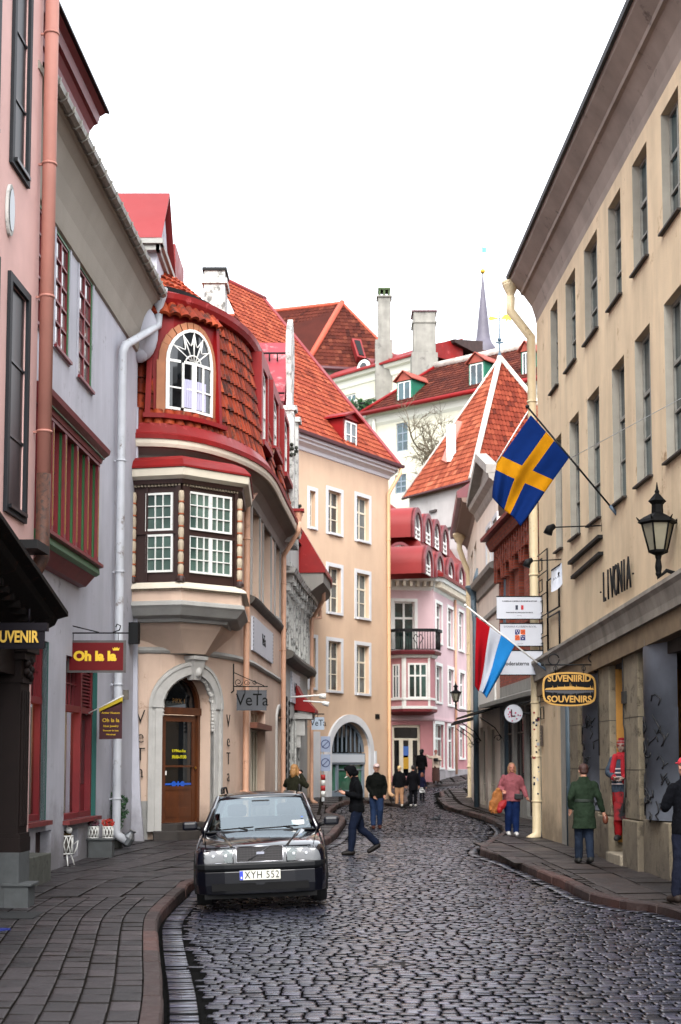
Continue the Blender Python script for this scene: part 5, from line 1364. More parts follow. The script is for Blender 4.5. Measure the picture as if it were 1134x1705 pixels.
# oriel and balcony
ob = Vector(fF.pt(fF.S(685), 0))
o0, o1 = fF.S(650), fF.S(719)
q0_, q1_ = fF.pt(o0, 0, 0), fF.pt(o1, 0, 0)
fQ = Fac([(q0_.x-.2, q0_.y), (P(672, 1100, 69).x, 69.0), (P(716, 1100, 69.0).x, 69.05), (P(724, 1100, 70).x, 69.9)])
zq0, zq1 = fQ.Z(690, 1180), fQ.Z(690, 1092)
m = MB(); 
for a, b in zip(fQ.c, fQ.c[1:]): m.fbox(fQ, a, b, zq0, zq1, -.15, 0)
m.poly([fQ.pt(c, zq0+.01, -.02) for c in fQ.c]); oq = obj('oriel', m, PNK2, hF)
r = fQ.rect(679, 712, 1104, 1163); window(oq, fQ, r, WHITEP, G_GRN, 3, (.66,), o=.06, fw=.09, mw=.08)
r = fQ.rect(655, 666, 1106, 1163); window(oq, fQ, r, WHITEP, G_GRN, 2, (.66,), o=.06, fw=.07, mw=.05)
m = MB()
for c in (fQ.c[0], fQ.c[1]-.08, fQ.c[1]+.02, fQ.c[2]-.1): m.fbox(fQ, c, c+.1, zq0, zq1, .0, .05)
wrapF([(0, zq0-.02), (.1, zq0), (.1, zq0+.12), (0, zq0+.14)], fQ, m); wrapF([(0, zq0+.42), (.08, zq0+.43), (.08, zq0+.52), (0, zq0+.54)], fQ, m); wrapF([(0, zq1-.1), (.1, zq1-.08), (.16, zq1+.05), (0, zq1+.06)], fQ, m)
obj('oriel_trim', m, WHITEP, oq)
m = MB(); wrapF([(0, zq0-.02), (.12, zq0-.02), (.1, zq0-.14), (-.3, zq0-.3), (-.9, zq0-.3)], fQ, m); obj('oriel_foot', m, mat('dusky_red', '6e2026', rough=.6), oq)
m = MB(); wrapF([(-.8, zq1+.06), (.3, zq1+.06), (.34, zq1+.2), (.2, zq1+.28), (-.8, zq1+.28)], fQ, m); m.poly([fQ.pt(c, zq1+.27, .1) for c in fQ.c]); bl = obj('balcony', m, mat('maroon_slab', '54151c', rough=.5), hF)
m = MB(); zr0, zr1 = zq1+.3, zq1+1.32
fR = Fac([fQ.pt(c, 0, .22).xy for c in (fQ.c[0]+.05,)]+[fQ.pt(fQ.c[1], 0, .22).xy, fQ.pt(fQ.c[2]+.02, 0, .3).xy, fQ.pt(fQ.c[3]-.1, 0, .3).xy])
for a, b in zip(fR.c, fR.c[1:]):
    m.fbox(fR, a, b, zr0, zr0+.04, -.02, .02); m.fbox(fR, a-.05, b+.05, zr1-.14, zr1, -.1, .1)
    n = max(1, int((b-a)/.13))
    for k in range(n+1): q = a+(b-a)*k/n; m.tube([fR.pt(q, zr0, 0), fR.pt(q, zr1-.1, 0)], .018, 5)
cxx = (fR.c[1]+fR.c[2])/2
for t in (-1, 1): m.tube([fR.pt(cxx+t*.04, zr0, .03), fR.pt(cxx+t*.08, zr0+.3, .04), fR.pt(cxx+t*.25, zr0+.55, .04), fR.pt(cxx+t*.12, zr0+.75, .04), fR.pt(cxx+t*.02, zr0+.6, .04)], .025, 6)
obj('railing', m, DARKM, bl)
m = MB(); m.tube([fF.pt(fF.S(757), 1.2, .1), fF.pt(fF.S(757), ZF, .1)], .07, 8); obj('downpipe', m, PIPEP, hF)
# ================================================================== THE HILL BEHIND
m = MB(); v = []; n = 0
for j in range(24):
    for i in range(24):
        x = -60+i*6; y = 78+j*7; z = -1+max(0, (y-84))*.42-(.03*abs(x-5) if y > 100 else 0); m.v.append((x, y, min(z, 28)+.8*math.sin(x*.3)*math.cos(y*.2)))
for j in range(23):
    for i in range(23): a = j*24+i; m.f.append((a, a+1, a+25, a+24)); m.m.append(0); m.r.append(.5); m.sf.append(True)
setting('hill', m, mat('hill_grass', '3f4a2c', rough=.95, var=.4, scale=.4))
CREAMW = plaster('cream_white', 'bdbaa9', streak=.05, var=.04); TOWW = plaster('tower_white', 'a5a09e', streak=.12, var=.1, dirt='8b8480', dirt_amt=.05)
def solid(m, base, z0, z1):
    n = len(base); m.rings([[Vector((p[0], p[1], z0)) for p in base], [Vector((p[0], p[1], z1)) for p in base]])
# big hipped roof on the left
h1 = thing('house', (0, 130, 15), 'large hill house with a broad hipped brown-red tile roof behind the orange roof', 'house')
A = P(570, 505, 130); c1 = P(509, 610, 124); c2 = P(684, 622, 126); zE = c1.z; c2.z = zE
c0 = Vector((-26, 133.5, zE)); A0 = Vector((-26, 139, A.z))
m = MB(); solid(m, [c0.xy+Vector((.6, .6)), c1.xy+Vector((.3, .8)), c2.xy+Vector((-.6, .8)), (c2.x+1, 142), (-26, 146)], 4, zE+.1); obj('wall', m, CREAMW, h1)
m = MB(); tiles(m, [c0, c1, A, A0], w=.36, h=.5, amp=.03, k=3, seed=3); obj('roof_slope', m, TILE_OLD, h1)
m = MB(); tiles(m, [c1, c2, A], w=.36, h=.5, amp=.03, k=3, seed=4); obj('roof_slope', m, TILE_OLD, h1)
m = MB(); m.tube([A+Vector((0, 0, .1)), c1+Vector((0, 0, .1))], .28, 6); m.tube([A0, A], .2, 6); m.tube([A, c2], .15, 6); obj('hip_tiles', m, mat('hip_tiles', 'a8452c', rough=.7, var=.2), h1)
m = MB(); m.tube([c0, c1+Vector((0, -.2, -.1)), c2+Vector((0, -.2, -.1))], .22, 6); obj('gutter', m, DRED, h1)
m = MB(); nrm = (c2-c1).cross(A-c1).normalized(); 
def onp(u, v):
    d = ray(u, v); o = Vector((0, 0, EYE)); t = (c1-o).dot(nrm)/d.dot(nrm); return o+d*t
n_ = -nrm if nrm.y > 0 else nrm
q = [onp(583, 576), onp(598, 578), onp(607, 610), onp(592, 606)]
m.prism([p+n_*.2 for p in q], n_*.7)
rw = obj('roof_window', m, mat('rose_red_metal'), h1); m = MB(); q2 = [onp(587, 580), onp(596, 581), onp(603, 606), onp(595, 604)]; m.prism([p+n_*.9 for p in q2], n_*.08); obj('pane', m, DARKM, rw)
# house with eyebrow windows
h2 = thing('house', (5, 115, 15), 'cream hill house with red roof, two small eyebrow windows and a roof terrace', 'house')
e0 = P(556, 636, 118); e1 = P(706, 594, 110.5); e1.z = e0.z
f2 = Fac([e0.xy, e1.xy]); f2b = Fac([(e0.x-3.5, e0.y+9), e0.xy])
r1 = f2.rect(575.5, 592, 656, 700); r2 = f2.rect(632, 650, 646, 676)
m = MB(); wall(m, f2, 0, f2.L, 4, e0.z, [r1, r2], depth=.3); wall(m, f2b, 0, f2b.L, 4, e0.z); obj('wall', m, CREAMW, h2)
for r in (r1, r2): window(h2, f2, r, WHITEP, G_BLUE, 2, (.33, .66), o=-.12, fw=.12, mw=.07, mull=.1)
m = MB(); z = e0.z; m.sweep(f2, -.5, f2.L+.4, [(0, z-.9), (.1, z-.8), (.2, z-.3), (.5, z-.2), (.6, z+.05), (0, z+.1)]); m.sweep(f2, 0, f2.L, [(0, z-2.3), (.12, z-2.25), (.12, z-2.1), (0, z-2.05)]); obj('cornice', m, mat('cream_trim', 'cfcdc2', rough=.7), h2)
m = MB(); m.sweep(f2, -.8, f2.L+.6, [(.8, z+.05), (.8, z+.2), (-1.0, z+1.2), (-4, z+2.2), (-4, z+.05)]); obj('roof', m, RED, h2)
m = MB(); m.sweep(f2, 2.6, f2.L+1, [(-2.6, z+1.5), (-2.5, z+1.75), (-6, z+2.3), (-6, z+1)]); obj('upper_roof', m, mat('dark_tiles', '33211e', rough=.8, var=.4), h2)
m = MB(); p0, p1, p2, p3 = P(722, 607, 111), P(880, 607, 111), P(880, 590, 116), P(727, 575, 116); tiles(m, [p0, p1, p2, p3], w=.4, h=.5, amp=.03, k=3, seed=9); m.bx((p0.x, 112, 10), (p1.x, 118, min(p0.z, p1.z))); obj('rear_roof', m, TILE_OLD, h2)
for uc, vc in ((606, 608), (636, 603)):
    s = f2.S(uc, vc, .2); r = .78; m = MB(); n = 12; zz = z+.3
    outer = [(s-r*1.15*math.cos(math.pi*i/n), zz+r*1.15*math.sin(math.pi*i/n)) for i in range(n+1)]
    lo = [f2.pt(x, y, .25) for x, y in outer]; hi = [f2.pt(x, y*.4+(z+1.9)*.6, -3) for x, y in outer]; m.smooth = True; m.add(lo+hi, [(i, i+1, n+2+i, n+1+i) for i in range(n)]); m.smooth = False
    e_ = obj('eyebrow_window', m, FRED, h2); m = MB(); m.prism([f2.pt(s-r*math.cos(math.pi*i/n), zz+r*math.sin(math.pi*i/n), .28) for i in range(n+1)], f2.pt(s, 0, 0)-f2.pt(s, 0, .1)); obj('frame', m, WHITEP, e_)
    m = MB(); m.prism([f2.pt(s-r*.5*math.cos(math.pi*i/n), zz+.15+r*.5*math.sin(math.pi*i/n), .3) for i in range(n+1)], f2.pt(s, 0, 0)-f2.pt(s, 0, .02)); obj('pane', m, G_DARK, e_)
# white house with green dormers
h3 = thing('house', (8, 102, 12), 'white hill house with brown tile roof and green-fronted dormers', 'house')
e0 = P(617, 692, 105); e1 = P(780, 657, 99.2); e1.z = e0.z
dd_ = (e1-e0); f3 = Fac([(e0-dd_*.55).xy, (e0+dd_*1.75).xy]); s0_ = f3.S(617); s1_ = f3.L
wins = [f3.rect(660, 679, 704, 751), f3.rect(657.5, 676.5, 790, 821), f3.rect(700, 718, 700, 745)]
m = MB(); wall(m, f3, 0, f3.L, 2, e0.z, wins[:2], depth=.3)
m.quad(f3.pt(0, 2, 0), f3.pt(0, 2, -9), f3.pt(0, e0.z, -9), f3.pt(0, e0.z, 0)); obj('wall', m, CREAMW, h3)
for r in wins[:2]: window(h3, f3, r, mat('blue_grey_frame'), G_BLUE, 2, ((.33,), (.66,)), o=-.08, fw=.1, mw=.06, mull=.1)
z = e0.z; m = MB(); m.sweep(f3, s0_, s1_, [(0, z-.9), (.15, z-.7), (.2, z-.2), (.5, z), (0, z+.05)]); obj('cornice', m, mat('cream_trim'), h3)
m = MB(); m.fbox(f3, 0, s0_+1, z-.15, z+.05, -9, .25); obj('terrace', m, mat('cream_trim'), h3)
ra_ = P(668, 626, 109); wd_ = 5.0; zr = ra_.z; sr_ = s0_+2.9
m = MB(); tiles(m, [f3.pt(s0_-.3, z+.05, .7), f3.pt(s1_, z+.05, .7), f3.pt(s1_, zr, -wd_+.5), f3.pt(sr_, zr, -wd_+.5)], w=.34, h=.45, amp=.03, k=3, seed=7)
m.poly([f3.pt(s0_-.3, z+.05, .7), f3.pt(sr_, zr, -wd_+.5), f3.pt(s0_-.3, z+.05, -9.5)])
obj('roof', m, TILE_OLD, h3)
m = MB(); m.tube([f3.pt(s0_-.3, z+.15, .75), f3.pt(sr_, zr+.1, -wd_+.5)], .14, 6); m.tube([f3.pt(s0_-.3, z, .8), f3.pt(s1_, z, .8)], .18, 6); obj('red_edging', m, REDP, h3)
m = MB(); m.tube([f3.pt(sr_, zr+.1, -wd_+.5), f3.pt(s1_, zr+.1, -wd_+.5)], .32, 6); obj('ridge', m, mat('lime_ridge', 'b9ada4', rough=.9, var=.4, scale=1.5, dirt='6e3a2c', dirt_amt=.3), h3)
GRD = mat('green_dormer', '1c6650', rough=.5, var=.15)
for u0, u1, vt, vb, o in ((661, 686, 634, 675, -.2), (781, 807, 604, 648, -.2), (868, 884, 585, 628, -.2)):
    r = f3.rect(u0, u1, vt, vb, o); dormer_box(h3, f3, r[0], r[1], r[2]-.4, r[3], o, 4, cols=2, cm=GRD, pane=G_BLUE, roofm=mat('brick_dormer_roof', '8a3a2a', rough=.7, var=.3), pitch=.7, rows=())
m = MB(); m.tube([f3.pt(f3.S(628), z-.4, .3), f3.pt(f3.S(628), z-9, .15)], .12, 6); obj('downpipe', m, mat('cream_trim'), h3)
# terrace railing with potted shrubs
m = MB(); sa, sb = f3.S(570), f3.S(613)
for k in range(24): q = sa+(sb-sa)*k/23; m.tube([f3.pt(q, z+.05, -.3), f3.pt(q, z+1.2, -.3)], .03, 4)
m.tube([f3.pt(sa, z+1.2, -.3), f3.pt(sb, z+1.2, -.3)], .045, 5); m.tube([f3.pt(sa, z+.15, -.3), f3.pt(sb, z+.15, -.3)], .03, 5); obj('terrace_railing', m, DARKM, h3)
LEAF = mat('shrub_leaf', rough=.6, attr=['0e2a12', '1c4420', '2f5c2c'], var=.2)
def leafball(m, c, r, n, sz, seed, sq=.9):
    rr = random.Random(seed)
    for _ in range(n):
        d = Vector((rr.gauss(0, 1), rr.gauss(0, 1), rr.gauss(0, 1))).normalized()*rr.uniform(.55, 1.08)**.7; p = Vector(c)+Vector((d.x*r, d.y*r, d.z*r*sq))
        a = Vector((rr.gauss(0, 1), rr.gauss(0, 1), rr.gauss(0, 1))).normalized(); b = a.orthogonal().normalized(); s_ = sz*rr.uniform(.6, 1.3); m.rn = rr.random()
        m.add([p-a*s_, p+b*s_*.45, p+a*s_, p-b*s_*.45], [(0, 1, 2, 3)])
    m.rn = .5
for i, (u, v, r, lab) in enumerate(((597, 692, .7, 'largest rounded shrub in a pot behind the terrace railing'), (608, 690, .38, 'small clipped shrub in the middle of the terrace railing'), (618, 682, .55, 'round shrub on the terrace beside the brown tiled roof'))):
    c = P(u, v, f3.pt(f3.S(u), 0, -1.1).y); t = thing('potted_shrub', (c.x, c.y, z+.05), lab, 'shrub', 'shrubs on the roof terrace')
    m = MB(); leafball(m, (c.x, c.y, z+.45+r), r, 260, .16, i); obj('foliage', m, LEAF, t); m = MB(); m.lathe((c.x, c.y, z+.05), [(.22, 0), (.32, .42), (.28, .44)], 10); obj('pot', m, mat('terracotta', '7a4230', rough=.8), t)
# free-standing tall chimneys
t = thing('chimney', P(640, 600, 113), 'tall slim weathered chimney stack with a green mossy top', 'chimney')
MOSS = mat('mossy_cap', '3b4a2c', rough=.9, var=.4)
CHW = mat('sooty_limewash', '827f78', rough=.9, var=.25, scale=1.0, streak=.3, dirt='575250', dirt_amt=.25, bump=.4)
m = MB(); y = 113; a = P(629.5, 500, y); b = P(650.5, 500, y); c = P(625, 567, y); d = P(653.5, 567, y); z2 = P(640, 565, y).z; z3 = P(640, 494, y).z
m.bx((c.x, y, 20), (d.x, y+1.4, z2)); m.bx((a.x, y+.1, z2), (b.x, y+1.2, z3)); m.bx((a.x-.12, y-.02, z3), (b.x+.12, y+1.32, z3+.15)); obj('stack', m, CHW, t, bevel=.04)
m = MB(); z4 = P(640, 478, y).z
for q in (a.x+.05, (a.x+b.x)/2-.08, b.x-.2): m.bx((q, y+.1, z3+.15), (q+.16, y+1.2, z4-.15))
m.bx((a.x, y+.05, z4-.18), (b.x, y+1.25, z4)); obj('cowl', m, MOSS, t)
t = thing('chimney', P(707, 610, 108), 'broad weathered white chimney stack with a dark flat cap', 'chimney')
m = MB(); y = 108; a = P(688.5, 560, y); b = P(725.5, 560, y); z2 = P(700, 519, y).z; z1 = P(700, 587, y).z
m.bx((a.x-.15, y-.1, 20), (b.x+.15, y+2.0, z1)); m.bx((a.x, y, z1), (b.x, y+1.9, z2)); m.bx((a.x-.1, y-.08, z2-.9), (b.x+.1, y+1.98, z2-.7)); obj('stack', m, CHW, t, bevel=.04)
m = MB(); m.bx((a.x-.12, y-.1, z2), (b.x+.12, y+2, z2+.12)); obj('cap', m, DRED, t)
# church spire
t = thing('church_spire', (22.0, 220, 50), 'distant grey-violet church spire with gilded ball', 'spire'); cx = P(805, 585, 220).x; 
zz = lambda v: P(805, v, 220).z
m = MB(); m.smooth = True; m.lathe((cx, 220, 0), [(2.1, 30), (2.1, zz(600)), (2.0, zz(583)), (1.95, zz(578)), (1.5, zz(572)), (1.2, zz(566)), (1.05, zz(556)), (.8, zz(530)), (.5, zz(500)), (.2, zz(470)), (.07, zz(455))], 8); obj('spire', m, mat('slate_violet', '55505c', rough=.6, var=.2, scale=.5), t)
m = MB(); m.ball((cx, 220, zz(452)), .4, 12, 8); obj('ball', m, mat('gilding', 'b8902c', rough=.35, metal=.6), t)
m = MB(); m.tube([(cx, 220, zz(450)), (cx, 220, zz(410))], .06, 6); m.bx((cx-.1, 219.95, zz(420)), (cx+.6, 220.05, zz(412))); obj('weather_vane', m, mat('verdigris', '4a8a90', rough=.6), t)
m = MB(); mm = m; cxb = P(845, 600, 150).x; m.bx((P(826, 600, 140).x, 140, 30), (P(862, 600, 140).x, 143, P(840, 583, 140).z)); t2 = thing('chimney', P(840, 600, 140), 'low white chimney with red coping beside the spire', 'chimney'); obj('stack', m, CHW, t2)
m = MB(); m.bx((P(824, 600, 140).x, 139.8, P(840, 583, 140).z), (P(864, 600, 140).x, 143.2, P(840, 580, 140).z)); obj('cap', m, DRED, t2)
# ---- orange pyramid roof
tw = thing('tower_house', (9, 90, 0), 'white walled tower house with steep orange tiled pyramid roof and lime ridges', 'tower')
zE = P(783, 799, 85).z; L_ = Vector((4.0, 91, zE)); N_ = Vector((P(784, 799, 85).x, 85, zE)); R_ = Vector((17.6, 90.5, zE)); B_ = Vector((13, 98, zE)); AP = P(832, 598, 90.5)
m = MB(); cen = Vector((10.5, 91, 0)); solid(m, [(p.x+(cen.x-p.x)*.07, p.y+(cen.y-p.y)*.07) for p in (L_, N_, R_, B_)], 0, zE+.2); obj('wall', m, TOWW, tw)
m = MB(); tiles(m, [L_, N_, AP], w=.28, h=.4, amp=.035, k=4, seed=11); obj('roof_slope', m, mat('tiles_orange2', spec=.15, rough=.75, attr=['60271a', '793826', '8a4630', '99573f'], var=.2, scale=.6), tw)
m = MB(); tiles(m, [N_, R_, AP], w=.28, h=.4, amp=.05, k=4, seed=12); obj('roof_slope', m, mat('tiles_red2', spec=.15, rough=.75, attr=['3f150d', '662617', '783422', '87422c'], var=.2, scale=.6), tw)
LIME = mat('lime_ridge'); m = MB()
for a, b, r in ((AP, N_, .19), (AP, R_, .16), (AP, L_, .07)): m.tube([a+Vector((0, -.1, .1)), b+Vector((0, -.1, .05))], r, 6)
obj('lime_ridges', m, mat('lime_mortar', 'c4bdb4', rough=.9, var=.15), tw)
m = MB(); m.tube([L_+Vector((0, -.05, -.05)), N_+Vector((0, -.05, -.05)), R_], .09, 5); obj('eaves', m, DRED, tw)
m = MB(); m.lathe(AP, [(.25, -.2), (.16, .15), (.05, .5), (.035, 3.6), (.01, 3.7)], 8); m.ball(AP+Vector((0, 0, 1.3)), .14, 8, 6); m.ball(AP+Vector((0, 0, 1.1)), (.3, .05, .08), 8, 6); vn = obj('finial', m, mat('blue_iron', '2c4454', rough=.5), tw)
m = MB(); p = AP+Vector((0, 0, 2.7)); 
m.prism([p+Vector(q) for q in ((.1, 0, 0), (.35, 0, .28), (.6, 0, .3), (.95, 0, .22), (1.1, 0, .05), (.8, 0, .0), (.75, 0, -.18), (.6, 0, -.05), (.45, 0, -.2), (.4, 0, 0))], (0, .06, 0))
m.prism([p+Vector(q) for q in ((-.1, 0, .05), (-.6, 0, .18), (-.7, 0, 0), (-.6, 0, -.12), (-.1, 0, -.02))], (0, .06, 0)); m.tube([p+Vector((-.6, .03, 0)), p+Vector((1, .03, 0))], .03, 5)
obj('gilded_vane', m, mat('gilding'), vn)
nrm2 = (N_-L_).cross(AP-L_).normalized(); nrm2 = -nrm2 if nrm2.y > 0 else nrm2
def onq(u, v):
    d = ray(u, v); o = Vector((0, 0, EYE)); return o+d*((L_-o).dot(nrm2)/d.dot(nrm2))
pb = onq(750, 752); pt_ = P(750, 708, pb.y-.6)
m = MB(); m.bx((pb.x-.28, pb.y-.8, pb.z-.8), (pb.x+.28, pb.y-.2, pt_.z)); ch = obj('chimney', m, mat('white_stack', 'cfcdc8', rough=.7), tw); m = MB()
q = [onq(738, 768), onq(746, 772), onq(772, 704), onq(762, 702)]; m.prism([p+nrm2*.05 for p in q], nrm2*.1); obj('flashing', m, mat('pink_flashing', 'b86a5c', rough=.6), ch)
m = MB(); fT = Fac([(L_.x+.4, L_.y), (N_.x+.1, N_.y+.4)])
for u, v, w_, h_ in ((719, 851, .35, .08), (754, 865, .06, .35), (742, 880, .5, .06), (700, 895, .3, .3)): q = fT.S(u, v, .1); z_ = fT.Z(u, v, .1); m.fbox(fT, q-w_, q+w_, z_-h_, z_+h_, -.5, .06)
obj('wall_slits', m, mat('dark_slit', '3a3230', rough=.9), tw)
# ---- bare tree in front of the white house
def bare_tree(name, base, hgt, spread, seed, label, mt, dirv=(0, 0, 1)):
    t = thing(name, base, label, 'tree'); rr = random.Random(seed); mt_ = MB(); mb_ = MB()
    def grow(p, d, L, r, lev, m):
        pts = [p]; q = p; dd = d
        for k in range(3):
            dd = (dd+Vector((rr.gauss(0, .13), rr.gauss(0, .13), rr.gauss(.03, .08)))).normalized(); q = q+dd*L/3; pts.append(q)
        m.tube(pts, [r, r*.85, r*.72, r*.6], 5 if lev > 1 else 4, caps=False)
        if lev == 0: return
        n = 4 if lev > 1 else 5
        for i in range(n):
            a = dd.orthogonal().normalized(); a = Matrix.Rotation(rr.uniform(0, 6.28), 3, dd) @ a
            nd = (dd*rr.uniform(.6, 1.0)+a*rr.uniform(.45, .95)*spread).normalized(); s_ = pts[rr.choice((1, 2, 3, 3))]
            grow(s_, nd, L*rr.uniform(.62, .82), max(.012, r*.58), lev-1, mb_)
    base = Vector(base); grow(base, Vector(dirv).normalized(), hgt, .22, 0, mt_)
    top = Vector(mt_.v[-1]); 
    for i in range(4):
        a = Matrix.Rotation(i*1.6+seed, 3, 'Z') @ Vector((1, 0, 0)); grow(base+Vector(dirv).normalized()*hgt*(.8+.06*i), (Vector((0, 0, .9))+a*.8).normalized(), 2.2, .11, 4, mb_)
    obj('trunk', mt_, mt, t); obj('branches', mb_, mt, t); return t
b0 = P(738, 800, 96)
bare_tree('bare_tree', (b0.x, 96, 4.5), P(738, 760, 96).z-4.5, .95, 4, 'bare leafless tree with fine twigs before the white hill house', mat('twig_bark', '5c5140', rough=.9, var=.3, scale=5))
# ================================================================== RIGHT: LONG OCHRE HOUSE
def frx(y): return 4.485-.0325*(y-31.8)
fR1 = Fac([(frx(31.8), 31.8), (frx(12), 12)])
hR = thing('house', (6, 24, 0), 'long ochre house with narrow deep windows and dark stone ground floor on the right', 'house')
OCH = plaster('ochre', 'dcc5a4', streak=.22, var=.12, dirt='8d6a48', dirt_amt=.06)
rowA = [(917, 929, 495, 648), (942, 958.5, 448, 600), (973, 995, 380, 551), (1013, 1034, 305, 488), (1053, 1078, 226, 424), (1101, 1131, 138, 347)]
rowB = [(925, 936, 727, 925), (949, 965, 689, 896), (979, 999, 644, 868), (1020, 1041, 587, 827), (1058, 1084, 527, 785), (1107, 1137, 462, 739)]
def nr(f, u0, u1, vt, vb):     # px of far edge, near edge; top and bottom at the near edge
    a = f.S(u0, (vt+vb)/2); b = f.S(u1, (vt+vb)/2); return [a, b, f.Z(u1, vb), f.Z(u1, vt)]
ops = []
for row in (rowA, rowB):
    rs = [nr(fR1, *q) for q in row]; zb = sum(r[2] for r in rs[1:])/5; zt = sum(r[3] for r in rs[1:])/5
    for r in rs: ops.append((r[0], r[1], zb, zt))
    d_ = (rs[5][0]-rs[1][0])/4; w_ = rs[4][1]-rs[4][0]
    for k in range(1, 4): ops.append((rs[5][0]+k*d_, rs[5][0]+k*d_+w_, zb, zt))
ZR = fR1.Z(893, 520)
zl0, zl1 = fR1.Z(922, 1092), fR1.Z(1134, 966)
s_a, s_b = fR1.S(922), fR1.S(1134)
def zled(q): return zl0+(zl1-zl0)*(q-s_a)/(s_b-s_a)
ZG = min(zl0, zl1)-.15
m = MB(); wall(m, fR1, 0, fR1.L, ZG, ZR, ops, depth=.3)
m.quad(fR1.pt(0, 0, 0), fR1.pt(0, 0, -9), fR1.pt(0, ZR, -9), fR1.pt(0, ZR, 0)); obj('wall', m, OCH, hR)
FRM = mat('worn_grey_frame', '8a8880', rough=.7, var=.3, scale=6)
for r in ops:
    w_ = window(hR, fR1, r, FRM, G_BLUE, 2, ((.62,), .3), o=-.12, fw=.06, mull=.06, mw=.03)
    m = MB(); m.fbox(fR1, r[0]-.04, r[1]+.04, r[2]-.03, r[2], -.1, .07); obj('sill', m, mat('rusty_sill', '2c221c', rough=.7, var=.3), w_)
    m = MB(); m.fbox(fR1, r[0]+.001, r[0]+.006, r[2], r[3], -.29, -.001); obj('reveal', m, mat('pale_reveal', '9c978c', rough=.9, var=.15, streak=.15), w_)
# cove and eaves
m = MB(); m.sweep(fR1, -.05, fR1.L, [(0, ZR-.25), (.02, ZR-.1), (.1, ZR+.15), (.28, ZR+.4), (.34, ZR+.42), (.36, ZR+.48), (.58, ZR+.72), (.6, ZR+.8), (0, ZR+.85)])
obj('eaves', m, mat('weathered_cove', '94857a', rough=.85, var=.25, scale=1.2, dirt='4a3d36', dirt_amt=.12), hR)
m = MB(); m.sweep(fR1, -.1, fR1.L, [(.5, ZR+.8), (.66, ZR+.79), (.68, ZR+.86), (-5, ZR+3.6), (-5, ZR+.8)]); obj('roof', m, mat('black_roof_edge', '17181a', rough=.6, var=.2), hR)
# ledge
m = MB(); m.sweep(fR1, -.0, fR1.L, [(-.3, -.62), (.2, -.62), (.22, -.5), (.26, -.12), (.3, -.06), (.3, 0), (.02, .06), (-.3, .06)], zf=None) if False else None
rs = []
for i in range(25):
    q = fR1.L*i/24; z = zled(q); rs.append([fR1.pt(q, z+dz, o) for o, dz in [(-.3, -.42), (.16, -.42), (.17, -.3), (.22, -.12), (.27, -.06), (.27, 0), (.02, .05), (-.3, .05)]])
m.rings(rs); obj('stone_ledge', m, mat('streaked_ledge', '9b9488', rough=.8, var=.3, scale=2, streak=.35, bump=.4), hR)
m = MB(); rs = []
for i in range(25): q = fR1.L*i/24; z = zled(q); rs.append([fR1.pt(q, z+dz, o) for o, dz in [(-1.1, -.42), (.1, -.42), (.1, -.75), (-1.1, -.75)]])
m.rings(rs); obj('lintel', m, mat('dark_ochre', '75634b', rough=.9, var=.3), hR)
# ground floor: stone piers, recessed doorway, curved dark shutters
def su(u, v=1300, o=0): return fR1.S(u, v, o)
piers = [(su(951), su(965)), (su(1000), su(1018)), (su(1042), su(1066)), (su(1122)+.8, su(1122)+2.2), (su(1122)+5, su(1122)+6)]
PIER = mat('pier_stone', '807561', rough=.9, var=.25, scale=2.5, streak=.2, bump=.6, bscale=25, dirt='3c3528', dirt_amt=.35, splash=.6)
for a, b in piers:
    m = MB(); zt = zled((a+b)/2)-.4; m.fbox(fR1, a, b, .85, zt, -.6, .02); m.fbox(fR1, a-.02, b+.02, -.1, .84, -.6, .07)
    for k in range(1, 4): pass
    obj('pier', m, PIER, hR, bevel=.02)
m = MB()
for a, b in piers:
    for z in (1.65, 2.5): m.fbox(fR1, a-.001, b+.001, z, z+.012, -.3, .022)
obj('pier_joints', m, mat('dark_joint', '2a251d'), hR)
m = MB(); m.fbox(fR1, 0, fR1.L, .0, 4.2, -1.5, -1.3); m.fbox(fR1, 0, fR1.L, 3.4, 3.6, -1.5, -.1); obj('recess_wall', m, mat('recess_shade', '2a2119', rough=.85, var=.2, streak=.2), hR)  # back wall coloured dark, the shade of the recess is in its colour
ROLL = mat('scribbled_steel', '666b74', rough=.4, var=.25, scale=2.5)
def roll(s0, s1, bulge=.22, label=None):
    m = MB(); n = 12
    rs = []
    for z in (.9, 1.75, 1.752, 2.6, 2.602, 3.7):
        rs.append([fR1.pt(s0+(s1-s0)*k/n, z, -.2+bulge*math.sin(math.pi*k/n)+(.006 if z in (1.752, 2.602) else 0)) for k in range(n+1)])
    m.smooth = True; m.rings(rs, closed=False); m.smooth = False
    o = obj('rounded_shopfront', m, ROLL, hR, label)
    rr = random.Random(int(s0*10)); c = (s0+s1)/2
    for k in range(26):         # scrawled marks
        g = MB()
        q = s0+(s1-s0)*rr.uniform(.15, .85); z = 1.0+rr.uniform(0, 1.6); pts = []
        for j in range(6):
            q += rr.uniform(-.12, .12); z += rr.uniform(-.12, .12); t = min(.97, max(.03, (q-s0)/(s1-s0))); pts.append(fR1.pt(s0+(s1-s0)*t, z, -.194+bulge*math.sin(math.pi*t)+.006))
        g.tube(pts, .013, 4); obj('scrawl', g, mat('marker_black', '0a0a0c', rough=.5), o)
    g = MB(); g.fbox(fR1, s0, s1, -.1, .88, -.55, -.02); obj('base_stone', g, PIER, hR, bevel=.02); return o
r1 = (su(966), su(993)); r2 = (su(1067), su(1108)); roll(r1[0], r1[1], .27); roll(r2[0]+.02, r2[1]+.05, .3); roll(r2[1]+1.9, r2[1]+3.2, .3)
m = MB(); a, b = piers[1][1], piers[2][0]
m.fbox(fR1, a, b, .0, .42, -1.3, -.2); m.fbox(fR1, a, b, .0, .24, -.3, .12); obj('doorstep', m, STONE, hR, bevel=.02)
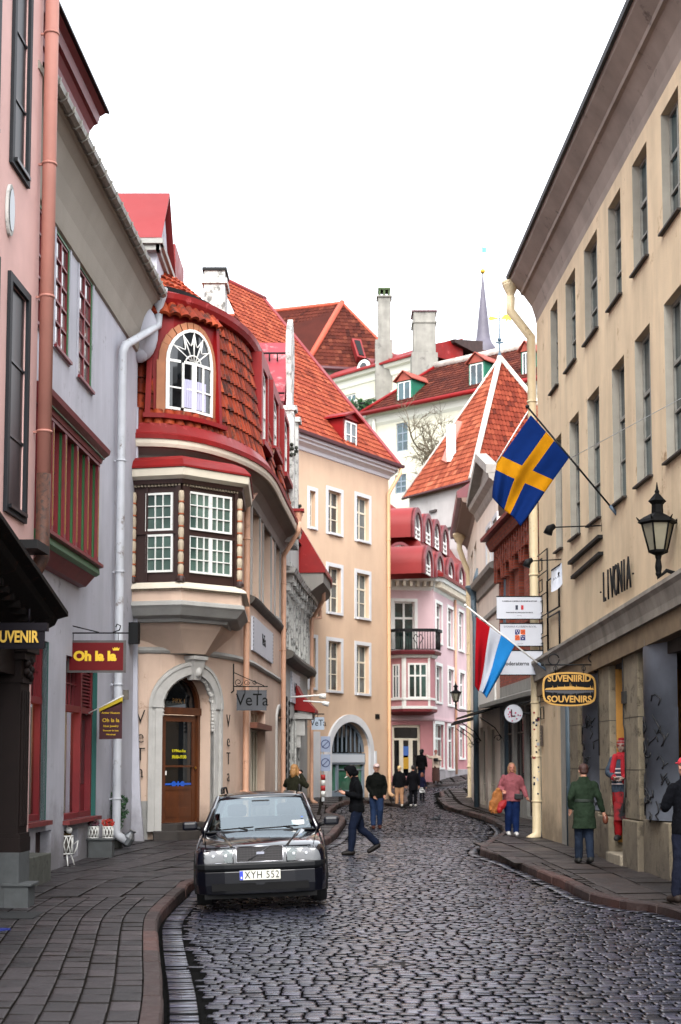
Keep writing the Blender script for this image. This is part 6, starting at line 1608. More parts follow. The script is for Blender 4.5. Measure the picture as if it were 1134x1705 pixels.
m = MB(); m.fbox(fR1, a-.05, a+.03, .4, 3.7, -1.3, -.1); m.fbox(fR1, a+.03, a+.1, .4, 3.7, -1.2, -.6); obj('door_jamb', m, mat('ochre_jamb', 'b07d34', rough=.7, var=.2), hR)
# blue-grey door between first piers, plaque, cables
m = MB(); a, b = su(936), su(945); m.fbox(fR1, -.0, a, -.1, 3.9, -.4, .01); obj('corner_wall', m, OCH, hR); m = MB(); m.fbox(fR1, a+.01, b, -.1, 3.8, -.4, .02); obj('grey_pilaster', m, mat('grey_pediment2', '8f8c84', rough=.85, var=.2, streak=.2), hR); m = MB(); m.tube([fR1.pt(b+.1, .1, -.02), fR1.pt(b+.1, 3.8, -.02)], .07, 8); obj('blue_pipe', m, PIPEG, hR); m = MB(); m.fbox(fR1, b+.18, su(951)-.01, .1, 3.8, -.5, -.3); obj('dark_panel', m, mat('dark_slit2', '1c1a18', rough=.8), hR)
m = MB(); m.fbox(fR1, .12, .34, 2.15, 2.6, .03, .06); pl = obj('plaque', m, mat('bronze_plaque', '3a2e28', rough=.4), hR)
m = MB()
for z in (2.25, 2.32, 2.39, 2.46): m.fbox(fR1, .15, .31, z, z+.02, .06, .062)
obj('inscription', m, mat('pale_engraving', '9a8f80'), pl)
CAB = mat('black_cable', '14120f', rough=.7)
m = MB(); q = su(1042)+.12; m.tube([fR1.pt(q, zled(q)-.5, .05), fR1.pt(q, 2.4, .05), fR1.pt(q+.08, 2.3, .05), fR1.pt(q+.08, 1.2, .05)], .012, 5); m.fbox(fR1, q-.05, q+.14, 2.75, 2.95, .02, .07); obj('cable', m, CAB, hR)
m = MB(); q = su(1000)+.15; m.tube([fR1.pt(q, zled(q)-.5, .05), fR1.pt(q, 1.9, .05)], .012, 5); obj('cable', m, CAB, hR); m = MB(); q = su(1048); m.tube([fR1.pt(q, 1.5, .07), fR1.pt(q, .95, .1)], .02, 5)
obj('cable', m, CAB, hR)
# cream downpipe with dog-leg hopper at the corner
h = P(850, 473, 31.9); m = MB(); m.lathe(h, [(.075, -.32), (.09, -.25), (.19, -.04), (.19, .02), (.15, .03)], 14); m.lathe(h, [(.2, -.0), (.205, .05), (.18, .06)], 14); obj('hopper', m, PIPEC, hR)
zt = P(890, 560, 31.9).z; cxp = P(889, 900, 31.95).x-.0
m = MB(); m.tube([h+Vector((0, 0, -.3)), h+Vector((0, .05, -.62)), Vector((cxp, 32.0, zt)), Vector((cxp, 32.0, .3)), Vector((cxp-.02, 31.95, .16)), Vector((cxp-.2, 31.8, .06))], .105, 14)
for z in (10, 8, 6, 4.2, 3.1, 1.9, .9): m.tube([(cxp, 32, z), (cxp, 32, z+.04)], .117, 14)
dp = obj('downpipe', m, PIPEC, hR)
rr = random.Random(4)
for k in range(22):
    m = MB(); z = rr.uniform(1.0, 2.9); a = rr.uniform(-2.3, -.9); w = rr.uniform(.012, .035); m.box((cxp+.107*math.cos(a), 32+.107*math.sin(a), z), (w*2, .012, w*2), Matrix.Rotation(a+math.pi/2, 3, 'Z'))
    obj('sticker', m, mat(*(('sticker_navy', '1d2440'), ('sticker_black', '101014'), ('sticker_red', '8a2424'), ('sticker_pale', 'a8aab0'))[k % 4], rough=.5), dp)
m = MB(); m.tube([(cxp+.2, 31.9, .2), (cxp+.2, 31.9, 6.5)], .045, 8); m.tube([(cxp+.28, 31.78, .2), (cxp+.28, 31.78, 1.7)], .05, 8); obj('thin_pipes', m, PIPEG, hR)
# near big pipe at the top right corner
h = P(1075, 12, 20.4); m = MB(); a = P(1125, 75, 20.6); m.tube([P(1062, 5, 20.2), h, a, P(1131, 110, 20.7), P(1133, 330, 20.75)], [.12, .12, .095, .09, .09], 12); obj('downpipe', m, mat('peach_pipe_dirty', 'a5836a', rough=.6, var=.3, scale=4, dirt='1c1612', dirt_amt=.35), hR)
m = MB(); m.lathe(P(1066, 5, 20.2), [(.09, -.1), (.2, .12), (.22, .4)], 12); obj('hopper', m, mat('sooty_hopper', '1c1613', rough=.7, var=.4, scale=6), hR)
# iron lattice, boards and boxes between upper floor and ledge
m = MB(); x0 = .02; x1 = su(918, 1000); zA = fR1.Z(900, 925); 
sA_, sB_ = 0.03, su(919)
m.tube([fR1.pt(sB_, zled(sB_)+.05, .04), fR1.pt(sB_, zA, .04)], .018, 5)
for k in range(9):
    z = zA-.0-k*.47
    if z < zled(0)-1.2: break
    m.tube([fR1.pt(.0, z, .04), fR1.pt(sB_, z, .04)], .012, 5)
    a, b = .15, .55; m.tube([fR1.pt(a, z-.12, .04), fR1.pt(b, z-.12, .04), fR1.pt(b, z-.38, .04), fR1.pt(a, z-.38, .04), fR1.pt(a, z-.12, .04)], .012, 5)
obj('iron_lattice', m, DARKM, hR)
m = MB(); a, b = su(920), su(940); 
for z0, z1 in ((zled(a)+.15, zled(a)+.85), (zled(a)+.95, zled(a)+1.65)): m.tube([fR1.pt(a, z0, .06), fR1.pt(b, z0, .06), fR1.pt(b, z1, .06), fR1.pt(a, z1, .06), fR1.pt(a, z0, .06)], .022, 5)
obj('sign_frame', m, DARKM, hR)
m = MB()
for (ua, va, ub, vb) in ((950, 938, 1001, 893), (955, 962, 1002, 921)):
    a, za = fR1.hit(ua, va, .03); b, zb_ = fR1.hit(ub, vb, .03); m.hexa([fR1.pt(a, za-.03, .0), fR1.pt(b, zb_-.03, .0), fR1.pt(b, zb_-.03, .09), fR1.pt(a, za-.03, .09), fR1.pt(a, za+.03, .0), fR1.pt(b, zb_+.03, .0), fR1.pt(b, zb_+.03, .09), fR1.pt(a, za+.03, .09)])
obj('wall_battens', m, DARKM, hR)

# ================================================================== RIGHT ROW BEYOND
fK3 = Fac([(5.36, 47.8), (5.72, 39.5), (6.4, 33)]); fK2 = Fac([(5.28, 54.4), (5.36, 47.8)]); fK1 = Fac([(5.78, 64.2), (5.28, 54.4)])
# brick house
hK3 = thing('house', (7, 43, 0), 'red brick house with arched windows squeezed behind the ochre house', 'house')
def brickmat():
    m = bpy.data.materials.new('red_brick'); m.use_nodes = True; nt = m.node_tree; L = nt.links.new; b = nt.nodes['Principled BSDF']
    g = node(nt, 'NewGeometry'); sx = node(nt, 'SeparateXYZ'); L(g.outputs['Position'], sx.inputs[0]); cb = node(nt, 'CombineXYZ'); L(sx.outputs['Y'], cb.inputs['X']); L(sx.outputs['Z'], cb.inputs['Y'])
    br = node(nt, 'TexBrick'); br.inputs['Scale'].default_value = 1; br.inputs['Brick Width'].default_value = .27; br.inputs['Row Height'].default_value = .085; br.inputs['Mortar Size'].default_value = .008
    br.inputs['Color1'].default_value = srgb('7c3220'); br.inputs['Color2'].default_value = srgb('984530'); br.inputs['Mortar'].default_value = srgb('5a4a42'); L(cb.outputs[0], br.inputs['Vector']); L(br.outputs[0], b.inputs['Base Color'])
    b.inputs['Roughness'].default_value = .9; bp = node(nt, 'Bump'); bp.inputs['Distance'].default_value = .01; L(br.outputs['Fac'], bp.inputs['Height']); bp.invert = True; L(bp.outputs[0], b.inputs['Normal']); return m
BRK = brickmat()
ZK3 = fK3.Z(835, 915); ops3 = []
for k in range(5):
    s = .5+k*1.75; ops3.append((s, s+.95, 6.2, 8.4, 7.8)); ops3.append((s+.1, s+.85, 4.9, 5.9))
m = MB(); wall(m, fK3, 0, fK3.L, 4.3, ZK3, ops3, depth=.4); obj('wall', m, BRK, hK3)
for r in ops3: window(hK3, fK3, r, BROWNW, G_DARK, 2, (.5,), o=-.25, fw=.08, zs=(r[4] if len(r) > 4 else None))
m = MB()
for r in ops3:
    if len(r) > 4: archring(m, fK3, r, .2, .002, .14); archring(m, fK3, (r[0]-.2, r[1]+.2, r[2], r[3]+.2, r[4]), .1, .002, .2)
for k in range(18): m.fbox(fK3, .2+k*.45, .4+k*.45, ZK3-.7, ZK3, 0, .2); 
m.sweep(fK3, 0, fK3.L, [(0, ZK3), (.3, ZK3), (.45, ZK3+.3), (0, ZK3+.35)]); m.sweep(fK3, 0, fK3.L, [(0, 5.9), (.1, 5.95), (.1, 6.1), (0, 6.15)]); obj('brick_mouldings', m, BRK, hK3)
m = MB(); m.sweep(fK3, -.1, fK3.L, [(.6, ZK3+.35), (.62, ZK3+.45), (-4, ZK3+4), (-4, ZK3+.35)]); obj('roof', m, REDF, hK3)
m = MB(); wn = [(.4, 2.4, .9, 3.5), (2.8, 4.6, .9, 3.5), (5.0, 5.9, .2, 3.5)]; wall(m, fK3, 0, fK3.L, -.2, 4.3, wn, depth=.3); obj('ground_floor_wall', m, mat('grey_shop_wall', '8a8984', rough=.8, var=.2, streak=.1), hK3)
for r in wn: window(hK3, fK3, r, mat('dark_bronze', '2c2320', rough=.5), G_DARK, 3, (.72,), o=-.1, fw=.1, mw=.05)
m = MB(); m.sweep(fK3, 0, fK3.L, [(0, 3.65), (.7, 3.6), (.7, 3.72), (0, 3.95)]); obj('shop_awning', m, mat('dull_awning', '74736e', rough=.7, var=.2), hK3)
# cream house with pediment
hK2 = thing('house', (7, 51, 0), 'cream house with grey pediment and paired tall white windows on the right', 'house')
CRM = plaster('cream', 'dccfc2', streak=.1, var=.06)
ZK2 = fK2.Z(800, 853)
o2 = [fK2.rect(811.5, 817.5, 880, 958), fK2.rect(822.5, 829.5, 864, 948), (1.0, 1.9, 4.9, 6.2)]
gd = [fK2.rect(799, 808, 1192, 1335), fK2.rect(812, 826, 1200, 1340)]
gd = [(g[0], g[1], .25, 3.1) for g in gd]
m = MB(); wall(m, fK2, 0, fK2.L, -.2, ZK2+.1, o2[:2]+gd, depth=.25); obj('wall', m, CRM, hK2)
for r in o2[:2]:
    w_ = window(hK2, fK2, r, LILW, G_GREY, 2, (.7,), o=-.1, fw=.06); m = MB(); surround(m, fK2, r, .16, .05, sill=.05); obj('surround', m, LILW, w_)
for r in gd: window(hK2, fK2, r, CREAMP, G_DARK, 2, (.25,), o=-.12, fw=.12, mull=.14, name='shop_door')
m = MB(); z = ZK2; prf = lambda z: [(0, z-.2), (.06, z-.1), (.12, z+.1), (.3, z+.25), (.34, z+.4), (0, z+.45)]
m.sweep(fK2, 0, fK2.L, prf(z)); c = fK2.L/2; zp = z+1.5
m.prism([fK2.pt(0, z+.45, .06), fK2.pt(fK2.L, z+.45, .06), fK2.pt(c, zp, .06)], fK2.pt(0, 0, -.2)-fK2.pt(0, 0, .06))
for s, e in ((0, c), (fK2.L, c)):
    m.hexa([fK2.pt(s, z+.4, .0), fK2.pt(e, zp, .0), fK2.pt(e, zp, .4), fK2.pt(s, z+.4, .4), fK2.pt(s, z+.7, .0), fK2.pt(e, zp+.3, .0), fK2.pt(e, zp+.3, .4), fK2.pt(s, z+.7, .4)])
obj('pediment', m, mat('grey_pediment', '8f8c86', rough=.8, var=.2), hK2)
z5 = fK2.Z(800, 978); m = MB(); m.sweep(fK2, 0, fK2.L, [(0, z5-.5), (.08, z5-.45), (.1, z5-.1), (.3, z5), (.34, z5+.15), (0, z5+.3)]); m.sweep(fK2, .0, fK2.L, [(0, z5-1.5), (.07, z5-1.45), (.07, z5-1.3), (0, z5-1.25)]); obj('string_course', m, mat('grey_pediment'), hK2)
m = MB(); m.hexa([fK2.pt(-.2, z+.6, -.3), fK2.pt(fK2.L+.3, z+.6, -.3), fK2.pt(fK2.L+.3, z+.6, -9), fK2.pt(-.2, z+.6, -9), fK2.pt(-.2, z+.7, -.3), fK2.pt(fK2.L+.3, z+.7, -.3), fK2.pt(fK2.L+.3, z+3.6, -6), fK2.pt(-.2, z+3.6, -6)])
for k in range(9): q = k*.8; m.tube([fK2.pt(q, z+.75, -.3), fK2.pt(q, z+3.65, -6)], .035, 4)
obj('roof', m, REDF, hK2)
m = MB(); m.fbox(fK2, .2, fK2.L-1, 3.9, 4.6, 0, .06); obj('fascia_board', m, WHITEP, hK2)
def iron_canopy(parent, f, s0, s1, z):
    m = MB(); m.hexa([f.pt(s0, z+.25, 0), f.pt(s1, z+.25, 0), f.pt(s1, z, .95), f.pt(s0, z, .95), f.pt(s0, z+.3, 0), f.pt(s1, z+.3, 0), f.pt(s1, z+.07, .95), f.pt(s0, z+.07, .95)]); c = obj('iron_canopy', m, DARKM, parent)
    for q in (s0+.1, s1-.1):
        m = MB(); m.tube([f.pt(q, z-.8, .02), f.pt(q, z-.45, .25), f.pt(q, z-.1, .75)], .018, 5)
        m.tube([f.pt(q, z-.8+.13*math.sin(a)*(1-a/9), .15+.12*math.cos(a)*(1-a/9)) for a in [i*.5 for i in range(15)]], .012, 5); obj('scroll_bracket', m, DARKM, c)
iron_canopy(hK2, fK2, fK2.S(802), fK2.S(838), fK2.Z(815, 1188, .5)); iron_canopy(hK2, fK1, fK1.L-4.2, fK1.L-.2, 3.3)
for (u, v, y, ur) in ((845, 943, 47.2, 844.5), (789.5, 980, 54.2, 792.5)):
    h = P(u-1, v, y); x = P(ur, 1200, y-.1).x; t = hK2 if u > 800 else hK2
    m = MB(); m.lathe(h, [(.1, -.5), (.13, -.3), (.32, 0), (.33, .08), (.3, .1)], 12); m.tube([h+Vector((.25, .1, .75)), h+Vector((.05, .05, .2))], [.14, .1], 8); obj('hopper', m, PIPEG, t)
    m = MB(); m.tube([h+Vector((0, 0, -.4)), h+Vector((.0, 0, -.75)), Vector((x, y-.15, h.z-1.3)), Vector((x, y-.15, .12))], .11, 10); obj('downpipe', m, PIPEG, t)
# last house of the row
hK1 = thing('house', (7, 59, 0), 'pale cream house with dark red eaves at the end of the right row', 'house')
ZK1 = fK1.Z(785, 868); o1 = [fK1.rect(784, 787.5, 920, 985), fK1.rect(789.5, 793.5, 905, 975)]; g1 = [(fK1.L-3.4, fK1.L-2.2, .3, 3.0), (fK1.L-6, fK1.L-4.8, .9, 3.0), (1, 2, .9, 3.0)]
m = MB(); wall(m, fK1, 0, fK1.L, -.2, ZK1, o1+g1, depth=.25); m.quad(fK1.pt(0, -.2, 0), fK1.pt(0, -.2, -7), fK1.pt(0, ZK1, -7), fK1.pt(0, ZK1, 0)); obj('wall', m, CRM, hK1)
for r in o1+g1: window(hK1, fK1, r, WHITEP, G_DARK, 2, (.6,), o=-.1, fw=.07)
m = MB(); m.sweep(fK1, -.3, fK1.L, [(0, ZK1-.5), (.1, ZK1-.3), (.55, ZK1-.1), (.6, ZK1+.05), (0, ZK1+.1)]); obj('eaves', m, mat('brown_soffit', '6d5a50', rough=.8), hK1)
m = MB(); m.sweep(fK1, -.4, fK1.L, [(.55, ZK1+.05), (.75, ZK1+.05), (.78, ZK1+.3), (-3.5, ZK1+3.2), (-3.5, ZK1+.1)]); obj('roof', m, mat('dark_red_roof', '5c1620', rough=.45, var=.2), hK1)
h = P(765, 892, 62.0); x = P(782, 1200, 62).x; m = MB(); m.lathe(h, [(.1, -.4), (.14, -.3), (.3, 0), (.28, .1)], 12); obj('hopper', m, PIPEC, hK1)
m = MB(); m.tube([h+Vector((0, 0, -.3)), h+Vector((.0, 0, -.6)), Vector((x, 62, h.z-1.7)), Vector((x, 62, .3)), Vector((x-.3, 61.9, .15))], .12, 10)
for z in (9, 6.5, 4, 1.6): m.tube([(x, 62, z), (x, 62, z+.05)], .15, 10)
obj('downpipe', m, PIPEC, hK1)
# ================================================================== SIGNS, LAMPS, FLAGS
WS = mat('sign_white', 'b9bdc6', rough=.5, var=.05)
INK = mat('sign_ink', '14161c', rough=.6)
X_, Z_ = (1, 0, 0), (0, 0, 1)
def board(root, a, b, y, th, mt, name='board', label=None, bevel=0):
    """px rectangle a=(u,v) top-left, b bottom-right at depth y"""
    p = P(a[0], a[1], y); q = P(b[0], b[1], y); m = MB(); m.bx((p.x, y, q.z), (q.x, y+th, p.z)); return obj(name, m, mt, root, label, bevel=bevel)
# red hanging sign
y = 24.8; t = thing('hanging_sign', P(108, 1060, y), 'red hanging sign with yellow letters and a small crown on an iron bracket', 'sign')
board(t, (112, 1066), (209, 1120), y, .05, mat('sign_frame_silver', '4a4644', rough=.4, var=.3), 'frame'); board(t, (116, 1070), (205, 1116), y-.006, .03, mat('sign_red', '5c080c', rough=.5, spec=.2, var=.1))
c = P(158, 1093, y-.008); text('lettering', 'Oh la la', .225, mat('sign_yellow', 'd8b21c', rough=.5), c, X_, Z_, t, bold=.012, sx=1.04)
m = MB(); c = P(193, 1083, y-.01)
m.prism([c+Vector(q) for q in ((-.05, 0, 0), (.05, 0, 0), (.065, 0, .05), (.035, 0, .03), (.02, 0, .06), (0, 0, .035), (-.02, 0, .06), (-.035, 0, .03), (-.065, 0, .05))], (0, .006, 0)); obj('crown', m, mat('sign_yellow'), t)
m = MB(); a = P(107, 1030, y); b = P(107, 1072, y); m.tube([a, b], .02, 6); m.ball(a, .03, 6, 5); m.tube([P(107, 1054, y), P(214, 1054, y)], .014, 6); m.tube([P(108, 1039, y), P(165, 1053, y)], .012, 6)
m.tube([P(188, 1053, y), P(199, 1049, y), P(201, 1042, y), P(195, 1039, y), P(193, 1044, y)], .012, 6)
for u in (122, 197): m.tube([P(u, 1054, y), P(u, 1066, y)], .006, 5)
obj('bracket', m, DARKM, t)
m = MB(); q = fB.S(216, 1050); m.fbox(fB, q-.14, q+.12, fB.Z(216, 1072), fB.Z(216, 1037), 0, .2); tag(obj('wall_box', m, DARKM), 'flat black metal box on the corner of the pale grey house', 'box')
# small flag-like sign
y = 26.4; t = thing('banner_sign', P(146, 1188, y), 'small maroon hanging banner with gold lettering on a slanting yellow pole', 'sign')
m = MB(); m.tube([P(143, 1190, y), P(206, 1158, y)], .013, 6); obj('pole', m, WHITEP, t)
m = MB(); a, b, c, d = P(165, 1178, y), P(204, 1160, y), P(204, 1170, y), P(165, 1187, y); m.prism([a, b, c, d], (0, .03, 0)); obj('sleeve', m, mat('banner_yellow', 'b8a018', rough=.6), t)
m = MB(); m.prism([P(165.5, 1185, y), P(203.5, 1167, y), P(203, 1230, y), P(165, 1231, y)], (0, .02, 0)); obj('cloth', m, mat('banner_maroon', '3c1018', rough=.7), t)
for s_, v, z_ in (('Amber Museum', 1187, .052), ('Oh la la', 1199.5, .10), ('Silver Jewelry', 1209, .052), ('Souvenir de luxe', 1216.5, .042), ('Pikk street', 1223, .04)):
    text('lettering', s_, z_, mat('sign_yellow'), P(184.5, v, y-.004), X_, Z_, t, ext=.002, bold=.001)
m = MB(); p = P(209, 1157, 29.4); m.box(p, (.12, .1, .2)); tag(obj('socket_box', m, mat('tarnished_box', '6d665c', rough=.5, var=.4, scale=10)), 'small tarnished box on the buttress above the maroon banner', 'box')
# VeTa letters on the wall
def vletters(u, v0, lab, sc=1.0):
    t = thing('iron_lettering', fC.pt(fC.S(u, v0), 3, .03), lab, 'lettering', 'vertical iron shop names')
    for ch, dv in (('V', 13), ('e', 46), ('T', 76), ('a', 104)):
        s_, z = fC.hit(u, v0+dv, .04); d, n = fC.dirs(s_); text('letter', ch, .42*sc, DARKM, fC.pt(s_, z, .045), d, Z_, t, ext=.006, bold=-.006, sx=.85)
vletters(234, 1181, 'black iron letters running down the wall left of the stone doorway'); vletters(380, 1188, 'black iron letters running down the wall right of the stone doorway')
y = 32.9; t = thing('hanging_sign', P(390, 1150, y), 'slate grey hanging sign with black letters on a scrolled wrought iron bracket', 'sign')
board(t, (394, 1149), (444, 1183), y, .03, mat('slate_sign', '3c3e43', rough=.6, var=.15)); text('lettering', 'VeTa', .40, BLACK, P(420, 1166, y-.004), X_, Z_, t, ext=.003, sx=.9)
m = MB(); m.tube([P(389, 1105, y), P(389, 1150, y), P(385, 1154, y)], .018, 6); m.tube([P(389, 1143, y), P(446, 1143, y)], .014, 6); m.tube([P(390, 1120, y), P(412, 1130, y), P(440, 1142, y)], .01, 5)
for u in (408, 430): m.tube([P(u, 1143, y), P(u, 1155, y-.01)], .01, 5)
for u, r in ((397, 7), (411, 5), (424, 4)): m.tube([P(u+r*math.cos(a)*(1-a/12), 1136+r*math.sin(a)*(1-a/12), y) for a in [i*.6 for i in range(15)]], .009, 5)
obj('bracket', m, DARKM, t)
# white name panel on the flank
def flat_panel(f, r, lab, letters, name='name_panel'):
    t = thing(name, f.pt((r[0]+r[1])/2, r[2], 0), lab, 'sign'); m = MB(); m.fbox(f, r[0], r[1], r[2], r[3], .0, .05); obj('board', m, WS, t)
    m = MB()
    for k in range(9):
        z = r[2]+(r[3]-r[2])*(k+.5)/9
        for q in (r[0]+.05, r[1]-.05): m.fbox(f, q-.04, q+.04, z-.03, z+.02, .05, .056)
    obj('zigzag_border', m, mat('border_grey', '6b6e74', rough=.6), t)
    q = (r[0]+r[1])/2; d, n = f.dirs(q); text('lettering', letters, (r[3]-r[2])*.5, BLACK, f.pt(q, (r[2]+r[3])/2, .055), d, Z_, t, ext=.006)
r = fC.rect(418, 452, 1036, 1096); flat_panel(fC, (r[0], r[1], 4.55, 5.4), 'white zigzag bordered name panel with black letters on the curved peach flank', 'VeTa')
flat_panel(fD, (fD.S(483), fD.S(497), 3.75, 4.75), 'pale zigzag bordered name panel on the white house beyond the second pipe', 'VeTa')
y = 51.0; t = thing('hanging_sign', P(519, 1200, y), 'small pale blue hanging sign with dark letters beside the arched shopfront', 'sign')
board(t, (519, 1194), (540, 1215), y, .04, mat('pale_blue_sign', '9aa6b4', rough=.5)); text('lettering', 'VeTa', .32, BLACK, P(530, 1204, y-.005), X_, Z_, t, ext=.004, sx=.85)
m = MB(); m.tube([P(515, 1189, y), P(540, 1189, y)], .02, 5); m.tube([P(515, 1184, y), P(530, 1188, y)], .015, 5); m.tube([P(529, 1189, y), P(529, 1194, y)], .012, 5); obj('bracket', m, DARKM, t)
for (u0, v0, u1, v1, y, lab) in ((484, 1161, 540, 1157, 44.5, 'long white spotlight arm reaching out above the shop entrance, the upper one'), (505, 1167, 545, 1170, 47.5, 'white spotlight arm with a round head, the lower one')):
    a, b = P(u0, v0, y), P(u1, v1, y); t = thing('spotlight', a, lab, 'spotlight', 'spotlights on arms'); m = MB(); m.tube([a, b], .028, 8); obj('arm', m, WHITEP, t)
    m = MB(); d = (b-a).normalized(); m.tube([b-d*.16+Vector((0, 0, -.02)), b+d*.05+Vector((0, 0, -.05))], [.07, .09], 10); obj('lamp_head', m, WHITEP, t)
m = MB(); rr = random.Random(8)
t = thing('wrought_ornament', fD.pt(.6, 2, .1), 'tall dark scrollwork ornament trailing down the white house wall', 'ornament')
for q0, zt in ((.35, 3.7), (1.3, 3.6)):
    for k in range(9):
        z = zt-.27*k; m.tube([fD.pt(q0+.13*math.cos(a)*(1-a/9)*(-1)**k, z+.13*math.sin(a)*(1-a/9), .1) for a in [i*.6 for i in range(14)]], .02, 5)
    m.tube([fD.pt(q0, zt+.1, .09), fD.pt(q0, zt-2.5, .09)], .015, 5)
obj('scrolls', m, DARKM, t)
# no-stopping signs
y = 53.4; t = thing('traffic_sign', P(541, 1320, y), 'pole with two square blue and white slashed parking signs before the arched shopfront', 'traffic sign')
m = MB(); p = P(537, 1228, y); m.tube([(p.x, y, p.z), (p.x, y, .3)], .035, 8); obj('post', m, GALV, t)
for v0, v1 in ((1226, 1252), (1256, 1284)):
    b_ = board(t, (534, v0), (550, v1), y-.06, .02, mat('sign_lilac', '8792a8', rough=.5), 'sign_plate')
    c = P(542, (v0+v1)/2, y-.062); m = MB(); R_o = .17
    m.rings([[c+Vector((r*math.cos(a), dy, r*math.sin(a))) for r, dy in ((R_o, 0), (R_o, -.006), (R_o-.035, -.006), (R_o-.035, 0))] for a in [i*math.pi/10 for i in range(21)]], caps=False)
    m.tube([c+Vector((-.12, -.003, -.12)), c+Vector((.12, -.003, .12))], .015, 5); obj('symbol', m, mat('sign_navy', '2c3860', rough=.5), b_)
t = thing('bollard', P(537, 1315, 53), 'short red and white striped marker at the foot of the parking sign', 'bollard'); p = P(538, 1290, 53.0)
for k in range(4): m = MB(); m.tube([(p.x, 53.0, p.z-.2*k), (p.x, 53.0, p.z-.2*(k+1)+.005)], .085, 10); obj('band', m, mat('marker_red', 'a01c1c', rough=.5) if k % 2 == 0 else WHITEP, t)
m = MB(); m.tube([(p.x, 53.0, p.z-.8), (p.x, 53.0, .15)], .06, 8); obj('post', m, GALV, t)
# stacked white boards on the right
def board_thing(a, b, y, lab):
    t = thing('projecting_sign', P(b[0], b[1], y), lab, 'sign', 'stacked white boards at the corner of the ochre house'); board(t, a, b, y, .05, WS)
    m = MB()
    for v in (a[1]+5, b[1]-5): m.tube([P(b[0]-2, v, y+.03), P(b[0]+5, v, y+.2)], .02, 6)
    obj('bracket', m, DARKM, t); p = P(a[0], a[1], y); q = P(b[0], b[1], y); m = MB()
    m.bx((p.x-.01, y-.008, p.z-.012), (q.x+.01, y-.001, p.z+.01)); obj('rim', m, DARKM, t); m = MB(); m.bx((p.x-.01, y-.008, q.z-.01), (q.x+.01, y-.001, q.z+.012)); obj('rim', m, DARKM, t); return t
y = 31.45
t = board_thing((827, 993), (903, 1031), y, 'topmost white board with a small French tricolour between lines of text')
text('lettering', 'CHAMBRE DE COMMERCE FRANÇAISE EN ESTONIE', .034, INK, P(865, 1001, y-.003), X_, Z_, t, ext=.001, bold=.0012); text('lettering', 'PRANTSUSE KAUBANDUSKODA EESTIS', .034, INK, P(865, 1020, y-.003), X_, Z_, t, ext=.001, bold=.001); text('lettering', 'TALLINN', .026, INK, P(865, 1025, y-.003), X_, Z_, t, ext=.001)
for du, mt_ in ((-4.6, mat('navy', '1c2238')), (4.6, mat('flag_red', 'b01c24'))): c = P(865+du, 1011.5, y-.004); m = MB(); m.box(c, (.055, .004, .1)); obj('tricolour_band', m, mt_, t)
t = board_thing((833, 1038), (903, 1076), y, 'middle white board with a quartered blue and orange coat of arms'); text('lettering', 'SVENSKA KLUBBEN REVAL', .062, mat('slate_ink', '3c4250'), P(866, 1043.5, y-.003), X_, Z_, t, ext=.001)
for i, (du, dv) in enumerate(((-4.4, -4.6), (4.6, -4.6), (-4.4, 4.8), (4.6, 4.8))):
    c = P(866+du, 1057+dv, y-.004); m = MB(); m.box(c, (.107, .004, .115)); q_ = obj('shield_quarter', m, mat('arms_blue', '2a3068') if i in (0, 3) else mat('arms_orange', 'c2521a'), t)
    m = MB()
    if i in (0, 3):
        for dx, dz in ((-.025, .025), (.025, .025), (0, -.02)): m.ball(c+Vector((dx, -.003, dz)), (.012, .003, .012), 6, 4)
        obj('crowns', m, WHITEP, q_)
    else: m.tube([c+Vector((-.03, -.003, -.03)), c+Vector((0, -.003, .01)), c+Vector((.03, -.003, -.01)), c+Vector((.02, -.003, .035))], .007, 4); obj('lion', m, mat('arms_red', '8c1414'), q_)
m = MB(); c = P(866, 1057, y-.006); m.box(c, (.1, .004, .018)); m.box(c, (.018, .0045, .1)); obj('white_cross', m, WHITEP, t); text('lettering', 'anno 1998', .03, mat('slate_ink'), P(866, 1072, y-.003), X_, Z_, t, ext=.001)
t = board_thing((829, 1083), (904, 1124), y, 'lowest white board with one line of text beside a dark blue monogram'); text('lettering', 'Moderaterna', .125, INK, P(858, 1105, y-.003), X_, Z_, t, ext=.001, bold=.002, sx=.93)
m = MB(); c = P(896, 1113, y-.01); rr_ = .085; m.tube([c+Vector((rr_*math.cos(a), 0, rr_*math.sin(a))) for a in [.9+i*.35 for i in range(14)]], .013, 6); nv = mat('monogram_navy', '1c2248')
for dx, dz in ((-.1, .1), (-.03, .13), (.04, .2), (-.02, .2)): m.ball(c+Vector((dx, 0, dz)), (.025, .008, .025), 8, 5)
for dx in (-.03, .03): m.tube([c+Vector((dx, 0, .1)), c+Vector((dx*1.6, 0, .2))], .01, 5)
obj('monogram', m, nv, t)
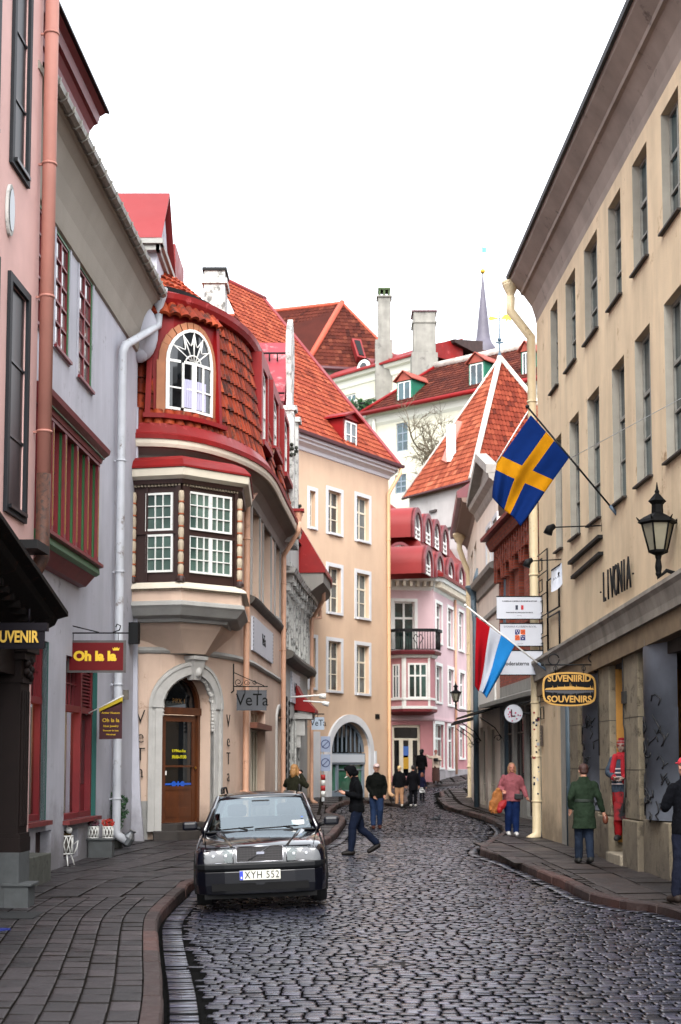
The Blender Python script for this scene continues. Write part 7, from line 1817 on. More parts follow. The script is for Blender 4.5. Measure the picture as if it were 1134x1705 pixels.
# swirling street flags
def flag(name, lab, base, tip, A, B, mid, E, D, C, y, cells, mats, polem, seed=1, rod=None):
    """cells(a,b)->material index; A..B hoist along the pole (px), C,D far corners"""
    t = thing(name, P(*base, y), lab, 'flag'); m = MB(); m.tube([P(*base, y), P(*tip, y)], .017, 8); m.ball(P(*tip, y), .035, 8, 6); obj('pole', m, polem, t)
    m = MB(); d = (P(*tip, y)-P(*base, y)).normalized(); m.tube([P(*base, y), P(*base, y)+d*.28], .032, 8); obj('socket', m, mat('socket_blue', '4a5a6a', rough=.5), t)
    N, M_ = 48, 40; m = MB(); g = []
    A, B, C, D, E = [Vector(q) for q in (A, B, C, D, E)]
    for j in range(M_+1):
        row = []
        for i in range(N+1):
            a, b = i/N, j/M_                    # a along hoist A->B, b along the fly
            l = A+(E-A)*min(1, b/mid)+((D-E)*max(0, (b-mid)/(1-mid)) if b > mid else Vector((0, 0))); r = B+(C-B)*b
            p = l+(r-l)*a; wv = (.05*math.sin(7*a+3.5*b+seed)+.03*math.sin(15*a-4*b)+.02*math.sin(23*a+2))*min(1, b*2.2)
            p = p+Vector((1.6*math.sin(5*b+3*a+seed), 2.2*math.sin(6*a)*b))*b
            row.append(P(p.x, p.y, y+wv))
        g.append(row)
    m.v = [tuple(p) for r in g for p in r]; n = N+1
    for j in range(M_):
        for i in range(N):
            m.f.append((j*n+i, j*n+i+1, (j+1)*n+i+1, (j+1)*n+i)); m.m.append(cells((i+.5)/N, (j+.5)/M_)); m.r.append(.5); m.sf.append(True)
    c = obj('cloth', m, mats, t); so = c.modifiers.new('t', 'SOLIDIFY'); so.thickness = .004
    if rod: m = MB(); m.tube([P(*rod[0], y), P(*rod[1], y)], .012, 6); obj('stay', m, WHITEP, t)
    return t
FB_, FY = mat('flag_blue', '051f52', rough=.9, var=.1, scale=6, spec=.08), mat('flag_yellow', 'a06c08', rough=.9, var=.1, scale=6, spec=.08)
flag('flag', 'large blue flag with a yellow cross on an upward slanting pole', (1033, 863), (878, 677), (884, 691), (948, 762), .38, (827, 771), (820, 828), (866, 877), 24.16,
     lambda a, b: 1 if (.40 < a < .60 or .33 < b < .49) else 0, [FB_, FY], DARKM, rod=((879, 685), (826, 771)))
flag('flag', 'red, white and light blue flag drooping from a white pole at the corner', (913, 1118), (775, 1008), (793, 1027), (857, 1074), .5, (792, 1092), (789, 1142), (812, 1163), 30.2,
     lambda a, b: 0 if a < .36 else (1 if a < .64 else 2), [mat('flag_red2', '8e0a16', rough=.9, spec=.1), mat('flag_white', 'a8acb6', rough=.9, spec=.1), mat('flag_sky', '1e6eac', rough=.9, spec=.1)], WHITEP, seed=3)
# souvenir sign
y = 25.9; t = thing('hanging_sign', P(993, 1118, y), 'black and gold barrel-shaped souvenir sign with a golden town skyline', 'sign')
def bulge(u0, v0, u1, v1, dy, th, bow=.07):
    a = P(u0, v0, y+dy); b = P(u1, v1, y+dy); c = (a+b)/2; W, H = (b.x-a.x)/2, (a.z-b.z)/2; pts = []
    for i in range(40):
        an = 2*math.pi*i/40+math.pi/40; ca, sa = math.cos(an), math.sin(an); k = 1/(abs(ca)**7+abs(sa)**7)**(1/7)
        x, z = ca*k, sa*k; pts.append(Vector((c.x+W*x*(1-.05*z*z), y+dy, c.z+H*z*(1-.16*x*x))))
    m = MB(); m.prism(pts, (0, th, 0)); return m
GOLD = mat('sign_gold', 'b5893c', rough=.45, var=.1)
obj('rim', bulge(903, 1119, 993, 1176, 0, .06), GOLD, t); obj('board', bulge(906, 1122, 990, 1173, -.006, .05), mat('sign_black', '040406', rough=.6, spec=.15), t)
c0 = P(948, 1130, y-.008); c1 = P(948, 1164.5, y-.008)
text('lettering', 'SUVENIIRID', .165, GOLD, c0, X_, Z_, t, ext=.003, bold=.005, sx=.93); text('lettering', 'SOUVENIRS', .165, GOLD, c1, X_, Z_, t, ext=.003, bold=.005, sx=.95)
def skyl(sgn, mt, nm):
    m = MB(); w = 38; base = P(948, 1148.5 if sgn > 0 else 1149.5, y-.008); pts = [base+Vector((-.45, 0, 0))]; rr = random.Random(3)
    x = -.42
    while x < .42:
        h = .025+.03*(1-abs(x)/.45)+rr.uniform(0, .012); pts += [base+Vector((x, 0, sgn*h)), base+Vector((x+.03, 0, sgn*h))]
        if rr.random() < .25: pts += [base+Vector((x+.034, 0, sgn*(h+.045))), base+Vector((x+.04, 0, sgn*h))]
        x += .043
        if abs(x-.0) < .022: pts += [base+Vector((x, 0, sgn*.06)), base+Vector((x+.006, 0, sgn*.15)), base+Vector((x+.012, 0, sgn*.06))]
    pts.append(base+Vector((.45, 0, 0))); m.prism(pts, (0, .005, 0)); obj(nm, m, mt, t)
skyl(1, GOLD, 'skyline'); skyl(-1, mat('sign_dim', '3b3c42', rough=.6), 'reflection')
m = MB(); m.tube([P(908, 1107, y), P(1003, 1107, y)], .015, 6)
for u, v, r in ((922, 1098, 9), (987, 1096, 7), (993, 1113, 6), (1001, 1104, 5)): m.tube([P(u+r*math.cos(a), v+r*math.sin(a), y) for a in [i*.5 for i in range(13)]], .012, 5)
for u in (925, 972): m.tube([P(u+3*math.cos(a), 1113+4*math.sin(a), y) for a in [i*.6 for i in range(12)]], .008, 5); m.tube([P(u, 1107, y), P(u, 1121, y)], .008, 5)
m.tube([P(1003, 1080, y), P(1003, 1125, y)], .015, 6); m.ball(P(903, 1107, y), .03, 6, 5); obj('bracket', m, DARKM, t)
# round sign
y = 38.0; t = thing('round_sign', P(855, 1188, y), 'round white sign with a dark letter among pink flowers on a bracket', 'sign')
c = P(855, 1188, y); m = MB(); r = .255; m.prism([c+Vector((r*math.cos(i*math.pi/16), 0, r*math.sin(i*math.pi/16))) for i in range(32)], (0, .06, 0)); obj('disc', m, WS, t)
m = MB(); m.rings([[c+Vector((q*math.cos(a), dy, q*math.sin(a))) for q, dy in ((r+.015, .065), (r+.015, -.01), (r-.01, -.01), (r-.01, .065))] for a in [i*math.pi/16 for i in range(33)]], caps=False); obj('rim', m, DARKM, t)
text('lettering', 'L', .27, mat('plum_ink', '3a1420'), c+Vector((-.02, -.006, 0)), X_, Z_, t, ext=.003, bold=.006); m = MB(); rr = random.Random(2)
for k in range(14): a = rr.uniform(0, 6.28); q = rr.uniform(.05, .2); m.ball(c+Vector((q*math.cos(a), -.006, q*math.sin(a))), (.022, .004, .022), 6, 4)
obj('flowers', m, mat('flower_pink', 'b04a6c', rough=.6), t); m = MB(); m.tube([P(864, 1172, y+.03), P(897, 1165, y+.03)], .02, 5); m.tube([P(870, 1188, y+.03), P(897, 1188, y+.03)], .02, 5); obj('bracket', m, DARKM, t)
# LIVONIA letters in thin iron
t = thing('iron_lettering', fR1.pt(fR1.S(1035), 5, .05), 'tall narrow black iron letters in a row across the ochre wall', 'lettering')
s0, s1 = fR1.S(1003, 1000), fR1.S(1064, 960); word = '-LIVONIA-'; n = len(word)
for i, ch in enumerate(word):
    q = s0+(s1-s0)*(i+.5)/n; z = fR1.Z(1003, 985)+(fR1.Z(1064, 950)-fR1.Z(1003, 985))*(i+.5)/n; d, nn = fR1.dirs(q)
    text('letter', ch, .78 if ch != '-' else .35, DARKM, fR1.pt(q, z, .06), d, Z_, t, ext=.012, bold=-.004, sx=.6)
# lanterns
def lantern(name, lab, foot, k, arm, n=6):
    """foot: underside of the lantern; k: scale, 1 = 1.0 m tall lantern; arm: list of points to the wall"""
    f = Vector(foot); t = thing(name, f, lab, 'street lamp', 'iron wall lanterns'); m = MB(); L = lambda pr: m.lathe(f, [(r*k, z*k) for r, z in pr], n)
    L([(.035, -.30), (.05, -.2), (.035, -.1), (.05, -.04), (.14, -.0), (.145, .03), (.1, .04)])
    L([(.24, .40), (.285, .42), (.26, .46), (.2, .5), (.12, .54), (.085, .56), (.08, .68), (.1, .7), (.13, .73), (.1, .76), (.05, .82), (.03, .84), (.035, .87), (.02, .9), (.005, 1.0)])
    for i in range(n):
        a = 2*math.pi*i/n; c_, s_ = math.cos(a), math.sin(a); m.tube([f+Vector((.13*c_, .13*s_, .03))*k, f+Vector((.225*c_, .225*s_, .41))*k], .014*k, 5); m.tube([f+Vector((.25*c_, .25*s_, .44))*k, f+Vector((.3*c_, .3*s_, .5))*k], [.02*k, .006*k], 5)
    obj('frame', m, BLACK, t); m = MB(); m.lathe(f, [(.12*k, .03*k), (.215*k, .41*k)], n); obj('glass', m, mat('frosted_glass', '7c7868', rough=.25, spec=.6, var=.2), t)
    m = MB(); m.tube([f+Vector((0, 0, -.3*k))]+[Vector(a) for a in arm], .03*k, 8); m.ball(f+Vector((0, 0, -.3*k)), .045*k, 8, 6); obj('arm', m, BLACK, t); return t
y = 20.3; f_ = P(1096, 920, y); k = (P(0, 803, y).z-f_.z)
lantern('street_lamp', 'large black iron lantern on the ochre wall at the right edge', f_, k, [P(1096, 962, y), P(1110, 950, y), P(1128, 956, y-.05), fR1.pt(fR1.S(1140, 950), P(0, 955, y).z, 0)])
y = 54.5; f_ = P(759, 1168, y); k = (P(0, 1134, y).z-f_.z)
lantern('street_lamp', 'small distant lantern on a bracket before the pink house', f_, k*1.0, [P(759, 1180, y), P(765, 1184, y), P(778, 1184, y), P(790, 1184, y)])
# rod-mounted spot lamps and curled cloth sign
for (u0, v0, u1, v1, y, lab) in ((1003, 875, 921, 878, 25.3, 'black spotlight on a long iron rod below the upper windows'), (945, 931, 884, 934, 29.2, 'dark spotlight on an iron rod beside the cream downpipe')):
    t = thing('spotlight', P(u0, v0, y), lab, 'spotlight', 'rod mounted spotlights'); m = MB(); m.tube([P(u0, v0, y), P(u1, v1, y)], .013, 6); m.tube([P(u0, v0-10, y), P(u0, v0+10, y)], .02, 5); obj('rod', m, DARKM, t)
    m = MB(); p = P(u1, v1, y); m.tube([p+Vector((.03, 0, .03)), p+Vector((-.06, 0, -.02)), p+Vector((-.1, 0, -.12))], [.045, .075, .085], 10); obj('lamp_head', m, DARKM, t)
t = thing('cloth_sign', P(935, 940, 29.2), 'curled white notice board hanging from the iron rod by the corner', 'sign'); m = MB(); rs = []
for i in range(9): k = i/8; u = 918+19*k; rs.append([P(u, 948-12*k, 29.1+.1*math.sin(3*k)), P(u, 948-12*k, 29.14+.1*math.sin(3*k)), P(u-.5, 986-14*k+3*math.sin(3*k), 29.14), P(u-.5, 986-14*k+3*math.sin(3*k), 29.1)])
m.rings(rs); obj('board', m, mat('paper_white', 'b4bac6', rough=.5), t); text('lettering', 'BAAR', .07, mat('slate_ink'), P(927, 962, 29.0), (1, 0, .55), Z_, t, ext=.002)
m = MB(); m.tube([P(918, 950, 29.1), P(940, 934, 29.2), P(944, 932, 29.2)], .015, 5); m.tube([P(939, 934, 29.2), P(940, 975, 29.25)], .03, 5); obj('holder', m, DARKM, t)
m = MB(); m.tube([P(948, 764, 24.2), fR1.pt(fR1.S(1140, 660), fR1.Z(1140, 660), 0)], .006, 4); tag(obj('guy_wire', m, GALV), 'thin wire from the flag pole up to the ochre wall', 'wire')
# ================================================================== POTS AND PLANTS AT THE LEFT
def lattice_pot(m, c, r, h, n=10):
    for z in (0, h): m.tube([Vector(c)+Vector((r*math.cos(a), r*math.sin(a), z)) for a in [i*math.pi/8 for i in range(17)]], .012, 5)
    for i in range(n):
        a0 = 2*math.pi*i/n
        for s in (1, -1): m.tube([Vector(c)+Vector((r*math.cos(a0+s*.6*t), r*math.sin(a0+s*.6*t), h*t)) for t in (0, .5, 1)], .009, 4)
p = gp(108, 1441, PH); t = thing('plant_stand', p, 'small white lattice flower stand with a curled handle against the wall', 'plant stand')
m = MB(); lattice_pot(m, p+Vector((0, 0, .2)), .13, .3)
for a in (.5, 2.1, 3.6, 5.2): m.tube([p+Vector((.1*math.cos(a), .1*math.sin(a), .2)), p+Vector((.17*math.cos(a), .17*math.sin(a), .0))], .014, 5)
m.tube([p+Vector((.13, 0, .35)), p+Vector((.22, 0, .42)), p+Vector((.2, 0, .3)), p+Vector((.15, 0, .2))], .012, 5); m.tube([p+Vector((-.02, 0, .5)), p+Vector((-.06, 0, .68)), p+Vector((.02, 0, .7)), p+Vector((.06, 0, .6))], .012, 5)
m.ball(p+Vector((.06, 0, .6)), .06, 8, 6); obj('stand', m, WHITEP, t); m = MB(); leafball(m, p+Vector((0, 0, .5)), .1, 160, .03, 5, .5); obj('dried_plant', m, mat('dry_heather', rough=.8, attr=['3a2a18', '5a4426', '4c4a2c']), t)
m = MB(); m.lathe(p+Vector((0, 0, .2)), [(.08, .01), (.115, .29), (.1, .29)], 12); obj('pot', m, mat('inner_pot', '4a4440', rough=.8), t)
p = gp(168, 1428, PH); t = thing('planter_box', p, 'square grey granite plinth on the pavement under the shop door', 'planter'); m = MB(); m.bx((p.x-.24, p.y, p.z-.03), (p.x+.2, p.y+.3, p.z+.31)); m.bx((p.x-.27, p.y-.03, p.z+.31), (p.x+.23, p.y+.33, p.z+.35)); obj('plinth', m, GRANITE, t, bevel=.01)
for i, (dx, lab, fc) in enumerate(((-.17, 'white lattice pot with dull purple heather, the left one on the plinth', ['3a1c2c', '5c2a3c', '2c3420']), (.1, 'white lattice pot with bright red flowers, the right one on the plinth', ['8c1410', 'c0281c', '1c3418']))):
    c = p+Vector((dx, .14, .352)); t = thing('flower_pot', c, lab, 'flower pot', 'pots on the granite plinth'); m = MB(); lattice_pot(m, c, .095, .2); obj('lattice', m, WHITEP, t); m = MB(); m.lathe(c, [(.07, 0), (.085, .19), (.07, .19)], 12); obj('pot', m, mat('inner_pot'), t)
    m = MB(); leafball(m, c+Vector((0, 0, .26)), .11, 150, .03, i+3, .8); obj('flowers', m, mat('flowers%d' % i, rough=.7, attr=fc), t)
p = gp(193, 1412, PH); t = thing('potted_shrub', p, 'bushy green conifer in a dark pot beside the white downpipe', 'shrub')
m = MB(); m.lathe(p, [(.12, 0), (.17, .3), (.15, .3)], 12); obj('pot', m, mat('dark_pot', '23241f', rough=.6), t)
m = MB()
for k in range(9): leafball(m, p+Vector((random.uniform(-.13, .13), random.uniform(-.1, .1), .4+.075*k)), .17-.008*k, 170, .032, k+20)
obj('foliage', m, LEAF, t)
m = MB(); q = p+Vector((.17, -.2, 0)); m.lathe(q, [(.02, .05), (.1, .1), (.12, .25), (.07, .34), (.05, .36), (.08, .4)], 12, Matrix.Rotation(.5, 3, 'Y')); tag(obj('metal_jug', m, mat('tin', '8c9094', rough=.3, metal=.8, var=.3)), 'tilted tin jug leaning on the potted conifer', 'jug')
# moss and weeds at the wall foot
# pigeon
p = gp(727, 1370, 0); t = thing('pigeon', p, 'dark pigeon standing on the cobbles near the right kerb', 'bird'); m = MB()
m.ball(p+Vector((0, 0, .13)), (.13, .06, .06), 12, 8, Matrix.Rotation(.25, 3, 'Y')); m.ball(p+Vector((.1, 0, .22)), .032, 10, 8); m.tube([p+Vector((.07, 0, .16)), p+Vector((.1, 0, .21))], [.045, .028], 8); m.tube([p+Vector((-.08, 0, .12)), p+Vector((-.2, 0, .09))], [.04, .015], 6); m.tube([p+Vector((.125, 0, .22)), p+Vector((.16, 0, .21))], [.01, .003], 5)
for dy in (-.02, .02): m.tube([p+Vector((.0, dy, .09)), p+Vector((.01, dy, .01)), p+Vector((.04, dy, .01))], .007, 4)
obj('body', m, mat('pigeon_grey', '1c1e24', rough=.6, var=.4, scale=20), t)
# manhole and drain on the carriageway
for u, v, r, lab in ((640, 1606, .3, 'round iron manhole cover set into the wet cobbles in the foreground'), (505, 1503, .35, 'small rusty iron cover in the cobbles just before the car')):
    p = gp(u, v, -.009); m = MB(); pts = [p+Vector((r*math.cos(i*math.pi/12), r*math.sin(i*math.pi/12), 0)) for i in range(24)]; m.prism(pts, (0, 0, .012)); tag(obj('manhole_cover', m, mat('rusty_iron', '120d0d', rough=.7, spec=.25, var=.4, scale=20, bump=.6)), lab, 'manhole cover')
# ================================================================== PEOPLE
def loftring(c, rx, ry, n=16, X=Vector((1, 0, 0)), F=Vector((0, -1, 0))):
    return [Vector(c)+X*(rx*math.cos(2*math.pi*k/n))+F*(ry*math.sin(2*math.pi*k/n)) for k in range(n)]
class Body:
    def __init__(s, name, label, x, y, z, th, H, group=None, lean=0):
        s.X = Vector((math.cos(th), math.sin(th), 0)); s.F = Vector((math.sin(th), -math.cos(th), 0)); s.H = H; s.o = Vector((x, y, z))
        s.root = thing(name, s.o, label, 'person' if name == 'person' else 'mannequin', group)
        s.lean = lean; s.j = {}
    def p(s, x, f, z):
        f2 = f+s.lean*max(0, z-.52)
        return s.o+s.X*(x*s.H)+s.F*(f2*s.H)+Vector((0, 0, z*s.H))
    def limb(s, m, pts, rr):
        m.tube([s.p(*q) for q in pts], [r*s.H for r in rr], 12); m.ball(s.p(*pts[0]), rr[0]*s.H, 10, 7); m.ball(s.p(*pts[-1]), rr[-1]*s.H, 10, 7)
        for q, r in zip(pts[1:-1], rr[1:-1]): m.ball(s.p(*q), r*s.H, 10, 7)
    def torso(s, m, prof, dx=0, n=18):
        m.rings([loftring(s.p(q[3] if len(q) > 3 else 0, q[4] if len(q) > 4 else 0, q[0]), q[1]*s.H, q[2]*s.H, n, s.X, s.F) for q in prof])
    def hand(s, m, wr, d, th_side, curl=.5, spread=.012):
        """wr wrist (x,f,z), d pointing direction (x,f,z), th_side direction of the thumb"""
        d = Vector(d).normalized(); t = (Vector(th_side)-d*Vector(th_side).dot(d)).normalized(); n = d.cross(t); W = Vector(wr)
        A = lambda a, b, c: W+d*a+t*b+n*c
        m.tube([s.p(*A(0, 0, 0)), s.p(*A(.03, 0, 0)), s.p(*A(.052, 0, 0))], [.014*s.H, .021*s.H, .018*s.H], 8)
        for i, L in enumerate((.040, .045, .042, .034)):
            b = .017-.0115*i; pts = [A(.045, b, 0), A(.045+L*.5, b*1.15, n.length*.006*curl*2), A(.045+L*.9, b*1.15, .02*curl*1.4)]
            m.tube([s.p(*q) for q in pts], [.0058*s.H, .0053*s.H, .0042*s.H], 6); m.ball(s.p(*pts[-1]), .0045*s.H, 6, 4)
        pts = [A(.012, .014, 0), A(.03, .03, .006), A(.048, .034, .012)]; m.tube([s.p(*q) for q in pts], [.0075*s.H, .0065*s.H, .005*s.H], 6); m.ball(s.p(*pts[-1]), .0052*s.H, 6, 4)
def hv(h): return srgb(h)
def person(lab, x, y, z, th, H=1.72, legs=None, arms=None, head=(0, 0, 0), lean=0, skin='b0806a', top=None, topc='101216', bottomc='1a2030', shoec='15120f', hair=None, hairc='2c2018', long=0, hat=None, hatc='d8d0c0', fine=.0075, sleeve=1.0, fat=1.0, group=None, name='person', build=1.0, shirtc=None, hands=True):
    b = Body(name, lab, x, y, z, th, H, group, lean); s = fat; SK = mat('skin_'+skin, skin, rough=.55, var=.08, scale=15); m = MB()
    legs = legs or [((.052, 0, .285), (.055, -.0, .045)), ((-.052, 0, .285), (-.055, 0, .045))]
    arms = arms or [((.135, -.01, .655), (.145, .03, .51)), ((-.135, -.01, .655), (-.145, .03, .51))]
    # one continuous body: torso, neck, head, limbs, hands
    b.torso(m, [(.49, .07*s, .055*s), (.53, .088*s, .062*s), (.60, .075*s, .052*s), (.70, .085*s, .058*s), (.765, .088*s, .052*s), (.795, .075*s, .042), (.825, .04, .036), (.86, .033, .033), (.89, .032, .033)])
    hy, hp, ht = head    # turn, nod, tilt
    HC = Vector((0, .012+.05*hp, .928-.012*hp)); Rz = Matrix.Rotation(hy, 3, 'Z') @ Matrix.Rotation(ht, 3, 'Y') @ Matrix.Rotation(hp, 3, 'X')
    def hd(a, f, c):      # head-local (right, front, up) -> body frame
        v = Rz @ Vector((a, -f, c)); return (HC.x+v.x, HC.y-v.y, HC.z+v.z)
    M3 = Matrix((b.X, -b.F, Vector((0, 0, 1)))).transposed()
    def hball(m, c, r, n=14, k=10): m.ball(b.p(*hd(*c)), tuple(q*H for q in r), n, k, M3 @ Rz)
    hball(m, (0, 0, .012), (.044, .055, .055)); hball(m, (0, .014, -.022), (.036, .042, .042)); hball(m, (0, .038, -.05), (.018, .016, .013), 8, 6)
    m.tube([b.p(0, 0, .85), b.p(*hd(0, -.01, -.03))], [.031*H, .03*H], 10)
    m.tube([b.p(*hd(0, .054, .012)), b.p(*hd(0, .066, -.012))], [.004*H, .0085*H], 6); hball(m, (0, .064, -.013), (.009, .009, .007), 6, 5)
    for q in (-1, 1): hball(m, (q*.045, -.004, -.004), (.006, .012, .018), 6, 5)
    hball(m, (0, .052, -.03), (.014, .008, .006), 6, 5); hball(m, (0, .047, .018), (.03, .012, .006), 8, 5)
    for i, (kn, an) in enumerate(legs):
        q = 1 if i == 0 else -1; hip = (q*.05, 0, .5)
        b.limb(m, [hip, ((hip[0]+kn[0])/2, (hip[1]+kn[1])/2+.004, (hip[2]+kn[2])/2), kn, ((kn[0]*.6+an[0]*.4), (kn[1]*.6+an[1]*.4)-.008, kn[2]*.6+an[2]*.4), an], [.05*s, .045*s, .031*s, .031*s, .02])
    for i, (el, wr) in enumerate(arms):
        q = 1 if i == 0 else -1; sh = (q*.08*s, 0, .775)
        b.limb(m, [sh, el, ((el[0]+wr[0])/2, (el[1]+wr[1])/2, (el[2]+wr[2])/2), wr], [.032, .024, .022, .015])
        d = Vector(wr)-Vector(el); fwd = (0, 1, 0) if abs(d.normalized().y) < .8 else (-q, 0, .2)
        if hands: b.hand(m, wr, d, fwd, .6)
    for i, (kn, an) in enumerate(legs):      # feet
        f = an[1]; pitch = -1.0 if an[2] > .07 else 0
        b.limb(m, [(an[0], f-.012, an[2]-.015), (an[0], f+.07, .024 if not pitch else an[2]-.06)], [.018, .014])
    body = obj('body', m, SK, b.root, remesh=fine)
    # eyes, brows and mouth
    if hat != 'back':
        m = MB()
        for q in (-1, 1): hball(m, (q*.018, .0505, .012), (.006, .004, .0035), 6, 5); 
        obj('eyes', m, mat('eye_dark', '120e0c', rough=.3), b.root)
        m = MB(); hball(m, (0, .058, -.031), (.013, .004, .0028), 8, 4); obj('mouth', m, mat('lips', '6e3630', rough=.5), b.root)
    # shoes
    for i, (kn, an) in enumerate(legs):
        m = MB(); f = an[1]; up = an[2] > .07; toe = (an[0], f+.085, .022 if not up else an[2]-.075)
        b.limb(m, [(an[0], f-.018, an[2]-.012), (an[0], f+.03, (an[2]-.018+toe[2])/2+.004), toe], [.032, .031, .026]); b.limb(m, [(an[0], f-.005, an[2]+.02), (an[0], f-.01, an[2]-.01)], [.024, .027])
        obj('shoe', m, mat('shoe_'+shoec, shoec, rough=.6, spec=.2), b.root, remesh=.012)
    # trousers
    m = MB(); wl = .012*s
    for i, (kn, an) in enumerate(legs):
        q = 1 if i == 0 else -1; hip = (q*.045, 0, .5); e = [an[k]+(.02 if k == 2 else 0) for k in range(3)]
        b.limb(m, [hip, ((hip[0]+kn[0])/2, (hip[1]+kn[1])/2, (hip[2]+kn[2])/2), kn, ((kn[0]+e[0])/2, (kn[1]+e[1])/2-.006, (kn[2]+e[2])/2), e], [.058*s, .054*s, .042*s, .040*s, .034*s])
    b.torso(m, [(.47, .07*s, .06*s), (.5, .092*s, .07*s), (.56, .09*s, .066*s), (.6, .078*s, .058*s)])
    obj('trousers', m, mat('trousers_'+bottomc, bottomc, rough=.9, var=.15, scale=20, bump=.3, spec=.1), b.root, remesh=.012, fold=.028)
    # jacket or coat
    m = MB(); lo = .47-long
    pr = [(lo, (.1+long*.12)*s, (.078+long*.12)*s)]
    if long: pr += [(.40, .105*s, .088*s), (.5, .1*s, .082*s)]
    pr += [(.54, .1*s, .076*s), (.62, .088*s, .066*s), (.70, .097*s, .07*s), (.76, .106*s, .066*s), (.795, .094*s, .058), (.825, .07*s, .05), (.845, .05, .046), (.868, .043, .044)]
    b.torso(m, pr)
    for i, (el, wr) in enumerate(arms):
        q = 1 if i == 0 else -1; sh = (q*.088*s, 0, .785); w2 = tuple(el[k]+(wr[k]-el[k])*(.93*sleeve) for k in range(3))
        b.limb(m, [sh, tuple((sh[k]+el[k])/2 for k in range(3)), el, tuple((el[k]+w2[k])/2 for k in range(3)), w2], [.038*s, .037*s, .033*s, .030*s, .025*s])
    obj(top or 'jacket', m, mat('cloth_'+topc, topc, rough=.9, var=.2, scale=9, bump=.7, bscale=22, spec=.1), b.root, remesh=.011, fold=.04)
    # hair and hats
    HR = mat('hair_'+hairc, hairc, rough=.55, var=.3, scale=30, bump=.5, bscale=120)
    if hair:
        m = MB(); hball(m, (0, -.012, .024), (.05, .055, .052))
        if hair == 'long': 
            hball(m, (0, -.03, -.03), (.048, .035, .06)); 
            for q in (-1, 1): m.tube([b.p(*hd(q*.042, .0, .02)), b.p(*hd(q*.046, -.0, -.04)), b.p(*hd(q*.04, .0, -.095))], [.018*H, .019*H, .01*H], 8)
            m.tube([b.p(*hd(0, -.035, 0)), b.p(*hd(0, -.04, -.06)), b.p(*hd(0, -.035, -.11))], [.045*H, .042*H, .02*H], 10)
        if hair == 'bun': hball(m, (0, -.045, .03), (.026, .024, .024)); hball(m, (0, -.03, -.005), (.043, .035, .035))
        if hair == 'short': hball(m, (0, -.025, -.005), (.045, .04, .035))
        obj('hair', m, HR, b.root, remesh=.009)
    HT = mat('hat_'+hatc, hatc, rough=.8, var=.1)
    if hat == 'cap': m = MB(); hball(m, (0, -.004, .032), (.051, .06, .042)); hball(m, (0, .062, .028), (.036, .038, .007)); obj('cap', m, HT, b.root, remesh=.008)
    if hat == 'beanie': m = MB(); hball(m, (0, -.006, .03), (.053, .06, .053)); obj('knit_cap', m, HT, b.root, remesh=.009)
    if hat == 'hood': 
        m = MB(); rs = []
        for k in range(9):
            a = -.15+k*.22; rs.append([b.p(*hd(.058*math.cos(t)*math.cos(a*.4), .035-.095*math.sin(a)*1.0-.0*math.cos(t), .015+.066*math.sin(t)*max(.35, math.cos(a*.75)))) for t in [i*2*math.pi/14 for i in range(14)]])
        m.rings(rs); hball(m, (0, -.02, -.035), (.055, .05, .04)); obj('hood', m, mat('cloth_'+topc), b.root, remesh=0, smooth=True)
    b.hd = hd; b.hball = hball; b.arms = arms; return b
OTHER = 'dark'
PG = lambda u, v, dz=0: gp(u, v, dz)
# 1 hooded man with a phone
p = PG(594, 1424)
b1 = person('hooded man in dark jacket and blue jeans striding left while looking at a phone', p.x, p.y, p.z, R(-78), 1.74, legs=[((.045, .06, .29), (.045, .075, .045)), ((-.045, -.06, .285), (-.045, -.235, .115))],
       arms=[((.125, .0, .655), (.07, .125, .68)), ((-.12, .0, .65), (-.05, .13, .69))], head=(0, .5, 0), lean=.06, topc='06070a', bottomc='0f1626', shoec='0e0907', hat='hood', hair='short', hairc='15100c', fat=1.08)
m = MB(); q = b1.p(.0, .2, .715); m.box(q, (.075, .15, .01), Matrix.Rotation(R(-78), 3, 'Z') @ Matrix.Rotation(.5, 3, 'X')); tag(obj('phone', m, mat('phone_dark', '0a0c10', rough=.2)), 'dark phone held out by the hooded man', 'phone')
m = MB(); b1.hball(m, (0, .085, -.025), (.004, .022, .004), 6, 5); tag(obj('cigarette', m, WHITEP), 'small white cigarette at the mouth of the hooded man', 'cigarette')
# 2 man in light cap
p = PG(627, 1380)
person('man in pale cap and black open jacket walking towards the camera in jeans', p.x, p.y, p.z, R(4), 1.76, legs=[((.055, .03, .285), (.05, -.03, .05)), ((-.05, -.0, .28), (-.055, .05, .045))],
       arms=[((.135, -.01, .655), (.12, .05, .52)), ((-.14, -.02, .655), (-.05, .1, .5))], topc='080a08', bottomc='1e2c46', shoec='3a1c14', hat='cap', hatc='b39c98', fat=1.15, hair='short', hairc='4a3c34')
# 3, 4, 5 group seen from behind
p = PG(665, 1343)
person('fair haired woman in black jacket and tan trousers seen from behind', p.x, p.y, p.z, R(175), 1.66, legs=[((.06, 0, .285), (.065, 0, .045)), ((-.06, 0, .285), (-.065, 0, .045))], topc='0c0c0f', bottomc='a07a5c', shoec='b8b2aa', hair='bun', hairc='c8a878', hat='back', fat=1.15, fine=.009)
p = PG(688, 1343)
person('person all in dark clothes with white soles beside the child, seen from behind', p.x, p.y, p.z, R(185), 1.68, topc='0a0a0e', bottomc='0d0d12', shoec='a8a4a0', hair='short', hairc='14100e', hat='back', fat=1.08, long=.08, fine=.009)
p = PG(703, 1334)
b = person('small child in black and white patterned skirt holding an adult close by', p.x, p.y, p.z, R(150), 1.22, topc='14142a', bottomc='16161c', shoec='1a1a1a', hair='long', hairc='6a3826', hat='back', fine=.009)
m = MB(); b.torso(m, [(.3, .11, .1), (.42, .095, .085), (.52, .08, .065), (.56, .075, .06)]); 
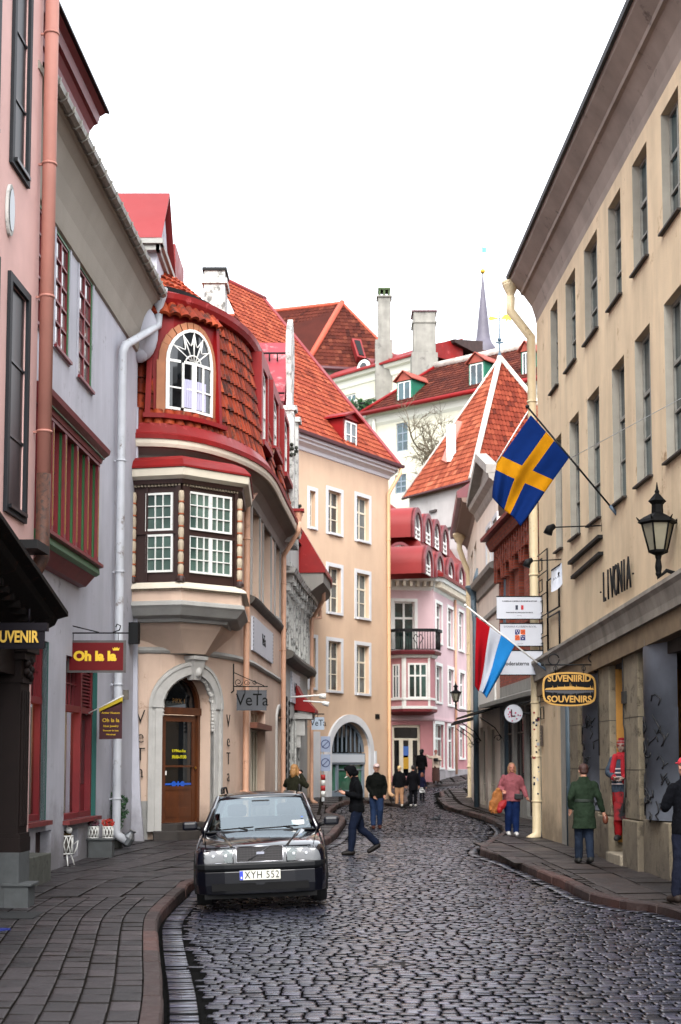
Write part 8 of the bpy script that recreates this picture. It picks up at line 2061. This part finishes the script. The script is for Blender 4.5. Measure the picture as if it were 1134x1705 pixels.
obj('skirt', m, mat('patterned_skirt', '101014', rough=.8, c2='c8c8c8', scale=22), b.root)
# 6 far figure
p = P(702, 1304, 68.5); person('dark hooded figure standing uphill before the pink house', p.x, p.y, G(p.x, p.y)+PH, R(160), 1.68, topc='08080a', bottomc='12182a', hair='short', hairc='100c0a', hat='hood', fat=1.12, long=.05, fine=.009)
# 7 cook figure at the pink house
p = P(726, 1306, 68.9); b = person('carved cook figure in white shirt and brown apron holding a dark pot', p.x, p.y, G(p.x, p.y)+PH, R(-12), 1.62, topc='b5a596', bottomc='3a211c', shoec='201410', skin='8e6254', arms=[((.15, .02, .7), (.05, .12, .72)), ((-.2, .0, .78), (-.27, .03, .84))], hat='beanie', hatc='7a3c34', name='statue', fat=1.15, fine=.009)
b.root['category'] = 'statue'
m = MB(); m.lathe(b.p(.02, .15, .70), [(.09, -.06), (.12, .0), (.11, .08), (.13, .09)], 12); obj('pot', m, DARKM, b.root); m = MB(); b.torso(m, [(.08, .12, .1), (.3, .12, .1), (.52, .1, .085), (.6, .09, .07)]); obj('apron', m, mat('brown_apron', '3c2019', rough=.8, var=.3), b.root)
# 8 woman in pink shirt with coat and bag
p = PG(853, 1391, PH)
b8 = person('woman in rose pink shirt and blue jeans walking towards the camera on the right pavement', p.x, p.y, p.z, R(2), 1.66, legs=[((.05, .02, .285), (.045, .05, .045)), ((-.055, .03, .28), (-.05, -.03, .05))],
       arms=[((.155, -.02, .66), (.2, .05, .53)), ((-.16, -.01, .66), (-.14, .09, .62))], topc='94565c', top='shirt', bottomc='14244a', shoec='c8c6c4', hair='long', hairc='9a7450', fat=1.22, skin='b87a66')
m = MB(); b8.torso(m, [(.5, .075, .12, -.02, .03), (.56, .07, .1, -.02, .02)]); 
c = b8.p(-.2, .07, .5); m = MB(); rs = []
for k, (z, w, d) in enumerate(((.64, .03, .05), (.6, .07, .06), (.5, .1, .07), (.4, .12, .07), (.34, .11, .06), (.3, .05, .04))): rs.append(loftring(b8.p(-.2-.05*(.64-z)*3, .08, z), w*1.66*.8, d*1.66*.7, 12, b8.X, b8.F))
m.smooth = True; m.rings(rs); tag(obj('folded_coat', m, mat('tan_coat', 'a0622c', rough=.8, var=.3, bump=.8, bscale=12), remesh=.012, fold=.07), 'tan coat draped over the arm of the woman in pink', 'coat')
m = MB(); m.ball(b8.p(-.16, .13, .42), (.085, .05, .15), 12, 9, Matrix.Rotation(.6, 3, 'Y')); m.ball(b8.p(-.19, .13, .36), (.07, .045, .09), 10, 8); tag(obj('handbag', m, mat('red_bag', '9c0e14', rough=.6, var=.2, bump=1.0, bscale=12), remesh=.011, fold=.04), 'bright red bag carried with the tan coat', 'bag')
m = MB(); m.box(b8.p(.08, .09, .535), (.2, .07, .13)); tag(obj('belt_bag', m, mat('black_leather', '0c0c10', rough=.4), bevel=.02), 'small black bag at the hip of the woman in pink', 'bag')
# 9 woman in green coat, walking away
p = PG(974, 1438, PH)
b9 = person('woman in belted green coat and grey jeans walking away on the right pavement', p.x, p.y, p.z, R(184), 1.68, legs=[((-.05+.1, .03, .285), (.05, .06, .045)), ((-.045, -.0, .28), (-.04, -.07, .06))],
       arms=[((.145, -.03, .66), (.13, .04, .55)), ((-.15, .0, .66), (-.2, .03, .52))], topc='222e22', top='coat', bottomc='1e2634', shoec='20201f', hair='bun', hairc='3a1f18', hat='back', long=.12, fat=1.1)
m = MB(); b9.torso(m, [(.615, .101, .078), (.62, .103, .08), (.64, .103, .08), (.645, .101, .078)]); obj('belt', m, mat('green_belt', '18221a', rough=.7), b9.root)
m = MB(); c = b9.p(-.225, .035, .44); m.ball(c, (.05, .045, .085), 10, 8); tag(obj('clutch_bag', m, mat('brown_clutch', '5e3222', rough=.5)), 'small brown pouch in the hand of the woman in green', 'bag')
# 10 man at the right edge
p = P(1147, 1500, 18.3)
person('man in red cap and black jacket cut off by the right edge', p.x, p.y, G(p.x, p.y)+PH, R(200), 1.86, legs=[((.05, .03, .285), (.05, .07, .045)), ((-.05, -.0, .285), (-.05, -.06, .05))], arms=[((.15, .03, .66), (.09, .13, .64)), ((-.15, .03, .66), (-.09, .13, .63))],
       topc='07080d', bottomc='181b28', shoec='28201c', hat='cap', hatc='c02a38', hair='short', hairc='5a4030', fat=1.12)
# 11 mannequin in the doorway
z = .44; q = fR1.pt(fR1.S(1037, 1300, -.15), 0, -.15)
b = person('dressed mannequin in red knit hat, red scarf and patterned sweater in the shop doorway', q.x, q.y, z, R(-25), 1.74, topc='3a4450', top='sweater', bottomc='7a1418', shoec='2a2a2a', arms=[((.14, .02, .66), (.05, .13, .62)), ((-.14, .02, .66), (-.05, .14, .62))], skin='8a7468', name='mannequin', fat=1.1)
m = MB()
for k in range(6): b.hball(m, (0, -.004, .004+.014*k), (.056-.006*max(0, k-2), .062-.006*max(0, k-2), .011), 12, 6)
hm = obj('knit_hat', m, mat('knit_red', 'a01824', rough=.9, bump=.8), b.root); m = MB()
for k in (1, 3): b.hball(m, (0, -.004, .009+.014*k), (.0575-.004*(k-1), .0635-.004*(k-1), .005), 12, 5)
obj('stripes', m, mat('knit_white', 'b8a8a8', rough=.9), hm)
m = MB(); b.torso(m, [(.80, .075, .07), (.83, .072, .068), (.86, .06, .06), (.87, .055, .055)]); b.limb(m, [(.03, .075, .83), (.035, .09, .7), (.04, .085, .58)], [.03, .034, .03]); b.limb(m, [(-.06, .06, .83), (-.08, .07, .72), (-.09, .06, .62)], [.026, .03, .026]); obj('scarf', m, mat('knit_red'), b.root, remesh=.012)
m = MB()
for i, zz in enumerate((.55, .585, .62, .66, .70)): b.torso(m, [(zz, .116, .09), (zz+.012, .116, .09)])
obj('pattern_bands', m, mat('knit_white'), b.root)
for q_ in ((.05, .14, .62), (-.05, .15, .62)): m = MB(); m.ball(b.p(*q_), (.05, .05, .055), 8, 6); obj('mitten', m, mat('knit_red'), b.root)
m = MB(); b.torso(m, [(.2, .095, .08), (.32, .095, .08), (.48, .1, .082)]); obj('long_skirt', m, mat('striped_wool', '14161a', rough=.9, c2='8c1a20', scale=9), b.root)
# 12 blonde woman photographing
p = Vector((P(490, 1300, 29.5).x, 29.5, 0)); 
b12 = person('blonde woman in dark olive jumper raising a camera beyond the parked car', p.x, p.y, G(p.x, p.y)+PH, R(150), 1.63, arms=[((.16, .05, .74), (.06, .1, .88)), ((-.15, .05, .73), (-.03, .1, .87))], topc='1c1c12', top='jumper', bottomc='1a1c22', hair='long', hairc='8a6234', hat='back', fat=1.05)
m = MB(); m.box(b12.p(.02, .13, .9), (.13, .08, .09), Matrix.Rotation(R(150), 3, 'Z')); m.tube([b12.p(.02, .15, .9), b12.p(.02, .21, .9)], .035, 10); tag(obj('camera_body', m, BLACK), 'black camera held up by the blonde woman', 'camera')
# ================================================================== ESTATE CAR
NAVY = mat('navy_car_paint', '04050e', rough=.12, spec=.6, coat=.8); RUB = mat('black_trim', '060608', rough=.6, spec=.25); CHR = mat('chrome', 'b8b8bc', rough=.15, metal=1)
cx0, cy0 = (439-567)/2368*18.7, 18.4
YAW, ROLL = R(2.2), R(2.2)
MC = Matrix.Translation((cx0, cy0, G(cx0, 20.5)+.0)) @ Matrix.Rotation(YAW, 4, 'Z') @ Matrix.Rotation(ROLL, 4, 'Y') @ Matrix.Scale(-1, 4, (1, 0, 0)) @ Matrix.Scale(-1, 4, (1, 0, 0))
MC = Matrix.Translation((cx0, cy0, G(cx0, 20.5)+.015)) @ Matrix.Rotation(YAW, 4, 'Z') @ Matrix.Rotation(-ROLL, 4, 'Y')
car = thing('parked_car', (cx0, cy0+2, G(cx0, 20.5)), 'dark navy estate car parked facing the camera at the left kerb', 'car')
def cobj(nm, m, mt, parent=None, **k):
    m.v = [tuple(MC @ Vector(p)) for p in m.v]; return obj(nm, m, mt, parent or car, **k)
def section(y, W, zb, zs, zc, n=9):
    """lower body ring, x half-width W"""
    h = [(0, zb), (W*.82, zb), (W*.95, zb+.04), (W*.995, zb+.14), (W, (zb+zs)/2), (W*.985, zs-.1), (W*.955, zs-.03), (W*.90, zs+.0), (W*.6, zs+(zc-zs)*.6), (W*.3, zc-.003), (0, zc)]
    r = [Vector((x, y, z)) for x, z in h]; l = [Vector((-x, y, z)) for x, z in h[1:-1][::-1]]; return r+l
S_ = [(.09, .70, .22, .60, .64), (.105, .80, .2, .74, .765), (.16, .835, .19, .775, .80), (.4, .86, .18, .815, .85), (.8, .872, .17, .865, .90), (1.15, .875, .17, .905, .945), (1.32, .875, .17, .92, .96),
      (2.2, .88, .17, .94, .965), (3.4, .88, .17, .95, .97), (4.2, .865, .2, .955, .97), (4.55, .83, .25, .92, .94), (4.66, .78, .3, .85, .88)]
m = MB(); m.smooth = True; m.rings([section(*q) for q in S_]); m.smooth = False
body = cobj('body', m, NAVY); sb = body.modifiers.new('b', 'BEVEL'); sb.width = .01; sb.segments = 1; sb.limit_method = 'ANGLE'; sb.angle_limit = R(35)
# greenhouse: belt and roof outlines
def gh(t):        # corner lines of the glasshouse: base point and roof point
    return t
BF, BR, RF, RR_ = 1.28, 4.62, 2.0, 4.32; zb_, zr_ = .962, 1.435; wb, wr = .795, .60
Wf = [Vector((-.74, BF+.06, zb_)), Vector((.74, BF+.06, zb_)), Vector((.585, RF, zr_-.035)), Vector((-.585, RF, zr_-.035))]
m = MB(); m.smooth = True
roof = []
for y, w, z in ((RF-.02, .57, zr_-.035), (RF+.12, .6, zr_-.01), (2.6, .61, zr_+.015), (3.4, .61, zr_+.01), (RR_-.1, .59, zr_-.02), (RR_+.05, .57, zr_-.05)):
    roof.append([Vector((x, y, z-(abs(x)/.61)**3*.035+(0 if k < 9 else -.03))) for k, x in enumerate([-w+2*w*i/8 for i in range(9)])]+[Vector((x, y, z-.06)) for x in (w, -w)])
m.rings(roof); m.smooth = False
def bar(m, a, b, w): m.tube([a, b], w, 6)
pil = [((-.775, BF+.02, zb_-.02), (-.6, RF, zr_-.05)), ((.775, BF+.02, zb_-.02), (.6, RF, zr_-.05))]
for a, b in pil: m.tube([a, b], [.045, .035], 8)
for q in (-1, 1):
    for y in (2.55, 3.5): m.hexa([(q*.79, y, zb_-.02), (q*.79, y+.09, zb_-.02), (q*.75, y+.09, zb_-.02), (q*.75, y, zb_-.02), (q*.605, y+.05, zr_-.03), (q*.605, y+.13, zr_-.03), (q*.57, y+.13, zr_-.03), (q*.57, y+.05, zr_-.03)])
    m.hexa([(q*.78, 4.4, zb_-.02), (q*.76, 4.62, zb_-.02), (q*.72, 4.6, zb_-.02), (q*.74, 4.4, zb_-.02), (q*.6, 4.2, zr_-.04), (q*.58, 4.34, zr_-.04), (q*.54, 4.33, zr_-.04), (q*.56, 4.2, zr_-.04)])
    m.hexa([(q*.80, BF, zb_-.03), (q*.80, 4.6, zb_-.0), (q*.7, 4.6, zb_-.0), (q*.7, BF, zb_-.03), (q*.795, BF+.1, zb_+.02), (q*.78, 4.55, zb_+.03), (q*.72, 4.55, zb_+.03), (q*.72, BF+.1, zb_+.02)])
cobj('roof', m, NAVY)
GL = mat('car_glass_base')
def carglass(nm, alpha=.35, tint=(.55, .68, .7)):
    if nm in MATS: return MATS[nm]
    m = bpy.data.materials.new(nm); m.use_nodes = True; nt = m.node_tree; L = nt.links.new; nt.nodes.remove(nt.nodes['Principled BSDF']); o = nt.nodes['Material Output']
    t = node(nt, 'BsdfTransparent'); t.inputs[0].default_value = tint+(1,); g = node(nt, 'BsdfGlossy'); g.inputs['Roughness'].default_value = .02; g.inputs[0].default_value = (.85, .95, 1, 1)
    fr = node(nt, 'Fresnel'); fr.inputs[0].default_value = 1.9; ad = node(nt, 'Math'); ad.operation = 'ADD'; ad.inputs[1].default_value = alpha*.3; ad.use_clamp = True
    mx = node(nt, 'MixShader'); L(fr.outputs[0], ad.inputs[0]); L(ad.outputs[0], mx.inputs[0]); L(t.outputs[0], mx.inputs[1]); L(g.outputs[0], mx.inputs[2]); L(mx.outputs[0], o.inputs[0]); MATS[nm] = m; return m
CG = carglass('windscreen_glass')
m = MB(); n = 8; g = []
for j in range(5):
    t = j/4; row = []
    for i in range(n+1):
        x = -1+2*i/n; w = .745+(.575-.745)*t; row.append(Vector((x*w, BF+.05+(RF-BF-.05)*t+.07*x*x*(1-t*.4)-.02*math.sin(math.pi*t), zb_-.015+(zr_-.03-zb_)*t+.012*math.sin(math.pi*t))))
    g.append(row)
m.smooth = True; m.rings(g, closed=False); ws = cobj('windscreen', m, CG)
for q in (-1, 1):
    m = MB(); m.quad((q*.785, 1.45, zb_), (q*.785, 4.4, zb_+.02), (q*.59, 4.25, zr_-.05), (q*.59, 2.1, zr_-.05)); cobj('side_glass', m, mat('tinted_glass', '0d1418', rough=.03, spec=.8))
m = MB(); m.quad((-.74, 4.58, zb_+.02), (.74, 4.58, zb_+.02), (.56, 4.34, zr_-.06), (-.56, 4.34, zr_-.06)); cobj('rear_glass', m, CG)
SEAT = mat('seat_fabric', '1a1e26', rough=.9)
m = MB(); m.bx((-.7, 1.35, .84), (.7, 1.75, .95)); cobj('dashboard', m, SEAT, bevel=.03)
for x in (-.36, .36):
    m = MB(); m.bx((x-.25, 2.5, .5), (x+.25, 2.68, 1.08)); m.bx((x-.14, 2.55, 1.09), (x+.14, 2.65, 1.27)); cobj('seat', m, SEAT, bevel=.06)
m = MB(); m.bx((-.66, 3.45, .5), (.66, 3.6, 1.05)); m.bx((-.72, 1.4, .35), (.72, 4.5, .4)); cobj('rear_bench', m, SEAT, bevel=.05)
m = MB(); m.tube([(.36+.17*math.cos(a), 2.02+.05*math.sin(a), .94+.17*math.sin(a)) for a in [i*math.pi/10 for i in range(21)]], .014, 6); cobj('steering_wheel', m, RUB)
m = MB(); m.bx((-.13, 1.88, 1.26), (.13, 1.91, 1.34)); cobj('rear_view_mirror', m, RUB, bevel=.02)
for u, (a, b, c, d), mt_, nm in ((0, (.43, 1.42, .995, .17), WHITEP, 'permit'), (1, (.56, 1.52, 1.09, .03), mat('blue_sticker'), 'sticker')):
    m = MB(); m.hexa([(a, b, c), (a+d, b+.01, c), (a+d, b+.016, c), (a, b+.006, c), (a, b+d*.4, c+d*.33), (a+d, b+d*.4, c+d*.33), (a+d, b+d*.4+.006, c+d*.33), (a, b+d*.4+.006, c+d*.33)]); cobj(nm, m, mt_, ws)
m = MB(); m.bx((.1, 1.42, .952), (.38, 1.6, .956)); cobj('paper', m, mat('paper_white'), ws)
# windscreen wipers, cowl
m = MB(); m.bx((-.74, 1.16, .93), (.74, 1.3, .945)); cobj('cowl', m, RUB, bevel=.005)
for x0, x1 in ((-.62, -.1), (-.08, .52)): m = MB(); m.tube([(x0, 1.24, .962), (x1, 1.34, .985)], .009, 5); m.tube([(x1-.08, 1.2, .955), (x1-.2, 1.3, .98)], .012, 5); cobj('wiper', m, RUB)
# bonnet seams
m = MB()
for q in (-1, 1): m.tube([(q*.70, .19, .798), (q*.74, .7, .89), (q*.76, 1.14, .932)], .005, 4); 
m.tube([(-.66, .14, .78), (.66, .14, .78)], .006, 4); cobj('bonnet_seams', m, BLACK, body)
for q in (-1, 1):
    m = MB(); m.hexa([(q*.32, .14, .76), (q*.40, .14, .76), (q*.6, 1.1, .93), (q*.50, 1.1, .93), (q*.345, .14, .80), (q*.37, .14, .80), (q*.56, 1.1, .95), (q*.54, 1.1, .95)])

    cobj('bonnet_crease', m, NAVY, body)
def cobj_up(nm, m, mt, parent=None, **k):
    m.v = [(p[0], p[1], p[2]+.095) for p in m.v]; return cobj(nm, m, mt, parent, **k)
# grille
m = MB(); m.bx((-.30, .03, .50), (.30, .09, .70)); gr_ = cobj_up('grille', m, mat('grille_black', '0c0b0c', rough=.5), bevel=.008)
m = MB()
for i in range(15): x = -.28+.04*i; m.bx((x-.004, .022, .515), (x+.004, .03, .685))
for i in range(6): z = .52+.032*i; m.bx((-.285, .021, z-.003), (.285, .028, z+.003))
cobj_up('mesh', m, mat('grille_mesh', '2a2426', rough=.4), gr_)
m = MB(); m.tube([(-.30, .02, .70), (-.30, .02, .505), (.30, .02, .505), (.30, .02, .70)], .007, 6); m.tube([(-.30, .02, .7), (.30, .02, .7)], .006, 5); cobj_up('surround', m, CHR, gr_)
m = MB(); m.tube([(-.16, .015, .515), (.12, .015, .69)], .008, 5); cobj_up('diagonal_bar', m, mat('dull_bar', '5a5a5c', rough=.3, metal=.7), gr_); m = MB(); m.bx((-.04, .006, .60), (.06, .014, .63)); cobj_up('badge', m, mat('badge', '8a8c98', rough=.3, metal=.5), gr_)
# lamps
LENS = CLEAR
for q in (-1, 1):
    m = MB(); m.hexa([(q*.35, .11, .50), (q*.70, .15, .50), (q*.70, .22, .50), (q*.35, .2, .50), (q*.35, .11, .675), (q*.70, .15, .665), (q*.70, .22, .665), (q*.35, .2, .675)]); hl = cobj_up('headlight', m, mat('reflector', '4a4e54', rough=.3, metal=.6))
    for x in (.44, .6): 
        m = MB(); m.lathe((q*x, .10, .585), [(.075, 0), (.06, .03), (.03, .05)], 14, Matrix.Rotation(-math.pi/2, 3, 'X')); cobj_up('reflector_bowl', m, CHR, hl); m = MB(); m.ball((q*x, .095, .585), (.022, .02, .022), 8, 6); cobj_up('bulb', m, mat('bulb_glass', 'c8ccd2', rough=.1), hl)
    m = MB(); m.quad((q*.345, .075, .495), (q*.705, .118, .495), (q*.705, .13, .67), (q*.345, .09, .68)); cobj_up('lens', m, LENS, hl)
    m = MB(); m.tube([(q*.345, .07, .493), (q*.705, .113, .493), (q*.707, .125, .672)], .009, 5); m.tube([(q*.345, .07, .493), (q*.345, .085, .682)], .007, 5); cobj_up('lamp_rim', m, CHR, hl)
    m = MB(); m.hexa([(q*.715, .12, .505), (q*.81, .19, .51), (q*.81, .3, .51), (q*.715, .25, .505), (q*.715, .13, .665), (q*.815, .2, .66), (q*.815, .31, .66), (q*.715, .26, .665)]); cobj_up('indicator', m, mat('smoked_amber', '3a2a26', rough=.15, spec=.6))
# bumper
m = MB(); pts = []
for x in [-.86, -.85, -.8, -.7, -.45, 0, .45, .7, .8, .85, .86]:
    y = {.86: .55, .85: .3, .8: .1, .7: .0, .45: -.05, 0: -.07}[abs(x)]; pts.append((x, y))
def bumper(m, z0, z1, o, dep=.06):
    rs = []
    for x, y in pts: 
        rs.append([Vector((x*(1+o*.3)*.985, y-o+.035, z0)), Vector((x*(1+o*.3), y-o+.006, z0+(z1-z0)*.4)), Vector((x*(1+o*.3), y-o, z1)), Vector((x*.93, y+dep, z1)), Vector((x*.93, y+dep, z0))])
    m.smooth = False; m.rings(rs)
bumper(m, .2, .49, .0); bm_ = cobj('bumper', m, mat('bumper_navy', '03040b', rough=.3, spec=.35), bevel=.012)
m = MB(); bumper(m, .49, .585, .02, .08); cobj('bumper_strip', m, mat('bumper_rubber', '0a0c0f', rough=.55, spec=.3, var=.15), bm_, bevel=.012)
m = MB(); m.bx((-.62, -.062, .25), (.62, -.01, .34)); cobj('air_intake', m, BLACK, bm_); m = MB(); m.bx((-.72, .06, .14), (.72, .3, .22)); cobj('undertray', m, BLACK, bm_)
# number plate
pz = .44; m = MB(); m.bx((-.26, -.105, pz-.06), (.26, -.085, pz+.06)); pl = cobj('number_plate', m, mat('plate_white', 'b9b8ae', rough=.4, var=.05), bevel=.004)
m = MB(); m.bx((-.258, -.108, pz-.056), (-.215, -.1045, pz+.056)); cobj('blue_band', m, mat('plate_blue', '1c32a0', rough=.4), pl)
Rm = MC.to_3x3(); text('registration', 'XYH 552', .128, BLACK, MC @ Vector((.025, -.1065, pz-.002)), Rm @ Vector((1, 0, 0)), Rm @ Vector((0, 0, 1)), pl, ext=.001, sx=.83, sp=1.12, bold=.0005)
m = MB(); m.bx((-.245, -.1095, pz-.04), (-.23, -.108, pz-.015)); cobj('country_letter', m, WHITEP, pl)
# mirrors
for q in (-1, 1):
    m = MB(); m.bx((q*.98-.105, 1.45, .965), (q*.98+.105, 1.55, 1.085)); mi_ = cobj('wing_mirror', m, mat('mirror_navy', '05060f', rough=.4, spec=.3), bevel=.035); m = MB(); m.tube([(q*.8, 1.52, .97), (q*.9, 1.5, 1.0)], .03, 6); cobj('mirror_stalk', m, RUB, mi_)
# roof rails
for q in (-1, 1):
    m = MB(); m.tube([(q*.56, 2.25, 1.44), (q*.565, 2.35, 1.495), (q*.57, 2.6, 1.51), (q*.57, 4.0, 1.50), (q*.56, 4.2, 1.42)], .015, 6); m.tube([(q*.57, 3.2, 1.42), (q*.57, 3.2, 1.5)], .015, 6); cobj('roof_rail', m, RUB)
# wheels and arches
for q in (-1, 1):
    for y in (.92, 3.58):
        m = MB(); m.smooth = True; c = Vector((q*.765, y, .305)); M = Matrix.Rotation(math.pi/2, 3, 'Y')
        m.lathe(c, [(.2, -.09), (.28, -.1), (.31, -.08), (.315, 0), (.31, .08), (.28, .1), (.2, .09)], 28, M); w = cobj('wheel', m, mat('tyre', '0b0b0c', rough=.8))
        m = MB(); m.lathe(c+Vector((q*.05, 0, 0)), [(.02, -.02), (.2, -.03), (.2, .03), (.02, .03)], 20, M)
        for k in range(5): a = k*1.257; m.box(c+Vector((q*.09, .11*math.cos(a), .11*math.sin(a))), (.02, .16, .05), Matrix.Rotation(a, 3, 'X'))
        cobj('rim', m, mat('alloy', '6e7074', rough=.35, metal=.8), w)
        m = MB(); rs = []
        for k in range(13): a = math.pi*k/12; rs.append([Vector((q*x, y+r*math.cos(a), .30+r*math.sin(a))) for r, x in ((.36, .70), (.36, .888), (.395, .886), (.395, .70))])
        m.rings(rs); m.bx((min(q*.70, q*.878), y-.34, .17), (max(q*.70, q*.878), y+.34, .5)); cobj('wheel_arch_shade', m, BLACK, body)  # black ring and block stand in for the shaded hollow of the arch
# doors
m = MB()
for q in (-1, 1):
    for y in (1.5, 2.6, 3.6): m.tube([(q*.884, y, .3), (q*.887, y, .6), (q*.866, y+.03, .9)], .005, 4)
    m.bx((min(q*.878, q*.9), 1.35, .5), (max(q*.878, q*.9), 3.2, .56))
    for y in (2.4, 3.4): m.bx((min(q*.87, q*.9), y, .78), (max(q*.87, q*.9), y+.14, .81))
cobj('door_trim', m, RUB, body)
